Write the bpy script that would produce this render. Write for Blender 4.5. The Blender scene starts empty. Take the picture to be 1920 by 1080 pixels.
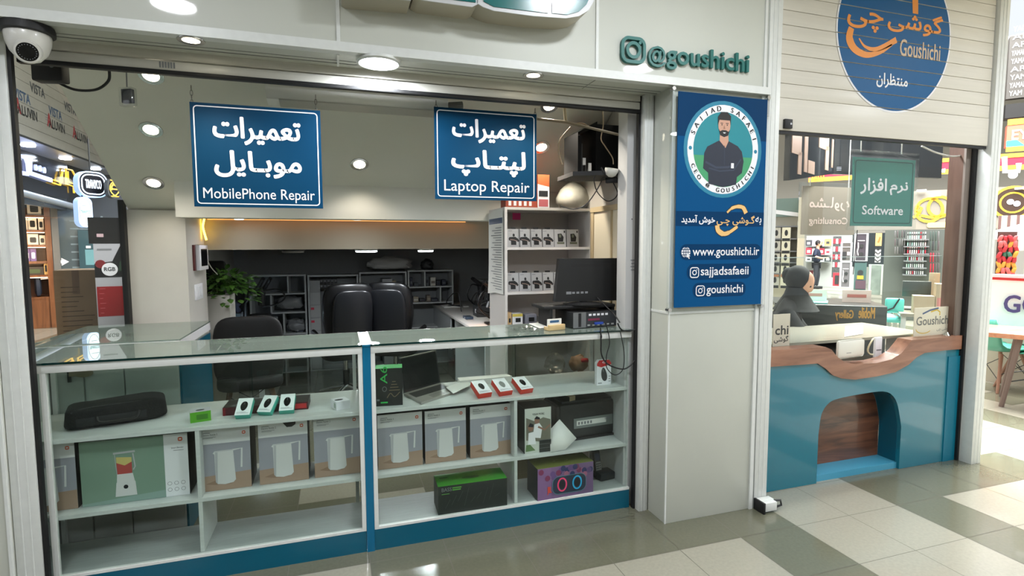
import bpy, bmesh, math, random
from mathutils import Vector, Matrix
random.seed(7)
SC = bpy.context.scene
COL = SC.collection
PI = math.pi

def lin(c):
    return tuple(((x/255)/12.92 if x/255 <= .04045 else ((x/255+.055)/1.055)**2.4) for x in c)

# ---------------------------------------------------------------- camera
F_PX, YAW, PITCH, ROLL, EYE = 1015.2, 0.311988, 0.0787774, 0.0030674, 1.646
_cy, _sy, _cp, _sp = math.cos(YAW), math.sin(YAW), math.cos(PITCH), math.sin(PITCH)
_f = Vector((_sy*_cp, _cy*_cp, -_sp)); _r0 = Vector((_cy, -_sy, 0)); _d0 = _f.cross(_r0)
_c, _s = math.cos(ROLL), math.sin(ROLL)
_right = _c*_r0 + _s*_d0; _down = -_s*_r0 + _c*_d0
cam_d = bpy.data.cameras.new('camera'); cam = bpy.data.objects.new('camera', cam_d); COL.objects.link(cam)
cam_d.sensor_width = 36; cam_d.lens = F_PX/1920*36; cam_d.clip_start = .02; cam_d.clip_end = 200
cam.matrix_world = Matrix.Translation((0, 0, EYE)) @ Matrix((_right, -_down, -_f)).transposed().to_4x4()
SC.camera = cam

# ---------------------------------------------------------------- world, exposure
W = bpy.data.worlds.new('world'); SC.world = W; W.use_nodes = True
bg = W.node_tree.nodes['Background']; bg.inputs[0].default_value = (*lin((238, 244, 250)), 1); bg.inputs[1].default_value = 1.0
SC.view_settings.view_transform = 'Standard'; SC.view_settings.look = 'None'
SC.view_settings.gamma = 1; SC.view_settings.use_curve_mapping = False
SC.view_settings.exposure = 0.1
SC.cycles.max_bounces = 10; SC.cycles.transparent_max_bounces = 24; SC.cycles.glossy_bounces = 4
SC.cycles.caustics_reflective = False; SC.cycles.caustics_refractive = False
SC.cycles.use_denoising = True

def area_light(name, loc, energy, size, col=(244, 250, 255), parent=None, target=None, size_y=None, shape='DISK'):
    l = bpy.data.lights.new(name, 'AREA'); l.energy = energy; l.size = size; l.shape = shape; l.color = lin(col)
    if size_y: l.shape = 'RECTANGLE'; l.size_y = size_y
    o = bpy.data.objects.new(name, l); COL.objects.link(o); o.location = loc
    if target is not None: o.rotation_euler = (Vector(target)-Vector(loc)).to_track_quat('-Z', 'Y').to_euler()
    if parent: o.parent = parent; o.location = Vector(loc)-parent.location
    return o

# unseen overhead light, added for the daylight in the hall on the right
HALL_FILL = 21000
area_light('hall_daylight_fill', (11.5, 6.5, 14), HALL_FILL, 12, (255, 252, 246), target=(11.5, 6.5, 0), size_y=14)

# ---------------------------------------------------------------- helpers
def P(u, v, x=None, y=None, z=None):
    """point of the place seen at pixel (u,v) of the 1920x1080 photo on the plane x=, y= or z="""
    d = _right*((u-960)/F_PX) + _down*((v-540)/F_PX) + _f
    t = x/d.x if x is not None else y/d.y if y is not None else (z-EYE)/d.z
    return Vector((0, 0, EYE)) + d*t

class Fr:
    """vertical plane through (x,y); heading in degrees is where it faces away to; a runs along it, b is z, d goes away"""
    def __init__(s, x, y, h=0.0, z=0.0, tilt=0.0):
        h = math.radians(h); s.o = Vector((x, y, z)); s.n = Vector((math.sin(h), math.cos(h), 0)); s.ux = Vector((math.cos(h), -math.sin(h), 0)); s.uz = Vector((0, 0, 1))
        if tilt:
            t = math.radians(tilt); n0 = s.n.copy(); s.n = n0*math.cos(t)-s.uz*math.sin(t); s.uz = s.uz*math.cos(t)+n0*math.sin(t)
    def pt(s, a, b, d=0.0): return s.o + s.ux*a + s.uz*b + s.n*d
    def px(s, u, v):
        d = _right*((u-960)/F_PX) + _down*((v-540)/F_PX) + _f; c = Vector((0, 0, EYE))
        q = c + d*((s.o-c).dot(s.n)/d.dot(s.n)) - s.o
        return q.dot(s.ux), q.dot(s.uz)

MATS = {}
def M(name, rgb=(200, 200, 200), rough=.5, metal=0.0, noise=0.0, scale=8, bump=0.0, coat=0.0, spec=.5, trans=0, alpha=1, stretch=None):
    if name in MATS: return MATS[name]
    m = bpy.data.materials.new(name); m.use_nodes = True; nt = m.node_tree; p = nt.nodes['Principled BSDF']
    p.inputs['Base Color'].default_value = (*lin(rgb), 1); p.inputs['Roughness'].default_value = rough; p.inputs['Metallic'].default_value = metal
    p.inputs['Coat Weight'].default_value = coat; p.inputs['Coat Roughness'].default_value = .04; p.inputs['Specular IOR Level'].default_value = spec
    p.inputs['Alpha'].default_value = alpha
    if noise or bump:
        tc = nt.nodes.new('ShaderNodeTexCoord'); n = nt.nodes.new('ShaderNodeTexNoise'); n.inputs['Scale'].default_value = scale; n.inputs['Detail'].default_value = 4
        src = tc.outputs['Object']
        if stretch:
            mp = nt.nodes.new('ShaderNodeMapping'); mp.inputs['Scale'].default_value = stretch; nt.links.new(src, mp.inputs[0]); src = mp.outputs[0]
        nt.links.new(src, n.inputs['Vector'])
        if noise:
            r = nt.nodes.new('ShaderNodeValToRGB'); a = lin(rgb)
            r.color_ramp.elements[0].position = .3; r.color_ramp.elements[1].position = .7
            r.color_ramp.elements[0].color = (*[x*(1-noise) for x in a], 1); r.color_ramp.elements[1].color = (*[min(1, x*(1+noise)) for x in a], 1)
            nt.links.new(n.outputs[0], r.inputs[0]); nt.links.new(r.outputs[0], p.inputs['Base Color'])
        if bump:
            b = nt.nodes.new('ShaderNodeBump'); b.inputs['Strength'].default_value = bump; b.inputs['Distance'].default_value = .01
            nt.links.new(n.outputs[0], b.inputs['Height']); nt.links.new(b.outputs[0], p.inputs['Normal'])
    MATS[name] = m; return m

def WOOD(name, c1, c2, axis='X', scale=3.0, rough=.35, dist=6, coat=.3):
    if name in MATS: return MATS[name]
    m = bpy.data.materials.new(name); m.use_nodes = True; nt = m.node_tree; p = nt.nodes['Principled BSDF']; p.inputs['Roughness'].default_value = rough; p.inputs['Coat Weight'].default_value = coat
    tc = nt.nodes.new('ShaderNodeTexCoord'); mp = nt.nodes.new('ShaderNodeMapping')
    mp.inputs['Scale'].default_value = {'X': (.6, 4, 5), 'Z': (5, 4, .5), 'Y': (4, .6, 5)}[axis]
    n = nt.nodes.new('ShaderNodeTexNoise'); n.inputs['Scale'].default_value = scale; n.inputs['Detail'].default_value = 6; n.inputs['Distortion'].default_value = dist*.15
    r = nt.nodes.new('ShaderNodeValToRGB'); r.color_ramp.elements[0].position = .34; r.color_ramp.elements[1].position = .68
    r.color_ramp.elements[0].color = (*lin(c1), 1); r.color_ramp.elements[1].color = (*lin(c2), 1)
    nt.links.new(tc.outputs['Object'], mp.inputs[0]); nt.links.new(mp.outputs[0], n.inputs['Vector']); nt.links.new(n.outputs[0], r.inputs[0]); nt.links.new(r.outputs[0], p.inputs['Base Color'])
    MATS[name] = m; return m

def EM(name, rgb, s):
    if name in MATS: return MATS[name]
    m = bpy.data.materials.new(name); m.use_nodes = True; p = m.node_tree.nodes['Principled BSDF']
    p.inputs['Base Color'].default_value = (*lin(rgb), 1); p.inputs['Emission Color'].default_value = (*lin(rgb), 1); p.inputs['Emission Strength'].default_value = s
    MATS[name] = m; return m

def GLASS(name, tint=(250, 252, 251), f0=.04, f1=.9, rough=0.0, haze=None, h=.0):
    """thin clear sheet: see-through with a mirror reflection that grows towards grazing angles"""
    if name in MATS: return MATS[name]
    m = bpy.data.materials.new(name); m.use_nodes = True; nt = m.node_tree; nt.nodes.remove(nt.nodes['Principled BSDF'])
    out = nt.nodes['Material Output']; t = nt.nodes.new('ShaderNodeBsdfTransparent'); t.inputs[0].default_value = (*lin(tint), 1)
    g = nt.nodes.new('ShaderNodeBsdfGlossy'); g.inputs['Roughness'].default_value = rough; lw = nt.nodes.new('ShaderNodeLayerWeight'); lw.inputs[0].default_value = .5
    pw = nt.nodes.new('ShaderNodeMath'); pw.operation = 'POWER'; pw.inputs[1].default_value = 5
    k = nt.nodes.new('ShaderNodeMath'); k.operation = 'MULTIPLY_ADD'; k.inputs[1].default_value = f1; k.inputs[2].default_value = f0; k.use_clamp = True
    mx = nt.nodes.new('ShaderNodeMixShader'); L = nt.links.new
    src = t.outputs[0]
    if haze:        # even diffuse colour mixed into the sheet
        df = nt.nodes.new('ShaderNodeBsdfDiffuse'); df.inputs[0].default_value = (*lin(haze), 1); m2 = nt.nodes.new('ShaderNodeMixShader'); m2.inputs[0].default_value = h; L(t.outputs[0], m2.inputs[1]); L(df.outputs[0], m2.inputs[2]); src = m2.outputs[0]
    L(lw.outputs['Facing'], pw.inputs[0]); L(pw.outputs[0], k.inputs[0]); L(k.outputs[0], mx.inputs[0]); L(src, mx.inputs[1]); L(g.outputs[0], mx.inputs[2]); L(mx.outputs[0], out.inputs[0])
    MATS[name] = m; return m

def TRANSL(name, rgb, t=.5):
    """thin sheet that lets light glow through"""
    if name in MATS: return MATS[name]
    m = bpy.data.materials.new(name); m.use_nodes = True; nt = m.node_tree; nt.nodes.remove(nt.nodes['Principled BSDF']); out = nt.nodes['Material Output']
    a = nt.nodes.new('ShaderNodeBsdfDiffuse'); b = nt.nodes.new('ShaderNodeBsdfTranslucent'); a.inputs[0].default_value = b.inputs[0].default_value = (*lin(rgb), 1); mx = nt.nodes.new('ShaderNodeMixShader'); mx.inputs[0].default_value = t
    nt.links.new(a.outputs[0], mx.inputs[1]); nt.links.new(b.outputs[0], mx.inputs[2]); nt.links.new(mx.outputs[0], out.inputs[0]); MATS[name] = m; return m

# Persian words: joined letter forms, written right to left
FA = {'ا': (0xFE8D, 0xFE8E, 0, 0), 'آ': (0xFE81, 0xFE82, 0, 0), 'ب': (0xFE8F, 0xFE90, 0xFE91, 0xFE92), 'پ': (0xFB56, 0xFB57, 0xFB58, 0xFB59), 'ت': (0xFE95, 0xFE96, 0xFE97, 0xFE98), 'چ': (0xFB7A, 0xFB7B, 0xFB7C, 0xFB7D), 'خ': (0xFEA5, 0xFEA6, 0xFEA7, 0xFEA8), 'د': (0xFEA9, 0xFEAA, 0, 0), 'ر': (0xFEAD, 0xFEAE, 0, 0), 'ز': (0xFEAF, 0xFEB0, 0, 0), 'ش': (0xFEB5, 0xFEB6, 0xFEB7, 0xFEB8), 'ظ': (0xFEC5, 0xFEC6, 0xFEC7, 0xFEC8), 'ع': (0xFEC9, 0xFECA, 0xFECB, 0xFECC), 'ف': (0xFED1, 0xFED2, 0xFED3, 0xFED4), 'ق': (0xFED5, 0xFED6, 0xFED7, 0xFED8), 'گ': (0xFB92, 0xFB93, 0xFB94, 0xFB95), 'ل': (0xFEDD, 0xFEDE, 0xFEDF, 0xFEE0), 'م': (0xFEE1, 0xFEE2, 0xFEE3, 0xFEE4), 'ن': (0xFEE5, 0xFEE6, 0xFEE7, 0xFEE8), 'و': (0xFEED, 0xFEEE, 0, 0), 'ه': (0x0647, 0xFEEA, 0xFEEB, 0xFEEC), 'ی': (0xFBFC, 0xFBFD, 0xFBFE, 0xFBFF), 'ـ': (0x640, 0x640, 0x640, 0x640)}
def shape_fa(s):
    if not any(c in FA for c in s): return s
    out = []
    for i, c in enumerate(s):
        if c not in FA: out.append(c); continue
        f = FA[c]; pv = i > 0 and s[i-1] in FA and FA[s[i-1]][2]; nx = i+1 < len(s) and s[i+1] in FA and f[2]
        out.append(chr(f[3] if pv and nx else f[1] if pv else f[2] if nx else f[0]))
    return ''.join(reversed(out))
_TX = {}
def tmesh(s, bold, solid):
    k = (s, bold, solid)
    if k in _TX: return _TX[k]
    c = bpy.data.curves.new('t', 'FONT'); c.body = shape_fa(s); c.resolution_u = 3; c.extrude = .5 if solid else 0
    o = bpy.data.objects.new('t', c); COL.objects.link(o); bpy.context.view_layer.update()
    me = bpy.data.meshes.new_from_object(o.evaluated_get(bpy.context.evaluated_depsgraph_get()))
    vs = [v.co.copy() for v in me.vertices]; fs = [list(p.vertices) for p in me.polygons]
    bpy.data.objects.remove(o); bpy.data.curves.remove(c); bpy.data.meshes.remove(me)
    x0 = min(v.x for v in vs); x1 = max(v.x for v in vs); y0 = min(v.y for v in vs); y1 = max(v.y for v in vs)
    r = ([((v.x-x0)/(x1-x0), (v.y-y0)/(y1-y0), v.z) for v in vs], fs, (x1-x0)/(y1-y0))
    _TX[k] = r; return r

class MB:
    def __init__(s, m=None): s.v = []; s.f = []; s.mi = []; s.mats = []; s.cur = 0; s.mat(m) if m else None
    def mat(s, m):
        if m not in s.mats: s.mats.append(m)
        s.cur = s.mats.index(m); return s
    def add(s, vs, fs):
        n = len(s.v); s.v += [Vector(v) for v in vs]; s.f += [[n+i for i in f] for f in fs]; s.mi += [s.cur]*len(fs); return s
    def hexa(s, p):     # p: 8 points, bottom ring 0-3, top ring 4-7
        return s.add(p, [(3, 2, 1, 0), (4, 5, 6, 7), (0, 1, 5, 4), (1, 2, 6, 5), (2, 3, 7, 6), (3, 0, 4, 7)])
    def box(s, x0, x1, y0, y1, z0, z1, bev=0.0):
        if bev: return s._bev([(x0, y0, z0), (x1, y0, z0), (x1, y1, z0), (x0, y1, z0), (x0, y0, z1), (x1, y0, z1), (x1, y1, z1), (x0, y1, z1)], bev)
        return s.hexa([(x0, y0, z0), (x1, y0, z0), (x1, y1, z0), (x0, y1, z0), (x0, y0, z1), (x1, y0, z1), (x1, y1, z1), (x0, y1, z1)])
    def _bev(s, p, bev, seg=2):
        b = bmesh.new(); vs = [b.verts.new(q) for q in p]
        for f in [(3, 2, 1, 0), (4, 5, 6, 7), (0, 1, 5, 4), (1, 2, 6, 5), (2, 3, 7, 6), (3, 0, 4, 7)]: b.faces.new([vs[i] for i in f])
        bmesh.ops.bevel(b, geom=b.edges[:], offset=bev, segments=seg, affect='EDGES', profile=.5)
        b.verts.index_update(); s.add([v.co.copy() for v in b.verts], [[v.index for v in f.verts] for f in b.faces]); b.free(); return s
    def fbox(s, fr, a0, a1, b0, b1, d0, d1, bev=0.0):
        p = [fr.pt(*q) for q in [(a0, b0, d0), (a1, b0, d0), (a1, b0, d1), (a0, b0, d1), (a0, b1, d0), (a1, b1, d0), (a1, b1, d1), (a0, b1, d1)]]
        return s._bev(p, bev) if bev else s.hexa(p)
    def poly(s, pts): return s.add(pts, [list(range(len(pts)))])
    def fpoly(s, fr, pts, d=0.0): return s.poly([fr.pt(a, b, d) for a, b in pts])
    def frect(s, fr, a0, a1, b0, b1, d=0.0, r=0.0):
        return s.fpoly(fr, rrect(a0, a1, b0, b1, r) if r else [(a0, b0), (a1, b0), (a1, b1), (a0, b1)], d)
    def fdisc(s, fr, a, b, ra, rb=None, d=0.0, n=28): rb = rb or ra; return s.fpoly(fr, [(a+ra*math.cos(2*PI*i/n), b+rb*math.sin(2*PI*i/n)) for i in range(n)], d)
    def fstroke(s, fr, pts, w, d=0.0, closed=False, th=0.0):
        """a flat stroke of width w (a number, or one per point) along 2-D points; th gives it thickness"""
        n = len(pts); ws = w if isinstance(w, (list, tuple)) else [w]*n; L = []; R = []
        for i, (x, y) in enumerate(pts):
            q0 = pts[(i-1) % n] if closed or i else pts[0]; q1 = pts[(i+1) % n] if closed or i < n-1 else pts[-1]
            t = Vector((q1[0]-q0[0], q1[1]-q0[1])); t = t.normalized() if t.length else Vector((1, 0)); h = ws[i]/2
            L.append((x-t.y*h, y+t.x*h)); R.append((x+t.y*h, y-t.x*h))
        for i in range(n if closed else n-1):
            j = (i+1) % n; q = [L[i], L[j], R[j], R[i]]
            if th: s.hexa([fr.pt(a, b, d) for a, b in q]+[fr.pt(a, b, d-th) for a, b in q])
            else: s.fpoly(fr, q, d)
        return s
    def prism(s, pts, vec):
        n = len(pts); vec = Vector(vec); p = [Vector(q) for q in pts]
        return s.add(p+[q+vec for q in p], [list(range(n))[::-1], list(range(n, 2*n))]+[(i, (i+1) % n, n+(i+1) % n, n+i) for i in range(n)])
    def fprism(s, fr, pts, d0, d1): return s.prism([fr.pt(a, b, d0) for a, b in pts], fr.n*(d1-d0))
    def tube(s, path, r, n=8, closed=False):
        path = [Vector(p) for p in path]; m = len(path); vs = []; fs = []; rs = r if isinstance(r, (list, tuple)) else [r]*m; up = None
        for i, p in enumerate(path):
            a = path[(i-1) % m] if closed or i else p; b = path[(i+1) % m] if closed or i < m-1 else p
            t = (b-a).normalized()
            if up is None: up = t.orthogonal().normalized()
            up = (up-t*up.dot(t)); up = up.normalized() if up.length > 1e-6 else t.orthogonal().normalized()
            w = t.cross(up)
            vs += [p+(up*math.cos(2*PI*k/n)+w*math.sin(2*PI*k/n))*rs[i] for k in range(n)]
        for i in range(m if closed else m-1):
            j = (i+1) % m; fs += [(i*n+k, i*n+(k+1) % n, j*n+(k+1) % n, j*n+k) for k in range(n)]
        if not closed: fs += [list(range(n))[::-1], list(range((m-1)*n, m*n))]
        return s.add(vs, fs)
    def cyl(s, p0, p1, r0, r1=None, n=20): return s.tube([p0, p1], [r0, r0 if r1 is None else r1], n)
    def lathe(s, prof, c, n=24, axis=None):
        """prof: (radius, height) pairs from c along axis (default up)"""
        c = Vector(c); ax = Vector(axis or (0, 0, 1)).normalized(); u = ax.orthogonal().normalized(); w = ax.cross(u); vs = []; fs = []; m = len(prof)
        for r, h in prof: vs += [c+ax*h+(u*math.cos(2*PI*k/n)+w*math.sin(2*PI*k/n))*max(r, 1e-4) for k in range(n)]
        for i in range(m-1): fs += [(i*n+k, i*n+(k+1) % n, (i+1)*n+(k+1) % n, (i+1)*n+k) for k in range(n)]
        fs += [list(range(n))[::-1], list(range((m-1)*n, m*n))]
        return s.add(vs, fs)
    def ball(s, c, r, n=16, k=10):
        r = Vector(r) if not isinstance(r, (int, float)) else Vector((r, r, r)); c = Vector(c); vs = []; fs = []
        for i in range(k+1):
            th = PI*i/k
            vs += [c+Vector((r.x*math.sin(th)*math.cos(2*PI*j/n), r.y*math.sin(th)*math.sin(2*PI*j/n), r.z*math.cos(th))) for j in range(n)]
        for i in range(k): fs += [(i*n+j, (i+1)*n+j, (i+1)*n+(j+1) % n, i*n+(j+1) % n) for j in range(n)]
        return s.add(vs, fs)
    def pad(s, c, r, e=.4, n=24, k=16, xf=None):
        """a cushion: a ball squared off by e (1 = ball, 0 = box)"""
        c = Vector(c); f = lambda q, m: math.copysign(abs(q)**m, q); vs = []; fs = []
        for i in range(k+1):
            t = PI*i/k-PI/2
            for j in range(n):
                p = 2*PI*j/n; v = Vector((r[0]*f(math.cos(t), e)*f(math.cos(p), e), r[1]*f(math.cos(t), e)*f(math.sin(p), e), r[2]*f(math.sin(t), e))); vs.append(c+(xf(v) if xf else v))
        for i in range(k): fs += [(i*n+j, i*n+(j+1) % n, (i+1)*n+(j+1) % n, (i+1)*n+j) for j in range(n)]
        return s.add(vs, fs)
    def text(s, t, fr, a0, a1, b0, b1, d=-.0008, bold=0.0, th=0.0):
        """bold thickens the strokes: the letters are laid again, shifted by bold x height"""
        vs, fs, asp = tmesh(t, 0, th > 0); o = abs(b1-b0)*bold
        for k, (p, q) in enumerate(((0, 0), (-1, 0), (1, 0), (0, -1), (0, 1), (-.7, -.7), (.7, .7), (.7, -.7), (-.7, .7)) if bold else ((0, 0),)):
            s.add([fr.pt(a0+(a1-a0)*x+p*o, b0+(b1-b0)*y+q*o, d-.00002*k+z*th) for x, y, z in vs], fs)
        return s
    def build(s, name, parent=None, smooth=35, weld=False):
        me = bpy.data.meshes.new(name); o = bpy.data.objects.new(name, me); COL.objects.link(o)
        if parent is None:
            lo = [min(v[i] for v in s.v) for i in range(3)]; hi = [max(v[i] for v in s.v) for i in range(3)]
            org = Vector(((lo[0]+hi[0])/2, (lo[1]+hi[1])/2, lo[2])); o.location = org
        else:
            o.parent = parent; r = parent
            while r.parent: r = r.parent
            org = r.location
        me.from_pydata([v-org for v in s.v], [], s.f); me.polygons.foreach_set('material_index', s.mi)
        for m in s.mats: me.materials.append(m)
        me.validate(); me.polygons.foreach_set('use_smooth', [True]*len(me.polygons)); me.set_sharp_from_angle(angle=math.radians(smooth)); me.update()
        return o

def rrect(a0, a1, b0, b1, r, n=5):
    o = []
    for cx, cy, st in ((a1-r, b0+r, -90), (a1-r, b1-r, 0), (a0+r, b1-r, 90), (a0+r, b0+r, 180)):
        o += [(cx+r*math.cos(math.radians(st+90*i/n)), cy+r*math.sin(math.radians(st+90*i/n))) for i in range(n+1)]
    return o
def arc(cx, cy, rx, ry, a0, a1, n=16): return [(cx+rx*math.cos(math.radians(a0+(a1-a0)*i/n)), cy+ry*math.sin(math.radians(a0+(a1-a0)*i/n))) for i in range(n+1)]
def bez(p0, p1, p2, p3, n=14):
    p0, p1, p2, p3 = map(Vector, (p0, p1, p2, p3)); return [p0*(1-t)**3+p1*3*t*(1-t)**2+p2*3*t*t*(1-t)+p3*t**3 for t in [i/n for i in range(n+1)]]
def smoothpath(pts, n=6):
    pts = [Vector(p) for p in pts]; o = []
    for i in range(len(pts)-1):
        p0 = pts[max(i-1, 0)]; p1 = pts[i]; p2 = pts[i+1]; p3 = pts[min(i+2, len(pts)-1)]
        for k in range(n):
            t = k/n; o.append(.5*((2*p1)+(p2-p0)*t+(2*p0-5*p1+4*p2-p3)*t*t+(3*p1-p0-3*p2+p3)*t**3))
    return o+[pts[-1]]

def thing(name, label, cat, loc, group=None):
    o = bpy.data.objects.new(name, None); COL.objects.link(o); o.location = loc; o.empty_display_size = .05
    o['label'] = label; o['category'] = cat
    if group: o['group'] = group
    return o
def tag(o, label, cat, group=None, kind=None):
    o['label'] = label; o['category'] = cat
    if group: o['group'] = group
    if kind: o['kind'] = kind
    return o
def struct(o, label=None):
    o['kind'] = 'structure'
    if label: o['label'] = label
    return o
def dup(root, loc, label, rot=None, group=None, scale=None):
    r = root.copy(); COL.objects.link(r); r.location = loc; r['label'] = label
    if rot is not None: r.rotation_euler = rot
    if scale: r.scale = scale
    if group: r['group'] = group
    for ch in list(root.children):
        c = ch.copy(); COL.objects.link(c); c.parent = r
        for g in list(ch.children):
            d = g.copy(); COL.objects.link(d); d.parent = c
    return r

# ---------------------------------------------------------------- common materials
ALU = M('white_aluminium', (212, 214, 211), .35, noise=.03, scale=30)
PANEL = M('composite_panel', (190, 192, 183), .45, noise=.02, scale=3, coat=.3)
PANELC = M('cool_panel', (186, 191, 188), .25, coat=.2)
BLACK = M('matte_black', (14, 14, 16), .55)
GLOSSB = M('gloss_black', (10, 11, 13), .15)
DARK = M('dark_grey', (46, 48, 50), .5)
CHROME = M('chrome', (200, 200, 200), .18, metal=1)
WHITE = M('white_melamine', (208, 210, 208), .4, noise=.03, scale=12, stretch=(1, 6, 6))
PLASTER = M('white_plaster', (196, 193, 186), .8, noise=.05, scale=3, bump=.1)
CEILW = M('ceiling_paint', (214, 212, 203), .7, noise=.02, scale=2)
TEAL = M('teal_laminate', (0, 86, 110), .3, noise=.03, scale=4)
SIGNB = M('sign_blue', (0, 52, 82), .5, spec=.12)
PRINTW = M('print_white', (228, 228, 232), .5)
PAPER = M('white_paper', (226, 226, 222), .8)
INK = M('print_ink', (26, 28, 32), .6)
GREYINK = M('print_grey', (120, 122, 126), .6)
ORANGE = M('print_orange', (226, 138, 40), .5)
RED = M('print_red', (190, 40, 44), .5)
CGLASS = GLASS('case_glass', (246, 250, 248), .018, .5)
TOPGLASS = GLASS('top_glass', (240, 248, 245), .06, 1.0, haze=(150, 164, 156), h=.42)  # flat diffuse grey mixed in, making up for a dark reflection
GEDGE = M('glass_edge', (6, 40, 38), .1)
# ================================================================ setting
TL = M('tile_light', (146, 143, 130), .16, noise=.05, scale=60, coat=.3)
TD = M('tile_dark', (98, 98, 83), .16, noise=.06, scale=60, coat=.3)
GROUT = M('grout', (88, 84, 72), .8)
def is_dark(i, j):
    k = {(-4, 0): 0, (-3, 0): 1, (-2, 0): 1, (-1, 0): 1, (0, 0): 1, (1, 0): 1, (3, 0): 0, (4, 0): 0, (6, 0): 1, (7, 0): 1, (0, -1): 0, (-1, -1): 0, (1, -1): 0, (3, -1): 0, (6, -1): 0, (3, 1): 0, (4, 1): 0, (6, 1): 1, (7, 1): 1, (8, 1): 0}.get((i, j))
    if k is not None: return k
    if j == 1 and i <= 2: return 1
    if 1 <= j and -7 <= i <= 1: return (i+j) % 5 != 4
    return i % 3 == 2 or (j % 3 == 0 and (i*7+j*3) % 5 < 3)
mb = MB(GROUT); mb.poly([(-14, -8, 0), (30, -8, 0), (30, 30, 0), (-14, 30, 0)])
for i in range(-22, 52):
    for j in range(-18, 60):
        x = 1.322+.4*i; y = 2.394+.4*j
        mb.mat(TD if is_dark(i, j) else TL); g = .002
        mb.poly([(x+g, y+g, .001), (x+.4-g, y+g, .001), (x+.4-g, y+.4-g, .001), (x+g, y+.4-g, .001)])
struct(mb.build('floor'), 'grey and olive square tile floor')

# corridor ceiling, opposite shopfronts
mb = MB(CEILW); mb.box(-14, 5.6, -7, 2.7, 3.42, 3.5); mb.box(-14, -1.5, 2.75, 18, 5.0, 5.05)
struct(mb.build('ceiling'))
mb = MB(M('opposite_shops', (120, 118, 114), .6, noise=.1, scale=2)); mb.box(-14, 8, -7.2, -7, 0, 3.5)
mb.mat(M('opposite_window', (60, 66, 72), .1))
for k in range(7): mb.box(-13+3*k, -10.6+3*k, -7, -6.97, .5, 2.5)
struct(mb.build('wall_opposite'))
mb = MB(M('corridor_wall', (96, 100, 106), .6)); mb.box(-9, -1.42, 15.4, 15.5, 0, 5); mb.box(-9, -8.9, 3, 15.4, 0, 5); struct(mb.build('wall_corridor'))

# fascia over the shopfront
FY = 2.64
mb = MB(PANEL); mb.box(-3, 2.43, FY, FY+.03, 2.545, 3.45)
mb.mat(PANEL); mb.box(-3, 1.80, FY+.03, 2.93, 2.52, 2.55)
struct(mb.build('wall_fascia'), 'beige composite panel fascia above the shop')
mb = MB(ALU); mb.box(-3, 2.44, FY-.012, FY+.004, 2.535, 2.562); mb.box(-3, 2.44, FY-.02, FY+.03, 2.518, 2.538)
mb.box(.025, .041, FY-.006, FY+.004, 2.562, 3.45); mb.box(1.313, 1.329, FY-.006, FY+.004, 2.562, 3.45); mb.box(2.395, 2.412, FY-.006, FY+.004, 2.562, 3.45)
mb.box(2.425, 2.445, FY-.01, FY+.25, 2.4, 3.45)
mb.box(.025, .035, FY+.03, 2.84, 2.514, 2.521); mb.mat(M('soffit_groove', (120, 120, 116), .6)); mb.box(-1.3, 1.79, 2.76, 2.764, 2.5185, 2.521); mb.box(-1.3, 1.79, 2.80, 2.806, 2.518, 2.521)
mb.box(1.33, 1.334, FY+.03, 2.84, 2.5185, 2.521)
struct(mb.build('trim_1'))
# pillars either side of the opening
mb = MB(PANEL); mb.box(1.80, 2.418, 2.656, 3.0, 0, 2.535, .003)
mb.mat(ALU); mb.box(1.797, 2.42, 2.652, 2.658, 1.248, 1.262); mb.box(1.796, 1.803, 2.656, 2.84, 1.248, 1.262); mb.box(1.797, 1.806, 2.6535, 2.66, 0, 2.535)
mb.box(2.40, 2.425, 2.645, 2.66, 0, 2.535)
struct(mb.build('wall_pillar'), 'beige panelled pillar between the two shops')
mb = MB(PANEL); mb.box(-2.1, -1.372, 2.80, 2.85, 0, 2.515, .003)
mb.mat(ALU); mb.box(-1.60, -1.372, 2.793, 2.802, 1.25, 1.262); mb.box(-1.382, -1.371, 2.795, 2.81, 0, 2.515)
struct(mb.build('wall_left'))

# shutter guide rails with black brush seals
def rail(n, x0, x1, y0, y1, z1, seal):
    mb = MB(ALU); mb.box(x0, x1, y0, y1, 0, z1, .002)
    w = (x1-x0)/3
    for k in (1, 2): mb.box(x0+w*k-.002, x0+w*k+.002, y0-.002, y0, 0, z1)
    if seal: mb.mat(BLACK); mb.box(seal[0], seal[1], y1-.022, y1+.004, 0, z1)
    return struct(mb.build(n))
rail('trim_2', 1.733, 1.792, 2.835, 2.90, 2.52, (1.718, 1.732))
rail('trim_3', -1.37, -1.276, 2.82, 2.852, 2.52, (-1.275, -1.262))
rail('trim_4', 2.44, 2.535, 2.65, 2.78, 3.45, None)
rail('trim_5', 4.47, 4.57, 2.69, 2.80, 3.41, None)
mb = MB(BLACK); mb.box(4.448, 4.469, 2.775, 2.84, 0, 3.4); struct(mb.build('trim_8'))
mb = MB(CEILW); mb.box(2.5, 4.6, 2.76, 4.4, 2.765, 2.80); struct(mb.build('ceiling_4'))

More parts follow.
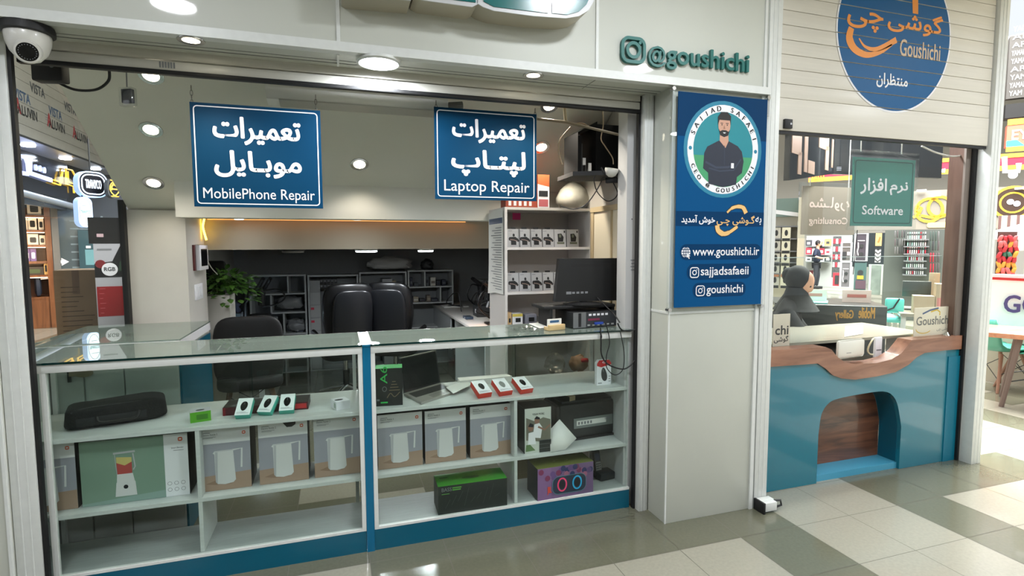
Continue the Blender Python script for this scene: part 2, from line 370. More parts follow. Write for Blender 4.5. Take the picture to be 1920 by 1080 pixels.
# inside of the repair shop
K = .668
def slab_z(y): return 1.886+K*(4.289-y)
mb = MB(CEILW)
def slab(x0, x1, ya, yb, za, zb):
    mb.hexa([(x0, ya, za), (x1, ya, za), (x1, yb, zb), (x0, yb, zb), (x0, ya, za+.5), (x1, ya, za+.5), (x1, yb, zb+.5), (x0, yb, zb+.5)])
slab(-1.325, -.985, 2.72, 4.29, slab_z(2.72), slab_z(4.29)); slab(-.985, 1.78, 2.72, 4.02, slab_z(2.72), slab_z(4.02))
struct(mb.build('ceiling_1'), 'sloping underside of the staircase')
mb = MB(CEILW); mb.box(-.985, 1.78, 4.02, 4.22, 1.834, 2.3); mb.box(-.985, 1.78, 4.22, 4.9, 1.86, 2.3)
mb.mat(M('warm_face', (160, 152, 136), .7)); mb.box(-.985, 1.78, 4.78, 4.84, 1.617, 1.9); mb.mat(CEILW); mb.box(-1.4, 2.6, 4.84, 8.3, 1.617, 1.7)
struct(mb.build('ceiling_2'))
mb = MB(PLASTER); mb.box(-1.34, -.985, 4.25, 4.8, 0, 1.89)
struct(mb.build('wall_column'), 'rough white plaster column')
mb = MB(M('back_wall', (150, 152, 152), .7)); mb.box(-2.5, 3.0, 8.2, 8.3, 0, 1.7); struct(mb.build('wall_back'))
mb = MB(M('side_wall', (184, 180, 172), .7)); mb.box(1.785, 1.9, 3.0, 4.05, 0, 2.6); mb.box(2.3, 2.4, 4.0, 8.3, 0, 1.9); mb.box(1.785, 2.35, 4.0, 4.05, 0, 1.9); mb.box(-1.40, -1.34, 4.81, 8.3, 0, 1.9)
struct(mb.build('wall_right'))
mb = MB(M('warm_lit_panel', (222, 212, 190), .45)); mb.box(1.772, 1.786, 3.02, 3.60, 0, 1.9); mb.mat(M('beige_trim', (190, 172, 138), .5)); mb.box(1.764, 1.775, 3.28, 3.30, .4, 1.88); mb.box(1.76, 1.776, 3.02, 3.6, 1.88, 1.915); mb.box(1.764, 1.775, 3.56, 3.6, 0, 1.88)  # cream tone carries the warm light falling on this panel
mb.mat(CHROME); mb.box(1.755, 1.768, 3.255, 3.265, 1.52, 1.56)
struct(mb.build('door_1'))
mb = MB(M('jamb_panel', (190, 190, 190), .5)); mb.box(1.68, 1.76, 2.94, 3.05, 0, 2.5); mb.mat(INK); mb.box(1.715, 1.721, 2.938, 2.94, 1.80, 1.806)
mb.mat(GREYINK)
for k, w in enumerate((.03, .022, .03, .026)): mb.box(1.728-w/2, 1.728+w/2, 2.938, 2.94, 1.55-.02*k, 1.556-.02*k)
struct(mb.build('trim_6'))
# glazed left side of the shop: posts and pane
mb = MB(BLACK); mb.box(-1.356, -1.326, 4.19, 4.245, 0, 1.95)
struct(mb.build('trim_7'))
mb = MB(GLASS('side_glass', (250, 252, 252), .012, .12)); mb.hexa([(-1.345, 2.97, 1.135), (-1.339, 2.97, 1.135), (-1.339, 4.19, 1.135), (-1.345, 4.19, 1.135), (-1.345, 2.97, 2.75), (-1.339, 2.97, 2.75), (-1.339, 4.19, 1.95), (-1.345, 4.19, 1.95)]); struct(mb.build('window_1'))

# lamps -------------------------------------------------------------
LAMPW = EM('lamp_cool', (244, 250, 255), 7); LAMPY = EM('lamp_warm', (255, 244, 214), 18)
def ceiling_lamp(x, y, z, r, label, watts, group=None, m=LAMPW):
    t = thing('ceiling_lamp', label, 'lamp', (x, y, z), group)
    MB(ALU).lathe([(r+.012, 0), (r+.012, -.012), (r+.004, -.018), (r, -.018), (r, 0)], (x, y, z)).build('bezel', t)
    MB(m).lathe([(r-.002, -.010), (r-.002, -.0175), (r*.8, -.019), (.001, -.0195)], (x, y, z)).build('diffuser', t)
    area_light('glow', (x, y, z-.03), watts, r*2, (244, 249, 255), parent=t); return t
ceiling_lamp(.213, 2.705, 2.52, .092, 'large round white panel lamp glowing under the fascia', 16)
GL = 'round lamps in the corridor ceiling'
for x, y in ((-1.08, .64), (1.51, 1.29), (2.9, .4), (-3.6, .9), (4.9, 1.2), (.3, -2.0), (2.9, -2.4), (-2.4, -2.2), (5.2, -2.2), (-4.6, -2.4)):
    ceiling_lamp(x, y, 3.42, .14, 'round white lamp in the corridor ceiling in front of the shop', 36, GL)
def spot(name, p, n, r, label, watts, group):
    """a small recessed spot; n is the direction it shines in"""
    t = thing(name, label, 'lamp', p, group); n = Vector(n).normalized(); p = Vector(p)
    MB(CHROME).lathe([(r, 0), (r*1.02, .003), (r*1.55, .005), (r*1.6, .001), (r*1.6, -.004)], p, 24, n).build('bezel', t)
    MB(LAMPY).lathe([(r, -.001), (r*.98, .002), (r*.7, .004), (.001, .0045)], p, 20, n).build('bulb', t)
    l = bpy.data.lights.new('glow', 'SPOT'); l.energy = watts; l.color = lin((255, 244, 226)); l.shadow_soft_size = .03; l.spot_size = 2.2; l.spot_blend = .6
    o = bpy.data.objects.new('glow', l); COL.objects.link(o); o.parent = t; o.location = n*.02; o.rotation_euler = Vector((n.x, n.y*.2, n.z)).to_track_quat('-Z', 'Y').to_euler(); return t
for u, v, lb in ((358, 75, 'small recessed spot under the fascia near the round camera'), (1000, 141, 'small recessed spot under the fascia right of the big panel lamp')):
    spot('recessed_spot', P(u, v, z=2.519), (0, 0, -1), .034, lb, 22, 'recessed spots under the fascia')
SN = Vector((0, -K, -1)).normalized()
def slab_pt(u, v):
    d = _right*((u-960)/F_PX)+_down*((v-540)/F_PX)+_f; t = (1.886+K*4.289-EYE)/(d.z+K*d.y); return Vector((0, 0, EYE))+d*t
for u, v, lb in ((283, 141, 'topmost warm spot of the column of three on the sloping ceiling'), (283, 243, 'middle warm spot of the three left of the mobile repair sign'), (288, 343, 'lowest warm spot on the slope just above the plaster column'),
                 (674, 308, 'warm spot on the sloping ceiling between the two hanging signs'), (1015, 276, 'warm spot on the slope at the right edge of the laptop repair sign'), (1030, 198, 'small warm spot high on the slope under the shutter')):
    spot('recessed_spot', slab_pt(u, v), SN, .038, lb, 5 if 'lowest' in lb else 8 if 'between' in lb else 14 if 'three' in lb else 28, 'warm spots on the sloping ceiling')

for x, y in ((-2.9, 5.5), (-2.9, 8.5)): ceiling_lamp(x, y, 4.98, .2, 'unseen round lamp added high in the side corridor behind the left glass', 70, 'added side corridor lamps')  # unseen lamps, added to lighten the printed shutter next door
for x in (3.1, 4.0): ceiling_lamp(x, 3.15, 2.765, .12, 'unseen round lamp added in the low ceiling of the software shop', 22, 'added lamps of the software shop')  # unseen lamps, added to brighten the software shop
# ================================================================ shopfront
# rolled-up shutter of the repair shop
t = thing('roller_shutter', 'rolled-up white aluminium shutter bar across the repair shop opening', 'shutter', (.2, 2.87, 2.42))
mb = MB(M('shutter_white', (200, 198, 190), .3, noise=.04, scale=20, stretch=(.1, 1, 4)))
for k in range(2): mb.box(-1.256, 1.716, 2.862-.004*k, 2.885, 2.436+.046*k, 2.478+.046*k, .004)
mb.build('slat', t); MB(BLACK).box(-1.256, 1.716, 2.858, 2.89, 2.418, 2.437, .003).build('rubber_seal', t)
mb = MB(GREYINK)
for k in range(6): mb.box(-.735+.011*k, -.728+.011*k, 2.8605, 2.862, 2.446, 2.472)
mb.build('printed_mark', t)

# overhead sign letters
t = thing('shop_sign', 'large teal letters in white trim standing off the beige fascia', 'sign', (.9, 2.60, 2.72))
SGN = M('sign_return', (168, 162, 146), .4); SGT = M('sign_teal', (0, 100, 100), .2, coat=.5); SGR = M('sign_rim', (196, 196, 198), .35)
FS = Fr(0, 2.50, 0)
def sgn(outline, inner):
    o = [FS.px(u, v) for u, v in outline]; r = MB(SGN).fprism(FS, o, 0, .14).build('letter_body', t)
    MB(SGR).fprism(FS, o, -.006, 0).build('trim_rim', t)
    for q in inner: MB(SGT).fprism(FS, [FS.px(u, v) for u, v in q], -.010, -.0055).build('letter_face', t)
sgn([(640, -60), (640, -14), (650, -9), (770, 2), (772, -60)], [[(652, -60), (652, -18), (764, -6), (764, -60)]])
sgn([(772, -60), (776, -7), (784, -2), (790, 1), (885, 14), (895, 9), (897, -60)], [[(784, -60), (784, -12), (792, -6), (891, 6), (891, -60)]])
sgn([(893, -60), (894, 7), (905, 14), (925, 21), (1000, 31), (1060, 35), (1085, 31), (1103, 20), (1113, 2), (1118, -20), (1118, -60)],
    [[(906, -60), (906, 4), (925, 14), (1026, 26), (1026, -60)], [(1034, 6), (1064, 2), (1078, -12), (1080, -60), (1108, -60), (1106, -8), (1098, 10), (1084, 23), (1062, 29), (1034, 26)]])

# green handle lettering on the fascia
GRN = M('handle_green', (20, 100, 94), .35); FF = Fr(0, FY, 0)
t = thing('handle_lettering', 'raised dark green camera icon and handle lettering on the beige fascia', 'sign', (1.9, FY, 2.65))
mb = MB(GRN); q = [FF.px(*p) for p in ((1161, 67), (1208, 75), (1207, 124), (1163, 117))]
ax0 = (q[0][0]+q[3][0])/2; ax1 = (q[1][0]+q[2][0])/2; bz0 = (q[2][1]+q[3][1])/2; bz1 = (q[0][1]+q[1][1])/2; cx = (ax0+ax1)/2; cz = (bz0+bz1)/2; hw = (ax1-ax0)/2
mb.fstroke(FF, rrect(ax0+.008, ax1-.008, bz0+.008, bz1-.008, .035, 6), .017, -.002, True, .018)
mb.build('icon_frame', t)
mb = MB(GRN); mb.fstroke(FF, arc(cx, cz, hw*.50, hw*.50, 0, 351, 28), .017, -.002, True, .018); mb.build('icon_ring', t)
MB(GRN).fprism(FF, arc(cx+hw*.52, cz+hw*.55, .009, .009, 0, 345, 14), -.002, -.02).build('icon_dot', t)
q = [FF.px(*p) for p in ((1211, 134), (1400, 138), (1400, 92), (1212, 88))]
mb = MB(GRN); mb.text('@', FF, *[FF.px(1213, 110)[0], FF.px(1244, 110)[0]], FF.px(1228, 127)[1], FF.px(1228, 89)[1], -.011, .02, .018)
mb.text('goushichi', FF, FF.px(1247, 110)[0], FF.px(1400, 120)[0], FF.px(1262, 132)[1], FF.px(1390, 104)[1]+.002, -.011, .02, .018); mb.build('lettering', t)

# dome camera, sensor and black box at the top left
t = thing('dome_camera', 'white round security camera on a black base under the fascia', 'camera', (-1.19, 2.68, 2.52))
c = P(52, 62, y=2.70)
MB(BLACK).lathe([(.085, .03), (.088, .02), (.088, .0), (.07, -.005)], (c.x, c.y, 2.488), 32).build('base_ring', t)
MB(M('camera_white', (206, 204, 198), .3, coat=.4)).lathe([(.07, .055), (.075, .04), (.072, .01), (.06, -.025), (.035, -.055), (.01, -.064)], (c.x, c.y, 2.44), 32).build('housing', t)
ey = Vector((.30, -.88, -.36)).normalized(); e0 = Vector((c.x, c.y, 2.425))+ey*.03
MB(M('camera_white')).lathe([(.045, -.01), (.045, .032), (.040, .040), (.034, .041)], e0, 28, ey).build('eyeball', t)
mb = MB(GLOSSB).lathe([(.034, .036), (.034, .0415), (.012, .0425), (.001, .0425)], e0, 28, ey); mb.mat(GREYINK)
for k in range(20):
    a = 2*PI*k/20; u = ey.orthogonal().normalized(); w = ey.cross(u); p = e0+ey*.0425+(u*math.cos(a)+w*math.sin(a))*.027; mb.ball(p, .0018, 6, 4)
mb.build('lens', [c_ for c_ in t.children if c_.name.startswith('eyeball')][0])
t = thing('speaker_box', 'small black box hanging under the shutter bar at the top left corner', 'box', P(85, 150, y=3.02)); fr = Fr(-1.2, 2.98, 10)
a0, b0 = fr.px(58, 150); a1, b1 = fr.px(114, 118)
MB(BLACK).fbox(fr, a0, a1, b0, b1+.04, 0, .06, .008).build('body', t); MB(GREYINK).fdisc(fr, (a0*.3+a1*.7), b1-.01, .012, d=-.002).build('dial', t)
MB(BLACK).tube(smoothpath([P(104, 152, y=3.07), P(140, 168, y=3.05), P(180, 168, y=3.02), P(203, 152, y=3.0), P(205, 132, y=2.98)]), .006).build('cable', t)
t = thing('hanging_sensor', 'small grey clear-cased tag hanging on a wire before the sloping ceiling', 'sensor', P(237, 200, y=3.0)); fr = Fr(-1.04, 3.0, 25)
a0, b0 = fr.px(225, 199); a1, b1 = fr.px(248, 163)
MB(DARK).fbox(fr, a0+.008, a1-.008, b0+.014, b1-.006, 0, .02, .003).build('body', t); MB(GLASS('clear_plastic', (245, 246, 246), .1, .6)).fbox(fr, a0, a1, b0, b1, -.006, .026, .004).build('case', t)
MB(GREYINK).tube([P(237, 134, y=3.0), P(238, 163, y=3.0)], .003).build('wire', t)

# hanging signs
def hung_sign(name, label, fr, q, draw, mb_face, chains, zc, th=.006):
    """q: a0,a1,b0,b1 on fr"""
    a0, a1, b0, b1 = q; t = thing(name, label, 'sign', fr.pt((a0+a1)/2, b0, 0), None)
    mb = MB(mb_face); mb.fbox(fr, a0, a1, b0, b1, 0, th); draw(mb, fr, a0, a1, b0, b1); mb.build('panel', t)
    for a in chains:
        m = MB(M('chain_grey', (120, 118, 112), .35, metal=.7)); n = max(2, int((zc-b1+.012)/.022))
        for k in range(n):
            z = b1-.012+.011+.022*k; h = .5*PI*(k % 2); pts = [fr.pt(a+.006*math.cos(s)*math.cos(h), z+.014*math.sin(s), .006*math.cos(s)*math.sin(h)+th/2) for s in [2*PI*i/10 for i in range(10)]]
            m.tube(pts, .0016, 5, True)
        m.build('chain', t)
    return t
def border(mb, fr, a0, a1, b0, b1, ins, w, r, m):
    mb.mat(m); mb.fstroke(fr, rrect(a0+ins, a1-ins, b0+ins, b1-ins, r), w, -.0008, True)
S1 = Fr(0, 3.0, 0)
def draw1(w2, w2q, en, enq, wq):
    def f(mb, fr, a0, a1, b0, b1):
        W_, H_ = a1-a0, b1-b0; g = lambda x, y: (a0+W_*x, b0+H_*y)
        border(mb, fr, a0, a1, b0, b1, .016, .005, .016, PRINTW)
        for s, x0, x1, y0, y1, bd in (('تعمیرات', *wq, .03), (w2, *w2q, .03), (en, *enq, 0)):
            mb.text(s, fr, a0+W_*x0, a0+W_*x1, b0+H_*y0, b0+H_*y1, -.0016, bd)
    return f
a0, b1 = S1.px(355, 193); a1, _ = S1.px(600, 200); _, b0 = S1.px(480, 388)
hung_sign('hanging_sign', 'blue hanging sign reading MobilePhone Repair in white Persian and Latin letters', S1, (a0, a1, S1.px(480, 389)[1], (S1.px(352, 192)[1]+S1.px(599, 206)[1])/2), draw1('موبـایل', (.165, .83, .30, .55), 'MobilePhone Repair', (.07, .935, .05, .185), (.165, .83, .62, .88)), SIGNB, [a0+.01, a1-.02], 2.42)
a0, _ = S1.px(815, 290); a1, _ = S1.px(1006, 290)
hung_sign('hanging_sign', 'blue hanging sign reading Laptop Repair in white Persian and Latin letters', S1, (a0, a1, S1.px(910, 375)[1], (S1.px(815, 200)[1]+S1.px(1003, 214)[1])/2), draw1('لپتـاپ', (.16, .88, .27, .55), 'Laptop Repair', (.085, .925, .055, .215), (.17, .88, .64, .89)), SIGNB, [a0+.012, a1-.008], 2.43)

# poster panel on the pillar
PB = M('poster_blue', (0, 74, 124), .5, spec=.1); PDB = M('poster_dark_blue', (0, 52, 92), .5, spec=.1)
PF = Fr(0, 2.625, 0)
def quad_grid(q):
    return lambda x, y: ((q[0][0]*(1-x)+q[1][0]*x)*(1-y)+(q[3][0]*(1-x)+q[2][0]*x)*y, (q[0][1]*(1-x)+q[1][1]*x)*(1-y)+(q[3][1]*(1-x)+q[2][1]*x)*y)
t = thing('poster_panel', 'tall blue portrait poster on standoffs on the pillar, round portrait and web addresses', 'poster', (2.1, 2.64, 1.25))
q = [PF.px(*p) for p in ((1265, 576), (1426, 571), (1440, 186), (1271, 172))]
pa0 = (q[0][0]+q[3][0])/2; pa1 = (q[1][0]+q[2][0])/2; pb0 = (q[0][1]+q[1][1])/2; pb1 = (q[2][1]+q[3][1])/2; PW, PH = pa1-pa0, pb1-pb0
X = lambda x: pa0+PW*x
Y = lambda y: pb1-PH*y
mb = MB(PB); mb.fbox(PF, pa0, pa1, pb0, pb1, 0, .004)
mb.mat(PDB); mb.frect(PF, pa0, pa1, Y(.2), Y(0), -.0004); 
pc = (X(.505), Y(.252)); R_ = PW*.40
mb.mat(M('poster_ring', (16, 120, 150), .35)); mb.fdisc(PF, *pc, R_*1.10, R_*1.12, -.0008, 40)
mb.mat(PRINTW); mb.fdisc(PF, *pc, R_, R_*1.03, -.0012, 44)
mb.mat(M('poster_teal', (0, 128, 140), .35)); mb.fdisc(PF, *pc, R_*.84, R_*.87, -.0016, 44)
mb.mat(M('poster_green', (60, 150, 100), .35)); mb.fpoly(PF, [(pc[0]+R_*.84*math.cos(a), pc[1]+R_*.87*math.sin(a)) for a in [math.radians(d) for d in range(190, 351, 8)]], -.0019)
# the printed man: shirt, neck, face, hair, beard, cuff
PX, PZ, pr_ = pc[0], pc[1], R_
g = lambda pts: [(PX+x*pr_, PZ+y*pr_) for x, y in pts]
mb.mat(M('print_shirt', (24, 32, 50), .5)); mb.fpoly(PF, g([(-.40, -.80), (-.42, -.55), (-.56, -.45), (-.54, -.10), (-.46, .05), (-.15, .20), (.10, .22), (.40, .10), (.52, -.02), (.58, -.25), (.54, -.52), (.40, -.62), (.38, -.80), (0, -.87)]), -.0023)
mb.mat(M('print_shirt_fold', (44, 54, 74), .5)); mb.fstroke(PF, g([(-.5, -.30), (-.2, -.42), (.12, -.40), (.32, -.36)]), .012, -.0026); mb.fstroke(PF, g([(.5, -.2), (.3, -.46), (-.1, -.50), (-.4, -.44)]), .008, -.0026); mb.fstroke(PF, g([(.02, .1), (.03, -.35)]), .003, -.0026)
SK = M('print_skin', (196, 150, 128), .6); mb.mat(SK); mb.fpoly(PF, g([(-.12, .20), (-.12, .38), (.12, .38), (.13, .20), (.05, .04)]), -.0026); mb.fdisc(PF, PX, PZ+.56*pr_, .17*pr_, .25*pr_, -.0029, 20)
mb.mat(PRINTW); mb.frect(PF, PX+.22*pr_, PX+.30*pr_, PZ-.42*pr_, PZ-.30*pr_, -.0029)
mb.mat(M('print_hair', (28, 24, 26), .6)); mb.fpoly(PF, g([(-.18, .56), (-.19, .74), (-.10, .86), (.08, .87), (.18, .78), (.18, .56), (.155, .68), (-.14, .68)]), -.0032); mb.fpoly(PF, g([(-.16, .48), (-.11, .33), (0, .29), (.11, .33), (.165, .48), (.12, .42), (.05, .45), (-.05, .45), (-.12, .42)]), -.0032)
mb.frect(PF, PX-.11*pr_, PX-.04*pr_, PZ+.60*pr_, PZ+.615*pr_, -.0033); mb.frect(PF, PX+.04*pr_, PX+.12*pr_, PZ+.60*pr_, PZ+.615*pr_, -.0033); mb.fdisc(PF, PX-.07*pr_, PZ+.57*pr_, .016*pr_, d=-.0033, n=8); mb.fdisc(PF, PX+.08*pr_, PZ+.57*pr_, .016*pr_, d=-.0033, n=8)
mb.mat(PRINTW); mb.fpoly(PF, g([(-.04, .40), (.05, .40), (.02, .375), (-.01, .375)]), -.0034); mb.mat(M('print_skin_shade', (150, 106, 88), .6)); mb.fpoly(PF, g([(-.005, .57), (.03, .48), (-.03, .48)]), -.0033)
def ringtext(s, cx, cz, r, a0, a1, h, m, inward=False):
    mb.mat(m); n = len(s)
    for i, ch in enumerate(s):
        if ch == ' ': continue
        a = math.radians(a0+(a1-a0)*i/(n-1)); vs, fs, asp = tmesh(ch, .012, False); up = Vector((math.cos(a), math.sin(a)))*(-1 if inward else 1); rt = Vector((up.y, -up.x)); w = h*min(asp, 1.2)
        for k, o in enumerate((0, -.0016, .0016)): mb.add([PF.pt(cx+r*math.cos(a)+rt.x*((x-.5)*w+o)+up.x*(y-.5)*h, cz+r*1.03*math.sin(a)+rt.y*((x-.5)*w+o)+up.y*(y-.5)*h, -.002-.00002*k) for x, y, z in vs], fs)
ringtext('SAJJAD SAFAEI', *pc, R_*.92, 158, 18, .028, INK); ringtext('CEO @ GOUSHICHI', *pc, R_*.92, 205, 336, .024, INK, True)
mb.mat(M('poster_ring')); mb.fdisc(PF, pc[0]-R_*.92, pc[1], .011, d=-.002, n=14); mb.fdisc(PF, pc[0]+R_*.92, pc[1], .011, d=-.002, n=14)
mb.mat(PDB); mb.frect(PF, X(0), X(1), Y(.615), Y(.545), -.0004)
mb.mat(PRINTW); mb.text('خوش آمدید', PF, X(.06), X(.43), Y(.606), Y(.563), -.001, .025); mb.text('به', PF, X(.9), X(.97), Y(.605), Y(.568), -.001, .02)
mb.mat(M('logo_tan', (228, 184, 116), .5)); mb.text('گـوشی چـی', PF, X(.45), X(.89), Y(.612), Y(.562), -.0013, .012)
def swoosh(mb, fr, f, d, m_out, m_in):
    up = [(.565, .030), (.62, .000), (.69, -.012), (.75, -.004), (.785, .032)]; lo = [(.455, .115), (.47, .15), (.53, .172), (.60, .160), (.69, .122)]
    for pts, w in ((up, [.02, .03, .035, .042, .046]), (lo, [.048, .05, .04, .03, .02])):
        p = [(v[0], v[1]) for v in smoothpath([(*f(*q), 0) for q in pts], 5)]; n = len(p); ww = [f(w[min(4, int(i/(n-1)*4))], 0)[0]-f(0, 0)[0] for i in range(n)]
        if m_out: mb.mat(m_out); mb.fstroke(fr, p, [x+.008 for x in ww], d)
        mb.mat(m_in); mb.fstroke(fr, p, ww, d-.0006)
swoosh(mb, PF, lambda x, y: (X(x), Y(.527+y*.72)), -.0010, INK, M('logo_tan'))
def pill(x0, x1, y0, y1): mb.mat(PDB); mb.frect(PF, X(x0), X(x1), Y(y1), Y(y0), -.0006, PH*(y1-y0)*.45)
pill(.05, .98, .70, .775); pill(.13, .87, .795, .87); pill(.2, .81, .885, .955)
mb.mat(PRINTW); mb.text('www.goushichi.ir', PF, X(.19), X(.955), Y(.767), Y(.715), -.0012, .012)
mb.text('sajjadsafaeii', PF, X(.285), X(.835), Y(.862), Y(.808), -.0012, .012); mb.text('goushichi', PF, X(.355), X(.775), Y(.95), Y(.898), -.0012, .012)
def insta(x, y, r):
    mb.mat(PRINTW); mb.fstroke(PF, rrect(X(x)-r, X(x)+r, Y(y)-r, Y(y)+r, r*.5), r*.2, -.0012, True); mb.fstroke(PF, arc(X(x), Y(y), r*.45, r*.45, 0, 345, 20), r*.2, -.0012, True); mb.fdisc(PF, X(x)+r*.55, Y(y)+r*.55, r*.12, d=-.0012, n=8)
insta(.215, .835, .028); insta(.285, .923, .028)
gx, gy, gr = X(.115), Y(.738), .030; mb.fdisc(PF, gx, gy, gr, d=-.0010, n=24); mb.mat(PDB)
for k in (-.5, 0, .5): mb.fstroke(PF, [(gx-gr*.95, gy+gr*k), (gx+gr*.95, gy+gr*k)], .004, -.0014)
mb.fstroke(PF, [(gx, gy-gr), (gx, gy+gr)], .004, -.0014); mb.fstroke(PF, arc(gx, gy, gr*.5, gr, 0, 350, 20), .004, -.0014, True)
mb.mat(PRINTW); mb.fpoly(PF, [(gx+.006, gy-.004), (gx+.03, gy-.022), (gx+.02, gy-.024), (gx+.026, gy-.036), (gx+.019, gy-.038), (gx+.014, gy-.026), (gx+.007, gy-.032)], -.0018)
mb.build('printed_panel', t)
for sx in (-1, 1):
    for b in (pb0-.012, pb1+.012):
        a = pa0-.03 if sx < 0 else pa1+.006
        MB(CHROME).tube([PF.pt(a, b, -.006), PF.pt(a, b, .026)], .011, 14).build('standoff', t)
MB(GLASS('acrylic', (250, 252, 252), .04, .5)).fbox(PF, pa0-.045, pa1+.02, pb0-.028, pb1+.028, .005, .009).build('acrylic_sheet', t)

# shutter lock at the foot of the pillar
t = thing('shutter_lock', 'small white and black shutter lock bracket on the floor by the pillar', 'lock', (2.48, 2.60, 0))
MB(ALU).box(2.45, 2.54, 2.565, 2.60, .012, .066, .003).build('plate', t); MB(BLACK).box(2.434, 2.449, 2.56, 2.646, .0, .07, .002).build('side_plate', t)
MB(ALU).box(2.45, 2.55, 2.602, 2.648, .052, .066, .002).build('top_plate', t)
MB(BLACK).tube([(2.54, 2.60, .058), (2.585, 2.585, .06), (2.59, 2.583, .03), (2.55, 2.585, .022)], .007, 6).build('hook', t)
# ================================================================ glass display cases
CT = 1.13; US = .765; MS = .405; DK = .13
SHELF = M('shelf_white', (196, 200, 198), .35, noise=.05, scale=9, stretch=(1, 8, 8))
def display_case(label, x0, x1, xdiv, posts):
    t = thing('display_case', label, 'display case', ((x0+x1)/2, 2.905, 0))
    B = lambda n, m, *bs, bev=0: [mb := MB(m), [mb.box(*b, bev) if bev else mb.box(*b) for b in bs], mb.build(n, t)][2]
    B('kick_board', TEAL, (x0, x1, 2.905, 2.92, 0, .118))
    B('bottom_rail', ALU, (x0, x1, 2.903, 2.925, .118, .131))
    B('deck', M('deck_white_shaded', (158, 163, 161), .4, noise=.05, scale=9, stretch=(1, 8, 8)), (x0+.01, x1-.01, 2.926, 3.235, .11, DK))  # shelf white darkened: the deck's shade is in its colour
    B('middle_shelf', SHELF, (x0+.012, x1-.012, 2.93, 3.24, MS-.018, MS))
    B('upper_shelf', SHELF, (x0+.012, x1-.012, 2.93, 3.40, US-.018, US))
    B('divider', SHELF, (xdiv-.009, xdiv+.009, 2.931, 3.236, MS+.001, US-.019)); B('divider', SHELF, (xdiv-.009, xdiv+.009, 2.931, 3.232, DK+.001, MS-.019))
    B('top_rail', ALU, (x0, x1, 2.900, 2.925, 1.082, 1.121), bev=.002)
    for x in posts: B('corner_post', ALU, (x, x+.022, 2.902, 2.924, .131, 1.082))
    B('back_post', ALU, (x0+.02, x0+.04, 3.385, 3.405, 0, 1.12)); B('back_post', ALU, (x1-.04, x1-.02, 3.385, 3.405, 0, 1.12)); B('back_rail', ALU, (x0+.04, x1-.04, 3.385, 3.405, 1.095, 1.12))
    B('end_panel', SHELF, (x1-.011, x1, 2.926, 3.405, .0, 1.12)); B('end_panel', SHELF, (x0, x0+.011, 2.926, 3.405, .0, 1.12))
    B('front_glass', CGLASS, (x0+.012, x1-.012, 2.910, 2.915, .131, 1.082))
    xm = x0+(x1-x0)*.62
    B('sliding_glass', CGLASS, (x0+.041, xm, 3.390, 3.394, US+.001, 1.094)); B('sliding_glass', CGLASS, (xm-.02, x1-.041, 3.397, 3.401, US+.001, 1.094)); B('glass_edge', GEDGE, (xm-.0015, xm, 3.388, 3.394, US+.001, 1.094))
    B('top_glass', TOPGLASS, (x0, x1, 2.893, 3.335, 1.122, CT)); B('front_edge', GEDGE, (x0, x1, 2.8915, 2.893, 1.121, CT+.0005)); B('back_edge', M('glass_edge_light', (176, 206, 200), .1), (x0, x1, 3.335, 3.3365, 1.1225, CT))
    return t
display_case('left glass display case, black laptop bag on its upper shelf', -1.46, .112, -.675, (-1.275, .09))
c2 = display_case('right glass display case, open laptop and red mouse boxes on its upper shelf', .154, 1.705, .966, (.154,))
mb = MB(M('strip_blue', (0, 98, 136), .3)); mb.box(.113, .153, 2.899, 2.915, 0, 1.121); mb.box(.113, .153, 2.893, 3.335, 1.121, 1.1305); mb.build('filler_strip', c2)
mb = MB(PRINTW); mb.box(.104, .113, 2.893, 3.335, 1.1302, 1.1325); mb.box(.153, .163, 2.893, 3.335, 1.1302, 1.1325); mb.build('white_tape', c2)
# side counter along the left glass
t = thing('side_counter', 'white side counter with teal flank and glass top behind the left display case', 'counter', (-1.09, 3.8, 0))
WD = M('old_white', (186, 186, 184), .5, noise=.06, scale=6)
mb = MB(WD); mb.box(-1.56, -.862, 3.43, 4.18, 0, 1.05); mb.build('body', t); MB(TEAL).box(-.861, -.85, 3.43, 4.18, 0, 1.05).build('flank_panel', t)
mb = MB(WD)
mb.box(-1.56, -1.31, 3.415, 3.43, .05, 1.05); mb.build('door', t); dr_ = MB(WD).box(-1.30, -1.125, 3.415, 3.43, .05, 1.05).build('door', t); MB(WD).box(-1.117, -.862, 3.415, 3.43, .05, 1.05).build('door', t)
mb = MB(PRINTW); mb.box(-.868, -.848, 3.42, 4.18, 1.07, 1.121); mb.box(-1.56, -.848, 4.165, 4.185, 1.07, 1.121); mb.box(-1.56, -.848, 3.412, 3.43, 1.05, 1.121); mb.build('top_frame', t)
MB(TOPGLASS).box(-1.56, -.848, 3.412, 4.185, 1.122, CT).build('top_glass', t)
mb = MB(DARK); fr = Fr(0, 3.411, 0); a, b = fr.px(130, 701); mb.fbox(fr, a-.008, a+.008, b-.045, b+.045, -.006, 0); mb.build('hinge', dr_)
mb = MB(M('brass_worn', (150, 134, 112), .4, metal=.4)); a2, b2 = fr.px(162, 698); mb.fbox(fr, a, a2-.02, b-.014, b+.014, -.008, 0); mb.fdisc(fr, a2-.01, b, .045, .022, -.009, 20); mb.build('latch', dr_)

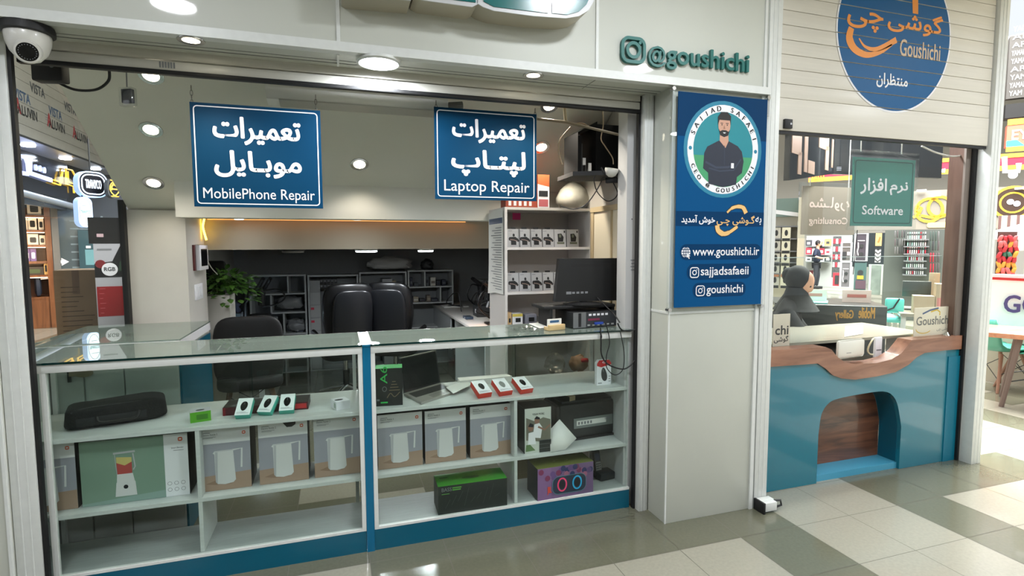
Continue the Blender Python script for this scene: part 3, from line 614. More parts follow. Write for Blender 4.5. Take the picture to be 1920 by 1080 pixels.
# ---------------------------------------------------------------- goods
def carton(name, label, cat, fr, a0, a1, b0, b1, depth, front, side, top, draw=None, group=None, d0=0.0):
    mb = MB(side); e = .0006
    p = [fr.pt(*q) for q in [(a0, b0, d0), (a1, b0, d0), (a1, b0, d0+depth), (a0, b0, d0+depth), (a0, b1, d0), (a1, b1, d0), (a1, b1, d0+depth), (a0, b1, d0+depth)]]
    mb.add(p, [(3, 2, 1, 0), (1, 2, 6, 5), (2, 3, 7, 6), (3, 0, 4, 7)]); mb.mat(front); mb.add(p, [(0, 1, 5, 4)]); mb.mat(top); mb.add(p, [(4, 5, 6, 7)])
    mb.mat(INK); 
    if draw: draw(mb, fr, a0, a1, b0, b1, d0)
    return tag(mb.build(name, None), label, cat, group)
KW = M('kettle_header', (214, 214, 216), .45); KG = M('kettle_lilac', (150, 150, 160), .45); KT = M('kettle_table', (160, 134, 116), .45); KB = M('kettle_body', (206, 206, 206), .5); KS = M('kettle_contour', (176, 176, 180), .5)
CARTD = M('carton_dark', (30, 30, 32), .5); LOGO = M('logo_orange', (200, 84, 44), .5)
def logo(mb, fr, a, b, r, d):
    mb.mat(LOGO); mb.frect(fr, a-r, a+r, b-r, b+r, d, r*.6); mb.mat(PRINTW); mb.frect(fr, a-r*.5, a+r*.5, b-r*.35, b+r*.35, d-.0004)
def kettle(mb, fr, a0, a1, b0, b1, d0):
    w, h = a1-a0, b1-b0; g = lambda pts: [(a0+w*x, b0+h*y) for x, y in pts]
    mb.mat(KT); mb.fpoly(fr, g([(0, 0), (1, 0), (1, .28), (0, .24)]), d0-.0006); mb.mat(KG); mb.fpoly(fr, g([(0, .24), (1, .28), (1, .76), (0, .76)]), d0-.0006)
    mb.mat(M('print_soft_shade', (140, 112, 94), .5)); mb.fpoly(fr, g([(.1, .12), (.3, .09), (.62, .09), (.3, .17)]), d0-.0010)
    mb.mat(KB); mb.fpoly(fr, g([(.29, .14), (.33, .105), (.48, .09), (.64, .11), (.69, .15), (.655, .645), (.29, .64), (.25, .605), (.285, .59)]), d0-.0014)
    mb.mat(KS); mb.fstroke(fr, g([(.29, .63), (.65, .635)]), h*.008, d0-.0018); mb.fpoly(fr, g([(.29, .14), (.33, .11), (.35, .62), (.30, .62)]), d0-.0017)
    mb.mat(KB); mb.fstroke(fr, g([(.64, .635), (.83, .65), (.81, .34)]), w*.035, d0-.0014)
    logo(mb, fr, a0+w*.88, b0+h*.905, w*.035, d0-.0008)
    mb.mat(INK); mb.text('Electric Kettle 2', fr, a0+w*.07, a0+w*.36, b0+h*.895, b0+h*.925, d0-.0008); mb.mat(GREYINK)
    mb.frect(fr, a0+w*.07, a0+w*.22, b0+h*.935, b0+h*.945, d0-.0008); mb.frect(fr, a0+w*.07, a0+w*.33, b0+h*.868, b0+h*.874, d0-.0008); mb.frect(fr, a0+w*.07, a0+w*.27, b0+h*.853, b0+h*.859, d0-.0008)
G3 = Fr(0, 3.0, 0)
for x0, x1, z1, lb in ((-1.437, -1.203, .735, 'leftmost white kettle carton, partly hidden by the shutter rail'), (-.684, -.452, .727, 'kettle carton right of the green blender carton'), (-.413, -.174, .733, 'kettle carton with a torn top flap, middle of the left case'), (-.144, .093, .738, 'kettle carton against the blue strip, left case side'),
                       (.186, .432, .715, 'kettle carton just right of the blue strip'), (.447, .684, .712, 'middle kettle carton of the three in the right case'), (.709, .956, .712, 'kettle carton beside the music headset box, right case')):
    o = carton('kettle_carton', lb, 'box', G3, x0, x1, MS+.001, z1, .19, KW, CARTD, CARTD, kettle, 'white kettle cartons on the middle shelf')
    if 'torn' in lb:
        w = MB(CARTD); w.fpoly(G3, [(-.3, .733), (-.23, .733), (-.232, .712), (-.25, .70), (-.275, .70)], -.001); m = w.build('torn_flap', o)
def blender_print(mb, fr, a0, a1, b0, b1, d0):
    w, h = a1-a0, b1-b0; g = lambda pts: [(a0+w*x, b0+h*y) for x, y in pts]; d = d0-.0008
    mb.mat(PRINTW); mb.fpoly(fr, g([(.77, 0), (1, 0), (1, 1), (.77, 1)]), d)
    mb.mat(M('sage_light', (136, 160, 152), .5)); mb.fpoly(fr, g([(0, 0), (.77, 0), (.77, .12), (0, .04)]), d)
    mb.mat(KB); mb.fpoly(fr, g([(.30, .10), (.50, .10), (.49, .32), (.315, .32)]), d-.0004); mb.fpoly(fr, g([(.32, .32), (.485, .32), (.47, .45), (.325, .45)]), d-.0004)
    mb.mat(M('fruit_red', (170, 70, 66), .5)); mb.fpoly(fr, g([(.33, .45), (.465, .45), (.465, .63), (.325, .63)]), d-.0004); mb.mat(M('fruit_yellow', (196, 180, 110), .5)); mb.fpoly(fr, g([(.325, .63), (.40, .58), (.465, .63), (.465, .70), (.325, .72)]), d-.0005)
    mb.mat(KS); mb.fstroke(fr, g([(.30, .78), (.50, .79)]), h*.03, d-.0005); mb.fstroke(fr, g([(.48, .76), (.495, .55), (.475, .5)]), w*.012, d-.0005); mb.fstroke(fr, g([(.312, .78), (.325, .45)]), w*.006, d-.0005)
    mb.mat(INK); mb.fdisc(fr, a0+w*.40, b0+h*.245, w*.022, d=d-.0008, n=16); mb.text('Smart Blender', fr, a0+w*.84, a0+w*.96, b0+h*.765, b0+h*.79, d-.0004)
    mb.mat(GREYINK); mb.frect(fr, a0+w*.86, a0+w*.96, b0+h*.73, b0+h*.738, d-.0004)
    for i in range(3):
        for j in range(2): mb.fstroke(fr, arc(a0+w*(.81+.065*i), b0+h*(.21-.10*j), w*.02, w*.02, 0, 330, 10), w*.004, d-.0004, True)
    logo(mb, fr, a0+w*.93, b0+h*.91, w*.022, d-.0004)
carton('blender_carton', 'wide sage green blender carton on the middle shelf', 'box', G3, -1.186, -.734, MS+.001, .722, .19, M('sage', (120, 146, 130), .5), CARTD, CARTD, blender_print)

# laptop bag
pL = P(122, 812, z=US+.003); pR = P(312, 783, z=US+.003); hd = -math.degrees(math.atan2(pR.y-pL.y, pR.x-pL.x)); bf = Fr(pL.x, pL.y, hd); bl = (pR-pL).length
t = thing('laptop_bag', 'black fabric laptop bag lying on the upper shelf of the left case', 'bag', (pL+pR)/2)
FAB = M('black_fabric', (11, 11, 12), .85, bump=.3, scale=120)
b = bmesh.new(); bmesh.ops.create_cube(b, size=1); bmesh.ops.bevel(b, geom=b.edges[:], offset=.22, segments=4, affect='EDGES', profile=.6)
b.verts.index_update(); mb = MB(FAB)
def bagp(v):
    x, y, z = v.co; s = 1+.12*math.sin(3*x)*y
    return bf.pt(bl*.5+x*bl*1.02*(1-.05*z), US+.058+z*.105*(1+.08*math.sin(7*x))-.003, .10+y*.20*s)
mb.add([bagp(v) for v in b.verts], [[v.index for v in f.verts] for f in b.faces]); b.free(); mb.build('body', t, 60)
mb = MB(BLACK); mb.tube(smoothpath([bf.pt(bl*.06, US+.09, .005), bf.pt(bl*.2, US+.102, .02), bf.pt(bl*.55, US+.104, .02), bf.pt(bl*.88, US+.1, .02), bf.pt(bl*.97, US+.08, .05)]), .004); mb.build('zip', t)
MB(M('black_pocket', (26, 27, 29), .8)).fbox(bf, bl*.10, bl*.80, US+.02, US+.062, -.006, .02, .006).build('pocket', t)
MB(BLACK).tube(smoothpath([bf.pt(bl*.30, US+.06, -.004), bf.pt(bl*.33, US+.035, -.016), bf.pt(bl*.5, US+.03, -.02), bf.pt(bl*.68, US+.035, -.016), bf.pt(bl*.72, US+.065, -.004)]), .007, 6).build('handle', t)

def fr_edge(u0, v0, u1, v1, z):
    """a frame along a box's bottom front edge seen from pixel 0 to pixel 1 on a shelf at height z"""
    p = P(u0, v0, z=z); q = P(u1, v1, z=z); return Fr(p.x, p.y, -math.degrees(math.atan2(q.y-p.y, q.x-p.x))), (q-p).length
Z = US+.0005
fr, w = fr_edge(357, 794, 396, 788, Z)
def d_green(mb, fr, a0, a1, b0, b1, d):
    mb.mat(INK); mb.poly([fr.pt((a0+a1)/2+.02*math.cos(k), b1+.0006, .035+.012*math.sin(k)) for k in [2*PI*i/16 for i in range(16)]])
    mb.mat(M('lime_dark', (60, 120, 30), .5)); mb.frect(fr, a0+w*.3, a1-w*.15, b0+.012, b1-.014, d-.0006)
carton('card_box', 'small green and grey box beside the laptop bag', 'box', fr, 0, w, Z, Z+.052, .075, M('lime', (84, 158, 34), .5), M('lime_pale', (150, 170, 140), .5), KS, d_green)
fr, w = fr_edge(418, 780, 578, 767, Z)
def d_kb(mb, fr, a0, a1, b0, b1, d):
    mb.mat(RED); mb.frect(fr, a0+w*.80, a1-w*.02, b0+.008, b1-.008, d-.0006); mb.mat(M('kb_red', (120, 26, 34), .5)); mb.frect(fr, a0, a0+w*.03, b0, b1, d-.0006)
    mb.mat(GREYINK); [mb.add([fr.pt(a0+w*x, b1+.0008, y) for x, y in ((p, q), (p+l, q), (p+l, q+.008), (p, q+.008))], [(0, 1, 2, 3)]) for p, q, l in ((.12, .12, .4), (.08, .02, .12), (.1, .04, .2))]
KBX = carton('keyboard_box', 'long dark red and black keyboard box lying behind three teal mouse boxes', 'box', fr, 0, w, Z, Z+.042, .15, M('maroon', (70, 22, 28), .45), M('maroon_dark', (44, 18, 22), .45), M('kb_top', (44, 40, 40), .3, coat=.3), d_kb)

# small mouse boxes: built lying flat at the origin, then tilted against what is behind them
def mouse_box(name, label, group, rim, top, mouse, p, rz, tilt, w=.072, l=.105, h=.032, img=(0, 0)):
    t = thing(name, label, 'box', (0, 0, 0), group)
    m = MB(rim); m.box(-w/2, w/2, 0, l, 0, h-.001, .001); m.mat(top); m.box(-w/2, w/2, 0, l, h-.001, h, 0); m.build('carton', t)
    m = MB(mouse); pts = [(img[0]+.017*math.cos(a)*(1.0+.12*math.sin(a)), l*.52+img[1]+.029*math.sin(a), h+.0008) for a in [2*PI*i/24 for i in range(24)]]; m.poly(pts); m.mat(M('mouse_seam', (70, 72, 74), .4)); m.poly([(img[0]-.0012, l*.60, h+.0013), (img[0]+.0012, l*.60, h+.0013), (img[0]+.0012, l*.78, h+.0013), (img[0]-.0012, l*.78, h+.0013)])
    m.mat(GREYINK)
    for k, x in enumerate((.8, .6)): m.poly([(-w*.4, l*.10+k*.006, h+.0008), (-w*.4+w*x, l*.10+k*.006, h+.0008), (-w*.4+w*x, l*.10+k*.006+.002, h+.0008), (-w*.4, l*.10+k*.006+.002, h+.0008)])
    m.build('printed_mouse', t); t.location = p; t.rotation_euler = (math.radians(tilt), 0, math.radians(rz)); return t
MT = M('mint', (80, 176, 158), .5); MP = M('mint_print', (222, 230, 230), .5)
for u, v, rz, lb in ((456, 785, -8, 'leftmost of three mint mouse boxes leaning on the keyboard box'), (498, 779, -22, 'middle of three mint mouse boxes leaning on the keyboard box'), (538, 776, -4, 'rightmost of three mint mouse boxes leaning on the keyboard box')):
    p = P(u, v, z=Z); mouse_box('mouse_box', lb, 'mint mouse boxes', MT, MP, GLOSSB, p, rz, 38)
RM = M('mouse_red', (206, 60, 44), .5)
for u, v, rz, lb in ((909, 746, 12, 'left one of three red mouse boxes by the open laptop'), (948, 742, 11, 'middle one of three red mouse boxes, pale mouse printed on top'), (987, 738, 12, 'right one of three red mouse boxes by the open laptop')):
    p = P(u, v, z=Z); mouse_box('mouse_box', lb, 'red mouse boxes', RM, PRINTW, M('pale_mouse', (120, 124, 122), .4) if 'pale' in lb else GLOSSB, p, rz, 24, .084, .12, .036)
fr, w = fr_edge(631, 770, 657, 765, Z)
def d_sw(mb, fr, a0, a1, b0, b1, d): mb.mat(INK); mb.poly([fr.pt((a0+a1)/2-.01+.024*math.cos(k), b1+.0006, .04+.014*math.sin(k)) for k in [2*PI*i/16 for i in range(16)]])
o = carton('card_box', 'small white box alone at the right end of the left upper shelf', 'box', fr, 0, w*1.0, Z, Z+.045, .085, PRINTW, PRINTW, PRINTW, d_sw)
m = MB(M('label_green', (80, 130, 90), .5)); [m.add([fr.pt(-.0008, Z+.008+b, .015+.05*c+.012*k) for b, c in ((0, 0), (.028, 0), (.028, .12), (0, .12))], [(0, 1, 2, 3)]) for k in range(2)]; m.build('side_label', o)
# black speaker box reading A6
fr = Fr(0, 3.0, 0); a0, b0 = fr.px(705, 767); a1, _ = fr.px(755, 760); _, b1 = fr.px(730, 690); b0 = Z; fr2 = Fr(*fr.pt(a0, 0, 0).xy, 6); w = (a1-a0)
M('box_green', (60, 190, 90), .5)
def d_a6(mb, fr, A0, A1, B0, B1, d):
    mb.mat(M('box_green', (60, 190, 90), .5)); vs, fs, _a = tmesh('A6', .02, False); mb.add([fr.pt(A0+w*(.44-.26*y), B0+.125+.095*x, d-.0008) for x, y, z in vs], fs); mb.frect(fr, A0+w*.18, A0+w*.44, B0+.016, B0+.024, d-.0008)
    mb.mat(M('foil_pattern', (120, 106, 84), .4)); mb.fstroke(fr, smoothpath([(A0+w*.45, B0+.05, 0), (A0+w*.6, B0+.075, 0), (A0+w*.7, B0+.06, 0), (A0+w*.85, B0+.085, 0)]) and [(v.x, v.y) for v in smoothpath([(A0+w*.42, B0+.045, 0), (A0+w*.55, B0+.07, 0), (A0+w*.7, B0+.05, 0), (A0+w*.9, B0+.075, 0)])], .004, d-.0008)
    for k in range(4): mb.frect(fr, A0+w*(.5+.04*k), A0+w*(.9-.05*k), B0+.085+.016*k, B0+.089+.016*k, d-.0008)
    mb.mat(GREYINK); mb.fstroke(fr, arc(A0+w*.33, B0+.095, .011, .013, 0, 340, 14), .003, d-.0008, True); mb.frect(fr, A0+w*.04, A0+w*.14, B0+.03, B0+.04, d-.0008)
carton('speaker_carton', 'upright black box with green top reading A6 on the upper shelf', 'box', fr2, 0, w, Z, b1, .10, M('a6_black', (34, 36, 36), .45), M('a6_side', (24, 26, 26), .45), M('box_green'), d_a6)
# laptop
H0 = P(757, 739, z=Z+.008); H1 = P(826, 719, z=Z+.008); F0 = P(790, 756, z=Z+.008); F1 = F0+(H1-H0); t = thing('laptop', 'open silver laptop with a dark screen on the right upper shelf', 'laptop', (H0+F1)/2-Vector((0, 0, .008)))
SIL = M('laptop_silver', (160, 156, 150), .35, metal=.3); up = Vector((0, 0, .014)); e1 = (H1-H0); e2 = (F0-H0)
dn = Vector((0, 0, -.008)); MB(SIL).hexa([F0+dn, F1+dn, H1+dn, H0+dn, F0+up+dn, F1+up+dn, H1+up+dn, H0+up+dn]).build('base', t); kb_ = [c_ for c_ in t.children if c_.name.startswith('base')][0]
q = lambda s, r, z=.0065: H0+e1*s+e2*r+Vector((0, 0, z))
mb = MB(M('keys_dark', (34, 35, 36), .5)); mb.poly([q(.06, .14), q(.94, .14), q(.94, .58), q(.06, .58)]); mb.mat(M('key_gap', (70, 70, 70), .5))
for k in range(1, 5): mb.poly([q(.06, .14+.088*k-.006, .0068), q(.94, .14+.088*k-.006, .0068), q(.94, .14+.088*k+.006, .0068), q(.06, .14+.088*k+.006, .0068)])
mb.build('keyboard', kb_); MB(M('touchpad', (120, 117, 112), .3)).poly([q(.33, .66), q(.67, .66), q(.67, .94), q(.33, .94)]).build('touchpad', kb_)
bk = (-e2).normalized(); T = Vector((0, 0, .205))+bk*.055; th = bk*.006
mb = MB(M('lid_dark', (40, 41, 43), .3)); mb.hexa([H0, H1, H1+th, H0+th, H0+T, H1+T, H1+T+th, H0+T+th]); ld_ = mb.build('lid', t)
nrm = e1.cross(T).normalized(); nrm = nrm if nrm.dot(e2) > 0 else -nrm
MB(M('screen_off', (28, 30, 31), .12)).poly([H0+nrm*.0008+e1*.03+T*.08, H0+nrm*.0008+e1*.97+T*.08, H0+nrm*.0008+e1*.97+T*.96, H0+nrm*.0008+e1*.03+T*.96]).build('screen', ld_)
MB(SIL).tube([H0+T, H1+T], .003, 6).build('lid_rim', ld_)
# loose papers by the laptop
for pts, z, lb in ((((836, 727), (850, 738), (884, 722), (874, 712)), .022, 'white sheet of paper lying over the laptop corner'), (((858, 708), (862, 714), (960, 705), (950, 701)), .036, 'papers and clear bags behind the red mouse boxes')):
    m = MB(PAPER); m.prism([P(u, v, z=Z+z) for u, v in pts], (0, 0, .0005-z if z > .03 else .002)); tag(m.build('paper_sheet'), lb, 'paper')
# hanging mouse pack
fr = Fr(0, 3.02, 0); a0, b0 = fr.px(1119, 722); a1, b1 = fr.px(1146, 674); t = thing('mouse_pack', 'white and red mouse pack standing alone at the right of the upper shelf', 'package', fr.pt((a0+a1)/2, Z, 0)); w = a1-a0
m = MB(PRINTW); m.fprism(fr, [(a0, Z), (a1, Z), (a1, b1-.02), (a1-.015, b1), (a0+.015, b1), (a0, b1-.02)], 0, .03); m.build('carton', t)
m = MB(RED); m.fpoly(fr, [(a0, b1-.035), (a0+w*.3, b1-.045), (a1, b1-.03), (a1, b1-.02), (a1-.015, b1), (a0+.015, b1), (a0, b1-.02)], -.0008); m.mat(PRINTW); m.fstroke(fr, arc(a0+w*.5, b1-.014, .012, .005, 0, 330, 12), .003, -.0014, True); m.build('red_tab', t)
m = MB(DARK); m.fpoly(fr, [(a0+w*.5+.020*math.cos(k)*(1-.2*math.sin(k))+.010*math.sin(k)*-.6, Z+.068+.044*math.sin(k)) for k in [2*PI*i/24 for i in range(24)]], -.0008); m.mat(GREYINK); m.fstroke(fr, [(a0+w*.45, Z+.085), (a0+w*.40, Z+.105)], .004, -.0014); m.frect(fr, a0+w*.08, a0+w*.35, Z+.01, Z+.016, -.0008)
for k in range(3): m.frect(fr, a0+w*.82, a0+w*.95, Z+.02+.016*k, Z+.024+.016*k, -.0008)
m.build('printed_mouse', t)
# headphone box
fr = Fr(0, 2.96, 0); a0, _ = fr.px(984, 850); a1, _ = fr.px(1033, 840); _, b1 = fr.px(1005, 765); w = a1-a0
def d_mus(mb, fr, A0, A1, B0, B1, d):
    w, h = A1-A0, B1-B0; g = lambda pts: [(A0+w*x, B0+h*y) for x, y in pts]; d -= .0006
    mb.mat(M('photo_foliage', (112, 110, 98), .5)); mb.fpoly(fr, g([(.05, .3), (.98, .2), (.98, .72), (.7, .78), (.4, .70), (.05, .8)]), d); mb.mat(M('photo_skin', (140, 104, 88), .5)); mb.fdisc(fr, A0+w*.46, B0+h*.72, w*.10, w*.14, d-.0006, 14); mb.fdisc(fr, A0+w*.22, B0+h*.58, w*.11, w*.14, d-.0006, 14); mb.fstroke(fr, g([(.5, .58), (.75, .5), (.97, .60)]), w*.07, d-.0008)
    mb.mat(PRINTW); mb.fpoly(fr, g([(.3, .35), (.36, .64), (.55, .66), (.66, .56), (.6, .32)]), d-.0007); mb.fpoly(fr, g([(.12, .2), (.14, .46), (.36, .48), (.42, .2)]), d-.0009); mb.mat(INK); mb.fpoly(fr, g([(.35, .76), (.44, .82), (.57, .78), (.57, .74)]), d-.0009); mb.fpoly(fr, g([(.12, .60), (.2, .68), (.33, .64), (.32, .58)]), d-.0009)
    mb.text('YOUR MUSIC', fr, A0+w*.28, A0+w*.74, B0+h*.845, B0+h*.885, d-.001, .01); mb.mat(M('print_moss', (92, 120, 76), .5)); mb.fpoly(fr, g([(.03, .05), (.05, .2), (.2, .2), (.4, .06)]), d-.001)
    mb.mat(M('photo_panel', (36, 40, 40), .4)); mb.frect(fr, A0+w*.55, A1, B0, B0+h*.28, d-.0011); mb.mat(M('photo_panel_edge', (110, 112, 112), .4))
    for k in range(3): mb.frect(fr, A0+w*.55, A1, B0+h*.09*(k+1), B0+h*(.09*(k+1)+.008), d-.0014)
carton('headphone_box', 'dark box with a photo of two runners on the right middle shelf', 'box', fr, a0, a1, MS+.001, b1, .15, M('photo_light', (196, 200, 192), .45), M('photo_side', (44, 46, 44), .5), M('photo_top', (40, 36, 34), .5), d_mus)
# printer
t = thing('printer', 'black laser printer with a silver label plate at the right end of the middle shelf', 'printer', P(1105, 815, z=MS)); fr = Fr(1.4, 3.06, -4)
a0, _ = fr.px(1052, 800); a1, _ = fr.px(1166, 800); _, b1 = fr.px(1110, 752); PR = M('printer_black', (36, 38, 39), .5)
MB(PR).fbox(fr, a0, a1, MS+.012, b1-.012, .02, .26, .018).build('body', t); MB(PR).fbox(fr, a0-.02, a0+.09, MS+.004, b1-.02, .03, .24, .015).build('side_cover', t); m = MB(DARK); m.fbox(fr, a0+.03, a1-.02, b1-.014, b1, .05, .22, .004); m.build('top_lid', t)
c0, d0_ = fr.px(1078, 806); c1, d1_ = fr.px(1151, 777); m = MB(M('label_silver', (120, 126, 124), .4)); m.fbox(fr, c0, c1, d0_, d1_, .014, .022, .001); m.mat(PAPER); m.frect(fr, c0+.02, c1-.05, d0_+.018, d0_+.05, .0135); m.mat(GREYINK); m.frect(fr, c1-.06, c1-.02, d1_-.03, d1_-.01, .0135)
for k in range(5): m.frect(fr, c0+.03+.022*k, c0+.042+.022*k, d0_+.024, d0_+.042, .013)
m.build('label_plate', t); MB(BLACK).fbox(fr, a0+.04, a1-.03, MS+.001, MS+.014, .01, .2).build('feet', t)
MB(BLACK).tube(smoothpath([fr.pt(a1-.005, b1-.06, .1), fr.pt(a1+.02, b1-.12, .06), fr.pt(a1+.012, MS+.04, .03), fr.pt(a1+.03, MS+.008, .0)]), .004).build('power_cord', t)
fr = Fr(*P(1068, 753, z=b1).xy, -20); carton('part_box', 'tiny beige box lying on top of the black printer', 'box', fr, 0, .05, b1+.001, b1+.03, .10, M('part_beige', (196, 180, 150), .5), DARK, M('part_beige'), None)
# folded paper beside the printer
m = MB(PAPER); m.poly([P(1031, 806, y=3.0), P(1049, 786, y=3.02), P(1081, 822, y=2.98), P(1060, 843, z=MS+.003), P(1032, 848, z=MS+.003)]); m.poly([P(1031, 806, y=3.002), P(1049, 786, y=3.022), P(1049, 786, y=3.03)]); o = m.build('paper_sheet'); so = o.modifiers.new('t', 'SOLIDIFY'); so.thickness = .001; tag(o, 'creased white paper leaning between the headphone box and the printer', 'paper')
# deck goods
fr, w = fr_edge(822, 966, 951, 947, DK+.001)
def d_bass(mb, fr, a0, a1, b0, b1, d):
    d -= .0008; h = b1-b0; mb.mat(GREYINK); mb.text('BASS', fr, a0+w*.05, a0+w*.19, b0+h*.80, b0+h*.93, d, .01); mb.mat(M('bass_lime', (96, 170, 70), .5)); mb.frect(fr, a0+w*.20, a0+w*.33, b0+h*.88, b0+h*.92, d); mb.frect(fr, a0+w*.20, a0+w*.32, b0+h*.81, b0+h*.85, d)
    mb.frect(fr, a0+w*.05, a0+w*.16, b0+h*.70, b0+h*.72, d); mb.mat(M('bass_line', (64, 68, 68), .5))
    for k in range(9): x = a0+w*(.1+.09*k); mb.fstroke(fr, [(x, b0+h*(.2+.1*(k % 3))), (x+w*.07, b0+h*(.5+.12*(k % 4)))], .003, d)
    mb.mat(M('bass_dark_green', (30, 90, 36), .5)); mb.poly([fr.pt(a0+w*(.5+.13*math.cos(k)), b1+.0008, .075+.018*math.sin(k)) for k in [2*PI*i/20 for i in range(20)]]); mb.poly([fr.pt(a0+w*x, b1+.0008, y) for x, y in ((.06, .10), (.18, .10), (.18, .116), (.06, .116))])
carton('bass_speaker_box', 'black box with bright green lid reading BASS on the bottom deck', 'box', fr, 0, w, DK+.001, DK+.165, .16, M('bass_front', (38, 42, 42), .45), M('bass_side', (60, 64, 62), .5), M('bass_green', (56, 140, 44), .45), d_bass)
fr, w = fr_edge(1008, 940, 1112, 922, DK+.001)
def d_party(mb, fr, a0, a1, b0, b1, d):
    h = b1-b0; d -= .0008; rnd = random.Random(3)
    for k in range(26):
        mb.mat([M('crowd_purple', (92, 70, 116), .5), M('crowd_navy', (44, 52, 92), .5), M('crowd_pink', (150, 92, 118), .5), M('crowd_wine', (110, 50, 80), .5)][k % 4]); mb.fdisc(fr, a0+w*(.05+.9*rnd.random()), b0+h*(.60+.34*rnd.random()), w*.045, h*.09, d-.00006*k, 12)
    d -= .002; mb.mat(M('party_body', (40, 50, 66), .4)); mb.frect(fr, a0+w*.26, a0+w*.86, b0+h*.12, b0+h*.68, d, h*.2); mb.mat(M('party_edge', (80, 130, 140), .4)); mb.fstroke(fr, rrect(a0+w*.26, a0+w*.86, b0+h*.12, b0+h*.68, h*.2), .003, d-.0005, True)
    for x, m1 in ((.43, M('ring_pink', (220, 70, 110), .4)), (.70, M('ring_cyan', (40, 170, 220), .4))): mb.mat(m1); mb.fstroke(fr, arc(a0+w*x, b0+h*.41, w*.075, h*.20, 0, 352, 28), .009, d-.0006, True); mb.mat(INK); mb.fdisc(fr, a0+w*x, b0+h*.41, w*.052, h*.14, d-.0006, 18)
    mb.mat(M('party_orange', (206, 80, 60), .5)); mb.text('JBL', fr, a0+w*.17, a0+w*.24, b0+h*.15, b0+h*.40, d, .02); mb.mat(INK); mb.fstroke(fr, arc(a0+w*.45, b1, .03, .012, 0, 180, 8), .002, d) if 0 else None
    mb.mat(M('box_handle', (120, 124, 84), .5)); mb.add([fr.pt(a0+w*.5+.05*math.cos(k)*s, b1+.0008, .08+.02*math.sin(k)*s) for s in (1, .8) for k in [2*PI*i/20 for i in range(20)]], [(i, (i+1) % 20, 20+(i+1) % 20, 20+i) for i in range(20)])
carton('party_speaker_box', 'purple printed speaker box with olive lid and two glowing rings on the bottom deck', 'box', fr, 0, w, DK+.001, DK+.195, .17, M('party_purple', (116, 90, 128), .5), M('party_side', (40, 40, 44), .5), M('party_olive', (98, 104, 52), .5), d_party)
t = thing('cordless_phone', 'black and silver cordless phone on its base at the right of the bottom deck', 'phone', P(1136, 902, z=DK)); fr = Fr(*P(1136, 902, z=DK).xy, -8); PH_ = M('phone_black', (34, 36, 40), .35)
MB(PH_).fbox(fr, -.04, .075, DK+.001, DK+.05, 0, .09, .008).build('base', t); hf = Fr(*fr.pt(-.012, 0, .035).xy, -8, 0, 14); hz = DK+.02
hs_ = MB(PH_).fbox(hf, -.026, .026, hz, hz+.165, -.02, .008, .008).build('handset', t); m = MB(M('phone_silver', (150, 152, 152), .35, metal=.4)); m.frect(hf, -.02, .02, hz+.02, hz+.085, -.0206, .006); m.mat(PH_)
for i in range(3):
    for j in range(4): m.frect(hf, -.016+.012*i, -.008+.012*i, hz+.026+.014*j, hz+.035+.014*j, -.0212)
m.build('keypad', hs_); MB(M('phone_screen', (60, 66, 84), .2)).frect(hf, -.018, .018, hz+.095, hz+.14, -.0206).build('screen', hs_); MB(PH_).tube([hf.pt(-.018, hz+.16, -.005), hf.pt(-.04, hz+.215, 0)], .004, 6).build('antenna', hs_)
MB(BLACK).tube(smoothpath([fr.pt(-.04, DK+.02, .05), fr.pt(-.075, DK+.06, .07), fr.pt(-.05, DK+.11, .09), fr.pt(-.09, DK+.09, .1), fr.pt(-.06, DK+.02, .1), fr.pt(-.10, DK+.13, .11)]), .004, 6).build('cord', t)
# bubble wrap and cables at the back of the right upper shelf
BW = GLASS('bubble_film', (232, 228, 222), .12, .5, .25)
for u, v, r, lb in ((1040, 690, .075, 'crumpled clear bubble wrap behind the sliding glass, left lump'), (1085, 690, .065, 'brown taped parcel wrapped in film behind the sliding glass')):
    b = bmesh.new(); bmesh.ops.create_icosphere(b, subdivisions=3, radius=1); p = P(u, v, y=3.55); p.z = .80 if 'bubble' in lb else .79; m = MB(BW if 'bubble' in lb else M('kraft', (150, 112, 84), .6)); rn = random.Random(int(u))
    b.verts.index_update(); m.add([p+v_.co*r*(.8+.35*rn.random()) for v_ in b.verts], [[q.index for q in f.verts] for f in b.faces]); b.free()
    if 'parcel' in lb: m.mat(RED); m.box(p.x-.01, p.x+.04, p.y-.075, p.y-.06, p.z+.02, p.z+.045)
    tag(m.build('bubble_wrap' if 'bubble' in lb else 'parcel', None, 180 if 'parcel' in lb else 10), lb, 'packing')
# ================================================================ inside the repair shop
# counter-top things
t = thing('desktop_computer', 'black and silver desktop computer lying on the counter with its ports facing out', 'computer', (1.53, 3.1, CT)); cf = Fr(1.374, 3.031, -5.5)
MB(M('case_black', (30, 31, 33), .45)).fbox(cf, 0, .315, CT+.004, CT+.10, .004, .24, .003).build('case', t)
m = MB(M('back_plate', (120, 122, 124), .4, metal=.5)); m.fbox(cf, 0, .09, CT+.004, CT+.10, 0, .004); m.build('power_supply', t)
m = MB(M('port_dark', (44, 46, 50), .5)); m.fbox(cf, .09, .315, CT+.004, CT+.10, .001, .004); m.mat(BLACK); m.frect(cf, .035, .055, CT+.01, CT+.095, -.001); m.mat(M('port_maroon', (120, 40, 66), .5)); m.frect(cf, .105, .19, CT+.045, CT+.058, 0); m.mat(PRINTW)
for k in range(5): m.frect(cf, .11+.03*k, .13+.03*k, CT+.075, CT+.088, 0)
m.mat(M('port_blue', (40, 70, 160), .4)); m.fbox(cf, .15, .21, CT+.02, CT+.034, -.012, 0)
for k in range(6): m.mat(CHROME); m.frect(cf, .10+.035*k, .12+.035*k, CT+.012, CT+.022, -.0005)
m.build('port_panel', t)
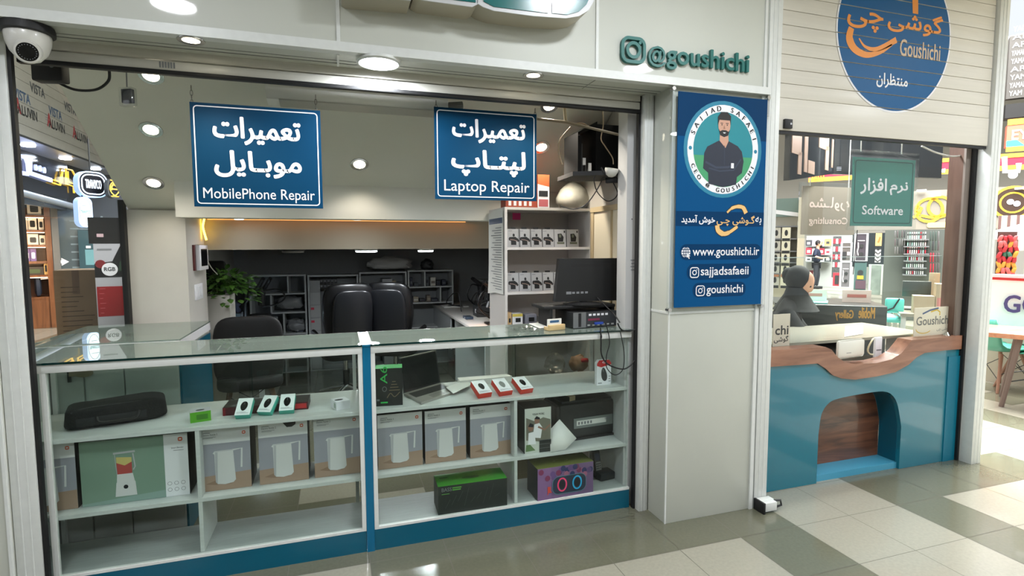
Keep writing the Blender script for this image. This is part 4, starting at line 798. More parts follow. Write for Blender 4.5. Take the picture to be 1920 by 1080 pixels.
t = thing('monitor_shelf', 'low black monitor shelf bridging the desktop computer', 'stand', (1.45, 3.2, CT)); MB(BLACK).box(1.205, 1.70, 3.10, 3.32, 1.248, 1.268, .004).build('top', t)
for x in (1.25, 1.68): MB(BLACK).box(x, x+.018, 3.11, 3.31, CT+.001, 1.248).build('side_panel', t)
t = thing('monitor', 'black computer monitor seen from behind on the low black shelf', 'monitor', (1.53, 3.17, 1.268)); fr = Fr(0, 3.14, 0)
mc = [fr.px(*p) for p in ((1041, 566), (1167, 563), (1170, 484), (1049, 485))]; m = MB(M('monitor_back', (18, 19, 21), .45)); m.prism([fr.pt(a, b, 0) for a, b in mc], (0, .035, 0)); mh_ = m.build('housing', t)
MB(GLOSSB).prism([fr.pt(a, b, .035) for a, b in mc], (0, .006, 0)).build('screen', t)
m = MB(BLACK); m.frect(fr, mc[3][0]+.08, mc[2][0]-.06, mc[3][1]-.055, mc[3][1]-.038, -.001, .008); m.build('vent', mh_)
m = MB(GREYINK); m.frect(fr, mc[0][0]+.075, mc[0][0]+.11, mc[0][1]+.045, mc[0][1]+.062, -.001); [m.frect(fr, mc[0][0]+.115+.03*k, mc[0][0]+.135+.03*k, mc[0][1]+.047, mc[0][1]+.060, -.001) for k in range(4)]; m.build('label', mh_)
m = MB(BLACK); m.prism([fr.pt(1.48, 1.272, .006), fr.pt(1.525, 1.272, .006), fr.pt(1.52, 1.31, .006), fr.pt(1.478, 1.31, .006)], (0, .025, 0)); m.build('neck', t); MB(BLACK).lathe([(.125, .001), (.125, .006), (.06, .014)], (1.50, 3.17, 1.268), 28).build('base', t)
m = MB(BLACK); m.tube(smoothpath([P(1120, 558, y=3.13), P(1140, 578, y=3.08), P(1152, 590, y=3.02), P(1162, 605, y=2.98)]), .004, 6); tag(m.build('monitor_cable'), 'black cable looping from the monitor back to the counter edge', 'cable')
for pts, r, lb in (([(1126, 614), (1127, 640), (1128, 665), (1140, 683), (1165, 692), (1180, 687), (1192, 673)], .0045, 'thick black cable hanging over the counter front with a ferrite lump'), ([(1136, 605), (1143, 640), (1137, 668), (1138, 690), (1153, 703), (1168, 692), (1170, 660), (1163, 622)], .003, 'thin black cable hanging in a loop over the counter front'),
                   ([(1158, 606), (1165, 618), (1180, 621), (1192, 617)], .0045, 'black cable bundle running to the shutter rail on the counter')):
    m = MB(BLACK); m.tube(smoothpath([P(u, v, y=2.886) for u, v in pts]), r, 6); m.ball(P(1127, 631, y=2.886), (.007, .007, .014), 8, 6) if 'ferrite' in lb else None; tag(m.build('hanging_cable'), lb, 'cable')
t = thing('card_holder', 'small wooden holder with white cards on the counter by the desktop computer', 'holder', P(1045, 618, z=CT)); fr, w = fr_edge(1030, 621, 1060, 618, CT+.0005); WH = WOOD('pale_wood', (196, 166, 116), (220, 194, 146), 'X')
MB(WH).fbox(fr, 0, w, CT+.001, CT+.036, 0, .02, .003).build('front_block', t); MB(WH).fbox(fr, 0, w, CT+.001, CT+.022, .02, .06, .002).build('base', t); m = MB(PAPER); m.fbox(fr, .006, w-.012, CT+.022, CT+.068, .024, .034); m.mat(M('card_blue', (50, 90, 130), .5)); m.frect(fr, .02, w-.03, CT+.045, CT+.06, .0235, .006); m.build('cards', t)
m = MB(PAPER); m.prism([P(u, v, z=CT+.003) for u, v in ((992, 607), (1010, 605), (1034, 612), (1012, 616))], (0, 0, .002)); tag(m.build('paper_sheet'), 'white paper sheet on the glass counter top left of the card holder', 'paper')
t = thing('desk_phone', 'dark wedge shaped phone on the counter behind the card holder', 'phone', P(1022, 611, z=CT)); m = MB(DARK); a = P(1013, 604, z=CT+.001); m.prism([a, a+Vector((.0, .0, .035)), a+Vector((.03, 0, .01)), a+Vector((.09, 0, .012)), a+Vector((.09, 0, 0))], (0, .07, 0)); m.build('body', t)
m = MB(GLASS('cling_film', (248, 250, 250), .10, .6, .12)); rn = random.Random(5); o = P(958, 624, z=CT+.002); n = 14
vs = [o+Vector((.17*i/n, .14*j/n, .004+.022*rn.random())) for i in range(n+1) for j in range(n+1)]; m.add(vs, [(i*(n+1)+j, (i+1)*(n+1)+j, (i+1)*(n+1)+j+1, i*(n+1)+j+1) for i in range(n) for j in range(n)]); tag(m.build('cling_film', None, 20), 'crinkled clear plastic film lying on the counter glass', 'packing')

# bookcase
BX0, BX1, BY0, BY1, BZ = 1.11, 1.776, 3.6, 4.0, 1.91
BKW = M('bookcase_white', (222, 217, 214), .45); t = thing('bookcase', 'white open bookcase holding accessory packs behind the counter', 'bookcase', (1.44, 3.8, 0))
MB(BKW).box(BX0, BX0+.018, BY0, BY1, 0, BZ-.018).build('side_panel', t); MB(BKW).box(BX1-.018, BX1, BY0, BY1, 0, BZ-.018).build('side_panel', t); MB(BKW).box(BX0, BX1, BY0, BY1, BZ-.018, BZ).build('top', t); MB(BKW).box(BX0+.018, BX1-.018, BY1-.01, BY1-.002, 0, BZ-.018).build('back_panel', t)
for z in (1.632, 1.318, 1.08): MB(BKW).box(BX0+.018, BX1-.018, BY0+.002, BY1-.01, z-.018, z).build('shelf', t)
bfm = Fr(0, 3.62, 0)
def acc_pack(label, group, a, z, kind, w=.098, h=.128, loc_only=False):
    t = thing('accessory_pack', label, 'package', (a, 3.64, z+.001), group); fr = Fr(0, 3.64, 0, z+.001, 6)
    t.location = (0, 3.64, z+.001); m = MB(M('pack_silver', (170, 170, 172), .35)); m.fbox(fr, a-w/2, a+w/2, 0, h, 0, .03); m.mat(M('pack_edge', (60, 60, 62), .5)); m.frect(fr, a+w/2-.004, a+w/2, 0, h, -.0006)
    m.build('carton', t); m = MB(BLACK); X_ = lambda x: a+w*x
    if kind == 0:
        m.fpoly(fr, [(X_(-.22), h), (X_(.22), h), (X_(.20), h+.012), (X_(-.20), h+.012)], .004); m.build('hook_tab', t); m = MB(BLACK)
        m.fdisc(fr, X_(.02), h*.66, w*.085, h*.085, -.0008, 12); m.fpoly(fr, [(X_(-.36), h*.5), (X_(-.3), h*.55), (X_(-.12), h*.56), (X_(.14), h*.57), (X_(.34), h*.46), (X_(.44), h*.34), (X_(.34), h*.28), (X_(.20), h*.33), (X_(.2), h*.12), (X_(-.2), h*.12), (X_(-.2), h*.34), (X_(-.36), h*.38)], -.0006)
        m.mat(M('pack_skin', (150, 130, 120), .5)); m.fstroke(fr, [(X_(-.26), h*.42), (X_(0), h*.40), (X_(.30), h*.32)], h*.035, -.0012); m.mat(GREYINK); m.frect(fr, X_(-.38), X_(-.1), h*.88, h*.91, -.0006); m.frect(fr, X_(-.3), X_(.3), h*.06, h*.075, -.0006)
    else:
        m.fpoly(fr, [(X_(-.18), h*.3), (X_(-.2), h*.74), (X_(.1), h*.76), (X_(.28), h*.55), (X_(.22), h*.3)], -.0006); m.mat(M('pack_olive', (96, 100, 84), .5)); m.frect(fr, X_(-.26), X_(.32), h*.16, h*.28, -.0006); m.fdisc(fr, X_(.0), h*.62, w*.1, h*.1, -.0008, 10); m.mat(BLACK); m.frect(fr, X_(.3), X_(.4), h*.8, h*.92, -.0006)
    m.build('printed_front', t); return t
GA = 'accessory packs on the bookcase'
order = ['first from the left', 'second from the left', 'third from the left', 'fourth from the left', 'fifth from the left, green print', 'last on the right, green print']
for k, u in enumerate((965, 986, 1008, 1030, 1053, 1077)): acc_pack('small silver pack on the upper bookcase shelf, '+order[k], GA, bfm.px(u, 450)[0], 1.632, 1 if k > 3 else 0)
for k, u in enumerate((964, 987, 1009, 1030, 1051)): acc_pack('small silver pack in shiny film on the second bookcase shelf, '+(order[k] if k < 4 else 'half hidden behind the monitor'), GA, bfm.px(u, 525)[0], 1.318, 0, .094, .132)
for u0, u1, v1, mm, lb in ((952, 959, 586, M('box_amber', (210, 176, 130), .5), 'narrow amber box at the left end of the lowest visible bookcase shelf'), (961, 980, 588, PRINTW, 'white box with yellow lid on the lowest visible bookcase shelf'), (985, 1006, 589, M('box_lilac', (136, 136, 150), .5), 'lilac grey box on the lowest visible bookcase shelf'), (1017, 1032, 588, M('box_lilac'), 'smaller lilac grey box next to the monitor shelf')):
    a0, _ = bfm.px(u0, 600); a1, b1 = bfm.px(u1, v1)
    def dd(m, fr, A0, A1, B0, B1, d):
        m.mat(INK); m.frect(fr, A0+(A1-A0)*.3, A0+(A1-A0)*.8, B0+.02, B0+.05, d-.0006)
        if 'yellow' in lb: m.mat(M('lid_yellow', (210, 190, 90), .5)); m.frect(fr, A0, A1, B1-.02, B1, d-.0006)
    o = carton('small_box', lb, 'box', bfm, a0, a1, 1.081, b1, .08, mm, mm, mm, dd, 'small boxes on the lowest visible bookcase shelf')
m = MB(M('sticky_pink', (250, 80, 160), .7)); fr = Fr(0, 3.975, 0); a0, b0 = fr.px(961, 412); a1, b1 = fr.px(976, 396); m.fbox(fr, a0, a1, b0, b1, 0, .001); tag(m.build('sticky_note'), 'pink sticky note inside the top of the bookcase', 'note')
# price list taped to the side of the bookcase
t = thing('price_list', 'long white printed list taped to the left side of the bookcase, curling at its foot', 'poster', (1.10, 3.8, 1.2)); m = MB(PAPER); n = 10
pf = lambda y, z: Vector((1.106-.02*max(0, (1.62-z)/.5)**2*(y-3.6)/.4-.004, y, z))
zs = [1.30+(1.9-1.30)*k/n for k in range(n+1)]; vs = [pf(y, z-.02*(y > 3.8)) for z in zs for y in (3.615, 3.8, 3.99)]; m.add(vs, [(3*k+i, 3*k+i+1, 3*k+i+4, 3*k+i+3) for k in range(n) for i in (0, 1)]); m.mat(M('list_blue', (60, 86, 120), .5)); m.poly([pf(3.63, 1.80)-Vector((.001, 0, 0)), pf(3.97, 1.80)-Vector((.001, 0, 0)), pf(3.97, 1.84)-Vector((.001, 0, 0)), pf(3.63, 1.84)-Vector((.001, 0, 0))]); m.mat(GREYINK)
for k in range(26): z = 1.33+.0175*k; m.poly([pf(3.65, z)-Vector((.0015, 0, 0)), pf(3.8+.15*((k*7) % 5)/5, z)-Vector((.0015, 0, 0)), pf(3.8+.15*((k*7) % 5)/5, z+.005)-Vector((.0015, 0, 0)), pf(3.65, z+.005)-Vector((.0015, 0, 0))])
m.build('sheet', t)
# boxes and bag on the bookcase
fr = Fr(0, 3.64, 0); a0, _ = fr.px(1008, 380); a1, b1 = fr.px(1030, 328)
M('box_orange', (206, 88, 50), .5)
def dk(m, fr, A0, A1, B0, B1, d): w, h = A1-A0, B1-B0; m.mat(M('box_orange', (206, 88, 50), .5)); m.fpoly(fr, [(A0, B0+h*.72), (A1, B0+h*.64), (A1, B1), (A0, B1)], d-.0006); m.mat(INK); m.frect(fr, A0+w*.1, A1-w*.12, B0+h*.34, B0+h*.52, d-.0006); m.mat(M('box_rose', (170, 90, 96), .5)); m.frect(fr, A0+w*.1, A1-w*.1, B0+h*.04, B0+h*.26, d-.0006)
carton('gadget_box', 'upright orange and white box standing on top of the bookcase', 'box', fr, a0, a1, BZ+.001, b1, .1, PRINTW, M('box_orange'), M('box_orange'), dk)
a0, _ = fr.px(952, 380)
def dl(m, fr, A0, A1, B0, B1, d):
    m.mat(PRINTW)
    for k in range(5): m.frect(fr, A0+.02+.038*k, A0+.04+.038*k, B0+.012, B1-.01, d-.0006)
carton('gadget_box', 'flat orange box lying on top of the bookcase behind the laptop repair sign', 'box', fr, BX0+.02, fr.px(1007, 380)[0], BZ+.001, BZ+.055, .12, M('box_rust', (150, 66, 46), .5), M('box_rust'), M('box_rust'), dl)
bgp = P(1075, 362, y=3.78); m = MB(M('poly_bag', (176, 174, 162), .22, alpha=.88, noise=.14, scale=14, bump=.3)); prof = [(.01, 0), (.09, .006), (.128, .045), (.132, .085), (.10, .15), (.05, .195), (.018, .21), (.028, .235)]; m.lathe(prof, (bgp.x, bgp.y, BZ+.001), 26); tag(m.build('plastic_bag', None, 80), 'swollen knotted translucent plastic bag on top of the bookcase', 'bag')
# bracket shelf with electronics on the side wall, cables, little camera
t = thing('wall_rack', 'black wall bracket with an open electronic chassis high on the right side wall', 'rack', (1.62, 3.35, 2.10)); RK = M('rack_black', (12, 12, 13), .85, spec=.2)
MB(M('tray_dark', (40, 40, 42), .8)).hexa([(1.44, 3.20, 2.085), (1.783, 3.12, 2.095), (1.783, 3.5, 2.095), (1.46, 3.5, 2.085), (1.44, 3.20, 2.112), (1.783, 3.12, 2.125), (1.783, 3.5, 2.125), (1.46, 3.5, 2.112)]).build('tray', t)
MB(RK).box(1.60, 1.783, 3.2, 3.45, 2.125, 2.42, .006).build('chassis', t); m = MB(RK); m.hexa([(1.475, 3.2, 2.34), (1.6, 3.18, 2.40), (1.6, 3.42, 2.40), (1.475, 3.42, 2.34), (1.475, 3.2, 2.36), (1.6, 3.18, 2.43), (1.6, 3.42, 2.43), (1.475, 3.42, 2.36)]); m.build('lid', t)
MB(RK).box(1.475, 1.50, 3.2, 3.42, 2.112, 2.34).build('end_plate', t); m = MB(DARK); m.box(1.512, 1.53, 3.25, 3.40, 2.112, 2.30); m.build('bracket', t); m = MB(CHROME); rn = random.Random(9)
for k in range(6): p = Vector((1.53+.05*rn.random(), 3.21+.05*k, 2.112)); MB(CHROME).box(p.x, p.x+.022, p.y, p.y+.016, p.z, p.z+.03+.08*rn.random()).build('circuit_board', t)
m = MB(M('cable_beige', (150, 130, 104), .6))
for pts in ([(1070, 238), (1050, 262), (1048, 285), (1054, 308)], [(1130, 208), (1131, 235), (1127, 260), (1135, 275), (1148, 295), (1150, 308)], [(1080, 232), (1092, 231), (1105, 238)]): m.tube(smoothpath([P(u, v, y=3.12) for u, v in pts]), .0035, 6)
m.build('wires', t)
t = thing('wall_camera', 'small white dome camera under the black wall bracket', 'camera', P(1146, 325, y=3.05)); c = P(1147, 318, y=3.05); MB(M('camera_white')).lathe([(.042, .008), (.043, -.005), (.030, -.034), (.012, -.046)], c, 24, (.05, -.25, 1)).build('dome', t); MB(BLACK).tube([P(1127, 314, y=3.08), P(1134, 328, y=3.075)], .006, 8).build('slot', t)
m = MB(BLACK); fr = Fr(1.70, 3.18, 40); a0, b0 = fr.px(1135, 343); a1, b1 = fr.px(1158, 332); m.fbox(fr, a0, a1, b0, b1, 0, .03, .003); m.tube(smoothpath([P(u, v, y=3.16) for u, v in ((1150, 343), (1158, 362), (1150, 374), (1136, 376), (1120, 360), (1114, 340), (1116, 328))]), .0035, 6); m.tube(smoothpath([P(u, v, y=3.14) for u, v in ((1131, 332), (1118, 358), (1098, 384), (1075, 392), (1050, 386))]), .0035, 6); tag(m.build('power_adapter'), 'black power adapter with looping cables below the wall bracket', 'adapter')
m = MB(M('conduit', (140, 128, 108), .5)); m.tube([P(1007, 223, y=3.15), P(1062, 229, y=3.13), P(1120, 243, y=3.1), P(1178, 257, y=3.06)], .0085, 8); tag(m.build('conduit_pipe'), 'thin beige conduit pipe crossing in front of the slope at the right', 'pipe'); m = MB(M('conduit_light', (190, 176, 148), .5)); m.tube([P(1058, 198, y=3.16), P(1061, 227, y=3.15)], .010, 8); tag(m.build('conduit_pipe'), 'short upright beige conduit stub meeting the long pipe', 'pipe')
# air conditioner under the slope
t = thing('air_conditioner', 'white split air conditioner half hidden behind the shutter bar', 'air conditioner', (.15, 3.2, 2.40)); AC = M('ac_white', (226, 226, 222), .4)
ax0, ax1 = P(500, 190, y=3.16).x, P(838, 200, y=3.16).x; pr = [(3.14, 2.68), (3.12, 2.60), (3.12, 2.46), (3.15, 2.415), (3.24, 2.40), (3.30, 2.42), (3.33, 2.48), (3.20, 2.64)]
MB(AC).prism([(ax0, y, z) for y, z in pr], (ax1-ax0, 0, 0)).build('body', t); m = MB(M('ac_flap', (170, 168, 162), .4)); m.prism([(ax0+.06, 3.145, 2.418), (ax0+.06, 3.15, 2.412), (ax0+.06, 3.235, 2.395), (ax0+.06, 3.235, 2.402)], (ax1-ax0-.12, 0, 0)); m.build('flap', t); m = MB(BLACK); m.box(ax0+.0, ax0+.012, 3.118, 3.121, 2.49, 2.6); m.box(ax0, ax1, 3.1185, 3.1205, 2.486, 2.489); m.build('seam', t)
m = MB(M('pipe_grey', (120, 120, 116), .7)); m.tube([(ax1+.02, 3.2, 2.46), (ax1+.10, 3.2, 2.47)], .022, 10); tag(m.build('insulated_pipe'), 'grey insulated pipe leaving the right end of the air conditioner', 'pipe')

# lamps under the inner ceilings
GI = 'disc lamps inside the repair shop'
for u, v, w, wat, lb in ((448, 410, .07, 1.0, 'small disc lamp under the inner beam at its left end'), (671, 411, .165, 2.0, 'brightest wide lamp in the middle under the inner beam'), (870, 412, .06, .8, 'small disc lamp under the inner beam near the bookcase')):
    p = P(u, v, z=1.85); p.z = 1.859; t = thing('disc_lamp', lb, 'lamp', p, GI); MB(LAMPW).lathe([(w/2, 0), (w/2, -.012), (w*.4, -.016), (.001, -.016)], p, 20).build('diffuser', t); area_light('glow', (p.x, p.y, p.z-.03), wat, w, parent=t)
for u, w, on, lb in ((549, .19, 0, 'unlit grey disc lamp under the low back ceiling'), (687, .20, 1, 'lit round lamp under the low back ceiling behind the office chairs'), (798, .15, 1, 'smaller lit round lamp under the low back ceiling')):
    p = P(u, 470, y=5.4); p.z = 1.616; t = thing('disc_lamp', lb, 'lamp', p, GI); MB(ALU if on else DARK).lathe([(w/2+.006, 0), (w/2+.006, -.018)], p, 24).build('bezel', t); MB(LAMPW if on else M('lamp_off', (150, 152, 150), .4)).lathe([(w/2, -.0185), (w/2, -.030), (w*.4, -.034), (.001, -.034)], p, 24).build('diffuser', t)
    if on: area_light('glow', (p.x, p.y, p.z-.05), 12, w, parent=t)
t = thing('led_strip', 'short yellow LED strip hanging at the end of the plaster column', 'lamp', P(385, 430, y=4.6)); m = MB(EM('led_yellow', (255, 206, 70), 9)); pts = smoothpath([P(383, 410, y=4.7), P(380.5, 425, y=4.7), P(384, 440, y=4.7), P(387, 450, y=4.7)]); m.tube(pts, .008, 6); m.build('strip', t)
t = thing('led_strip', 'warm LED strip tucked along the top of the inner beam recess', 'lamp', (.2, 4.76, 1.85)); MB(EM('led_amber', (255, 170, 90), 1.2)).box(-.95, 1.1, 4.755, 4.765, 1.852, 1.858).build('strip', t); area_light('glow', (.2, 4.72, 1.85), .5, 2.0, (255, 170, 96), parent=t, size_y=.03)
# column fittings
t = thing('intercom', 'white framed intercom with a black screen on the side of the plaster column', 'intercom', P(372, 482, x=-.985)); y0, y1 = 4.40, 4.70; z0, z1 = 1.47, 1.655
MB(RED if 0 else M('maroon_plate', (96, 40, 40), .4)).box(-.985, -.972, y0-.0, y1, z0, z1).build('back_plate', t); if_ = MB(PRINTW).box(-.972, -.945, y0+.03, y1, z0+.0, z1, .004).build('frame', t); MB(GLOSSB).box(-.945, -.943, y0+.07, y1-.04, z0+.03, z1-.03).build('screen', if_)
t = thing('light_switch', 'white double light switch on the side of the plaster column', 'switch', P(370, 545, x=-.985)); pl_ = MB(PRINTW).box(-.985, -.975, 4.40, 4.62, 1.255, 1.37, .003).build('plate', t)
for y in (4.44, 4.53): MB(PRINTW).box(-.976, -.970, y, y+.06, 1.275, 1.35, .002).build('rocker', pl_)
m = MB(M('flex_white', (196, 192, 182), .5)); m.tube(smoothpath([P(386, 481, y=4.85), P(395, 500, y=4.85), P(408, 515, y=4.85)]), .004, 6); tag(m.build('loose_wire'), 'white wire drooping from the column into the plant', 'cable')
# planter with plant
t = thing('potted_plant', 'leafy green trailing plant in a tall white planter box by the column', 'plant', (-.95, 5.0, 0)); MB(M('planter_white', (186, 182, 172), .6)).box(-1.10, -.845, 4.9, 5.15, .0, 1.245, .006).build('planter', t)
m = MB(M('leaf_green', (58, 96, 30), .45, noise=.4, scale=12)); rn = random.Random(11)
def leaf(m, p, d, L, wd):
    d = d.normalized(); s = d.cross(Vector((0, 0, 1))); s = s.normalized() if s.length > .01 else Vector((1, 0, 0)); up = s.cross(d); q = [p, p+d*L*.35+s*wd, p+d*L*.75+s*wd*.7-up*L*.05, p+d*L-up*L*.15, p+d*L*.75-s*wd*.7-up*L*.05, p+d*L*.35-s*wd]; m.add(q+[p+d*L*.5+up*wd*.25], [(0, 1, 6), (1, 2, 6), (2, 3, 6), (3, 4, 6), (4, 5, 6), (5, 0, 6)])
for k in range(230):
    a = rn.random()*2*PI; r = rn.random()**.6; p = Vector((-.93+.22*r*math.cos(a)+.06, 5.0+.16*r*math.sin(a), 1.27+.20*rn.random()*(1-r*.4)-(.10*(r > .85)))); leaf(m, p, Vector((math.cos(a)*r+.2*rn.random(), math.sin(a)*r-.3, .5-rn.random()*1.0)), .05+.045*rn.random(), .016+.012*rn.random())
m.build('leaves', t, 10); m = MB(M('stem_green', (60, 80, 36), .6))
for k in range(9): a = k*.7; m.tube(smoothpath([(-.96, 5.02, 1.24), (-.96+.1*math.cos(a), 5.0+.08*math.sin(a), 1.36), (-.96+.24*math.cos(a), 5.0+.17*math.sin(a)-.02, 1.27)]), .003, 5)
m.build('stems', t)
m = MB(M('basket_black', (24, 24, 24), .8)); m.box(-1.14, -.92, 5.2, 5.28, 1.2, 1.52, .03); tag(m.build('dark_bag'), 'dark bag hanging behind the plant beside the column', 'bag')

# chairs
def padded_chair(x, y, rz):
    t = thing('padded_chair', 'black padded armless chair with wooden legs behind the side counter', 'chair', (x, y, 0)); F = M('seat_black', (13, 14, 16), .7); V = lambda *p: Vector((x, y, 0))+Vector(p)
    MB(F).pad(V(0, 0, .535), (.25, .25, .065), .45).build('seat', t, 60)
    MB(F).pad(V(0, -.20, .80), (.25, .055, .29), .45, xf=lambda v: Vector((v.x*(1.06-.2*max(0, v.z)), v.y+1.1*v.x*v.x-.15*v.z, v.z))).build('backrest', t, 60)
    WL = WOOD('chair_wood', (70, 48, 34), (100, 74, 52), 'Z')
    for sx in (-1, 1):
        for sy in (-1, 1): MB(WL).tube([V(sx*.15, sy*.14, .49), V(sx*.24, sy*.23, 0)], [.022, .013], 10).build('leg', t)
    m = MB(BLACK)
    for s in (-1, 1): m.tube([V(-.17, s*.16, .44), V(.22, s*.21, .16)], .005, 6); m.tube([V(.17, s*.16, .44), V(-.22, s*.21, .16)], .005, 6)
    m.build('wire_brace', t); t.rotation_euler = (0, 0, math.radians(rz)); return t
padded_chair(-.72, 4.95, 8)
def office_chair(x, y, rz, label, mirrored=False):
    t = thing('office_chair', label, 'chair', (x, y, 0), 'black office chairs'); F = M('chair_leather', (12, 12, 14), .38); V = lambda *p: Vector((x, y, 0))+Vector(p)
    MB(F).pad(V(0, 0, .50), (.26, .26, .065), .45).build('seat', t, 60)
    cb_ = MB(F).pad(V(0, -.24, .90), (.265, .06, .36), .42, xf=lambda v: Vector((v.x*(1+.12*(-1 if v.z < -.1 else 0)), v.y+.9*v.x*v.x-.15*v.z, v.z))).build('backrest', t, 60)
    MB(M('chair_shell', (20, 21, 24), .3)).pad(V(.02, -.315, .90), (.205, .028, .29), .45, xf=lambda v: Vector((v.x, v.y+.6*v.x*v.x-.15*v.z, v.z))).build('back_shell', cb_, 60)
    for s in (-1, 1):
        ap_ = MB(BLACK).tube([V(s*.29, .02, .50), V(s*.30, .02, .70)], .018, 8).build('arm_post', t); MB(BLACK).tube([V(s*.30, -.13, .71), V(s*.30, .15, .72)], [.02, .026], 8).build('armrest', ap_)
    MB(CHROME).cyl(V(0, 0, .10), V(0, 0, .45), .025).build('gas_column', t); MB(BLACK).cyl(V(0, 0, .12), V(0, 0, .30), .034).build('column_cover', t)
    for k in range(5):
        a = 2*PI*k/5+.3; l = MB(CHROME).tube([V(0, 0, .13), V(.28*math.cos(a), .28*math.sin(a), .075)], [.024, .014], 8).build('base_leg', t); MB(BLACK).cyl(V(.28*math.cos(a)-.012*math.sin(a), .28*math.sin(a)+.012*math.cos(a), .028), V(.28*math.cos(a)+.012*math.sin(a), .28*math.sin(a)-.012*math.cos(a), .028), .027).build('castor', l)
    t.rotation_euler = (0, 0, math.radians(rz)); return t
ch = office_chair(.06, 6.1, 12, 'black leather office chair at the middle of the shop, left one of two'); dup(ch, (.60, 6.15, 0), 'black leather office chair turned towards the workbench, right one of two', (0, 0, math.radians(-24)))

# shelving units along the back
SHW = M('shelf_grey', (176, 180, 180), .5); YB = 7.5; bz = lambda v, u=650: P(u, v, y=YB).z; bx = lambda u: P(u, 540, y=YB).x
def unit(label, u0, u1, v0, verts, hors, z0=.0, top=True):
    x0, x1 = bx(u0), bx(u1); zt = bz(v0); t = thing('shelf_unit', label, 'shelf', ((x0+x1)/2, YB+.16, z0), 'white shelf units along the back wall')
    MB(SHW).box(x0, x0+.02, YB, YB+.34, z0, zt-.02).build('side_panel', t); MB(SHW).box(x1-.02, x1, YB, YB+.34, z0, zt-.02).build('side_panel', t); MB(SHW).box(x0, x1, YB, YB+.34, zt-.02, zt).build('top', t); MB(M('unit_back', (120, 124, 126), .6)).box(x0+.02, x1-.02, YB+.325, YB+.338, z0, zt-.02).build('back_panel', t)
    for v, ua, ub in hors: MB(SHW).box(max(bx(ua), x0+.02), min(bx(ub), x1-.02), YB+.003, YB+.325, bz(v)-.018, bz(v)).build('shelf', t)
    for u, va, vb in verts: MB(SHW).box(bx(u)-.009, bx(u)+.009, YB+.003, YB+.325, bz(vb)+.001, bz(va)-.019).build('divider', t)
    return t
unit('white back shelf unit furthest left, behind the desk lamp', 467, 574, 513, ((540, 513, 547), (507, 547, 581), (530, 581, 620), (531, 665, 690)), ((547, 467, 574), (581, 507, 574), (620, 500, 574), (665, 467, 574), (690, 467, 574)))
unit('white back shelf unit with the drawer column, second from the left', 577, 672, 515, (), ((690, 577, 672),)); unit('white back shelf unit behind the office chairs, third from the left', 674, 763, 511, (), ((548, 674, 763), (690, 674, 763)))
unit('white back shelf unit nearest the workbench', 765, 850, 509, ((797, 509, 541), (826, 541, 572)), ((541, 765, 850), (572, 765, 850), (620, 765, 850), (690, 765, 850)))
t = thing('drawer_column', 'pale filing drawer column with red stickers in the second back unit', 'cabinet', (bx(588), YB+.1, bz(690))); x0, x1 = bx(580), bx(600)
MB(M('drawer_grey', (150, 152, 152), .5)).box(x0, x1, YB+.03, YB+.3, bz(690)+.001, bz(525)).build('body', t)
for k in range(6):
    z0 = bz(690)+.02+.17*k; d = MB(M('drawer_front', (166, 168, 168), .5)).box(x0+.004, x1-.004, YB+.02, YB+.03, z0, z0+.155).build('drawer', t); MB(M('sticker_red', (200, 60, 80), .5)).box(x0+.01, x0+.05, YB+.018, YB+.02, z0+.10, z0+.13).build('sticker', d) if k in (3, 4) else None
t2 = dup(t, (bx(725), YB+.1, bz(690)), 'pale filing drawer column showing between the two office chairs'); rn = random.Random(21)
BM = [M('bk_%d' % i, c, .6) for i, c in enumerate(((200, 198, 190), (60, 62, 66), (120, 110, 100), (40, 44, 60), (160, 150, 130), (90, 96, 100)))]; BN = ['pale', 'charcoal', 'brown', 'navy', 'tan', 'grey']
WHERE = {}
def clutter(u0, u1, v, n, hmax, where):
    x = bx(u0)+.01; x1 = bx(u1)-.02
    for k in range(n):
        w = .03+.07*rn.random(); h = .03+hmax*rn.random()
        if x+w > x1: break
        i = rn.randrange(6); y = YB+.03+.08*rn.random(); m = MB(BM[i]); m.box(x, x+w, y, y+.12, bz(v)+.001, bz(v)+.001+h, .003); m.mat(BM[(i+2) % 6]); m.box(x+.008, x+w-.008, y-.0015, y, bz(v)+h*.3, bz(v)+h*.6)
        ordn = ('first', 'second', 'third', 'fourth', 'fifth', 'sixth', 'seventh', 'eighth')[k]
        tag(m.build('storage_box'), f'{BN[i]} box, {ordn} from left {where}', 'box', 'boxes on the back shelves'); x += w+.006+.02*rn.random()
clutter(676, 762, 548, 8, .12, 'in the top of the third back unit'); clutter(768, 796, 541, 4, .10, 'in the top left cell of the workbench unit'); clutter(799, 848, 541, 6, .12, 'in the top right cell of the workbench unit'); clutter(768, 825, 572, 6, .08, 'on the second shelf of the workbench unit'); clutter(602, 640, 548, 0, .1, ''); clutter(532, 572, 620, 3, .08, 'in the low right cell of the leftmost back unit')
m0 = None
for k in range(5):
    for r in range(2):
        x = bx(600)+.045*k; m = MB(BLACK); m.box(x, x+.036, YB+.05, YB+.07, bz(541)+.07*r, bz(541)+.07*r+.06); m.mat(GREYINK); m.box(x+.006, x+.03, YB+.049, YB+.05, bz(541)+.07*r+.02, bz(541)+.07*r+.05)
        tag(m.build('hanging_pack'), f'tiny dark accessory pack, {("lower", "upper")[r]} row, {("first", "second", "third", "fourth", "fifth")[k]} from the left above the office chair', 'package', 'tiny packs in the second back unit')
FILM = M('film_grey', (128, 130, 132), .3, bump=.6, scale=20)
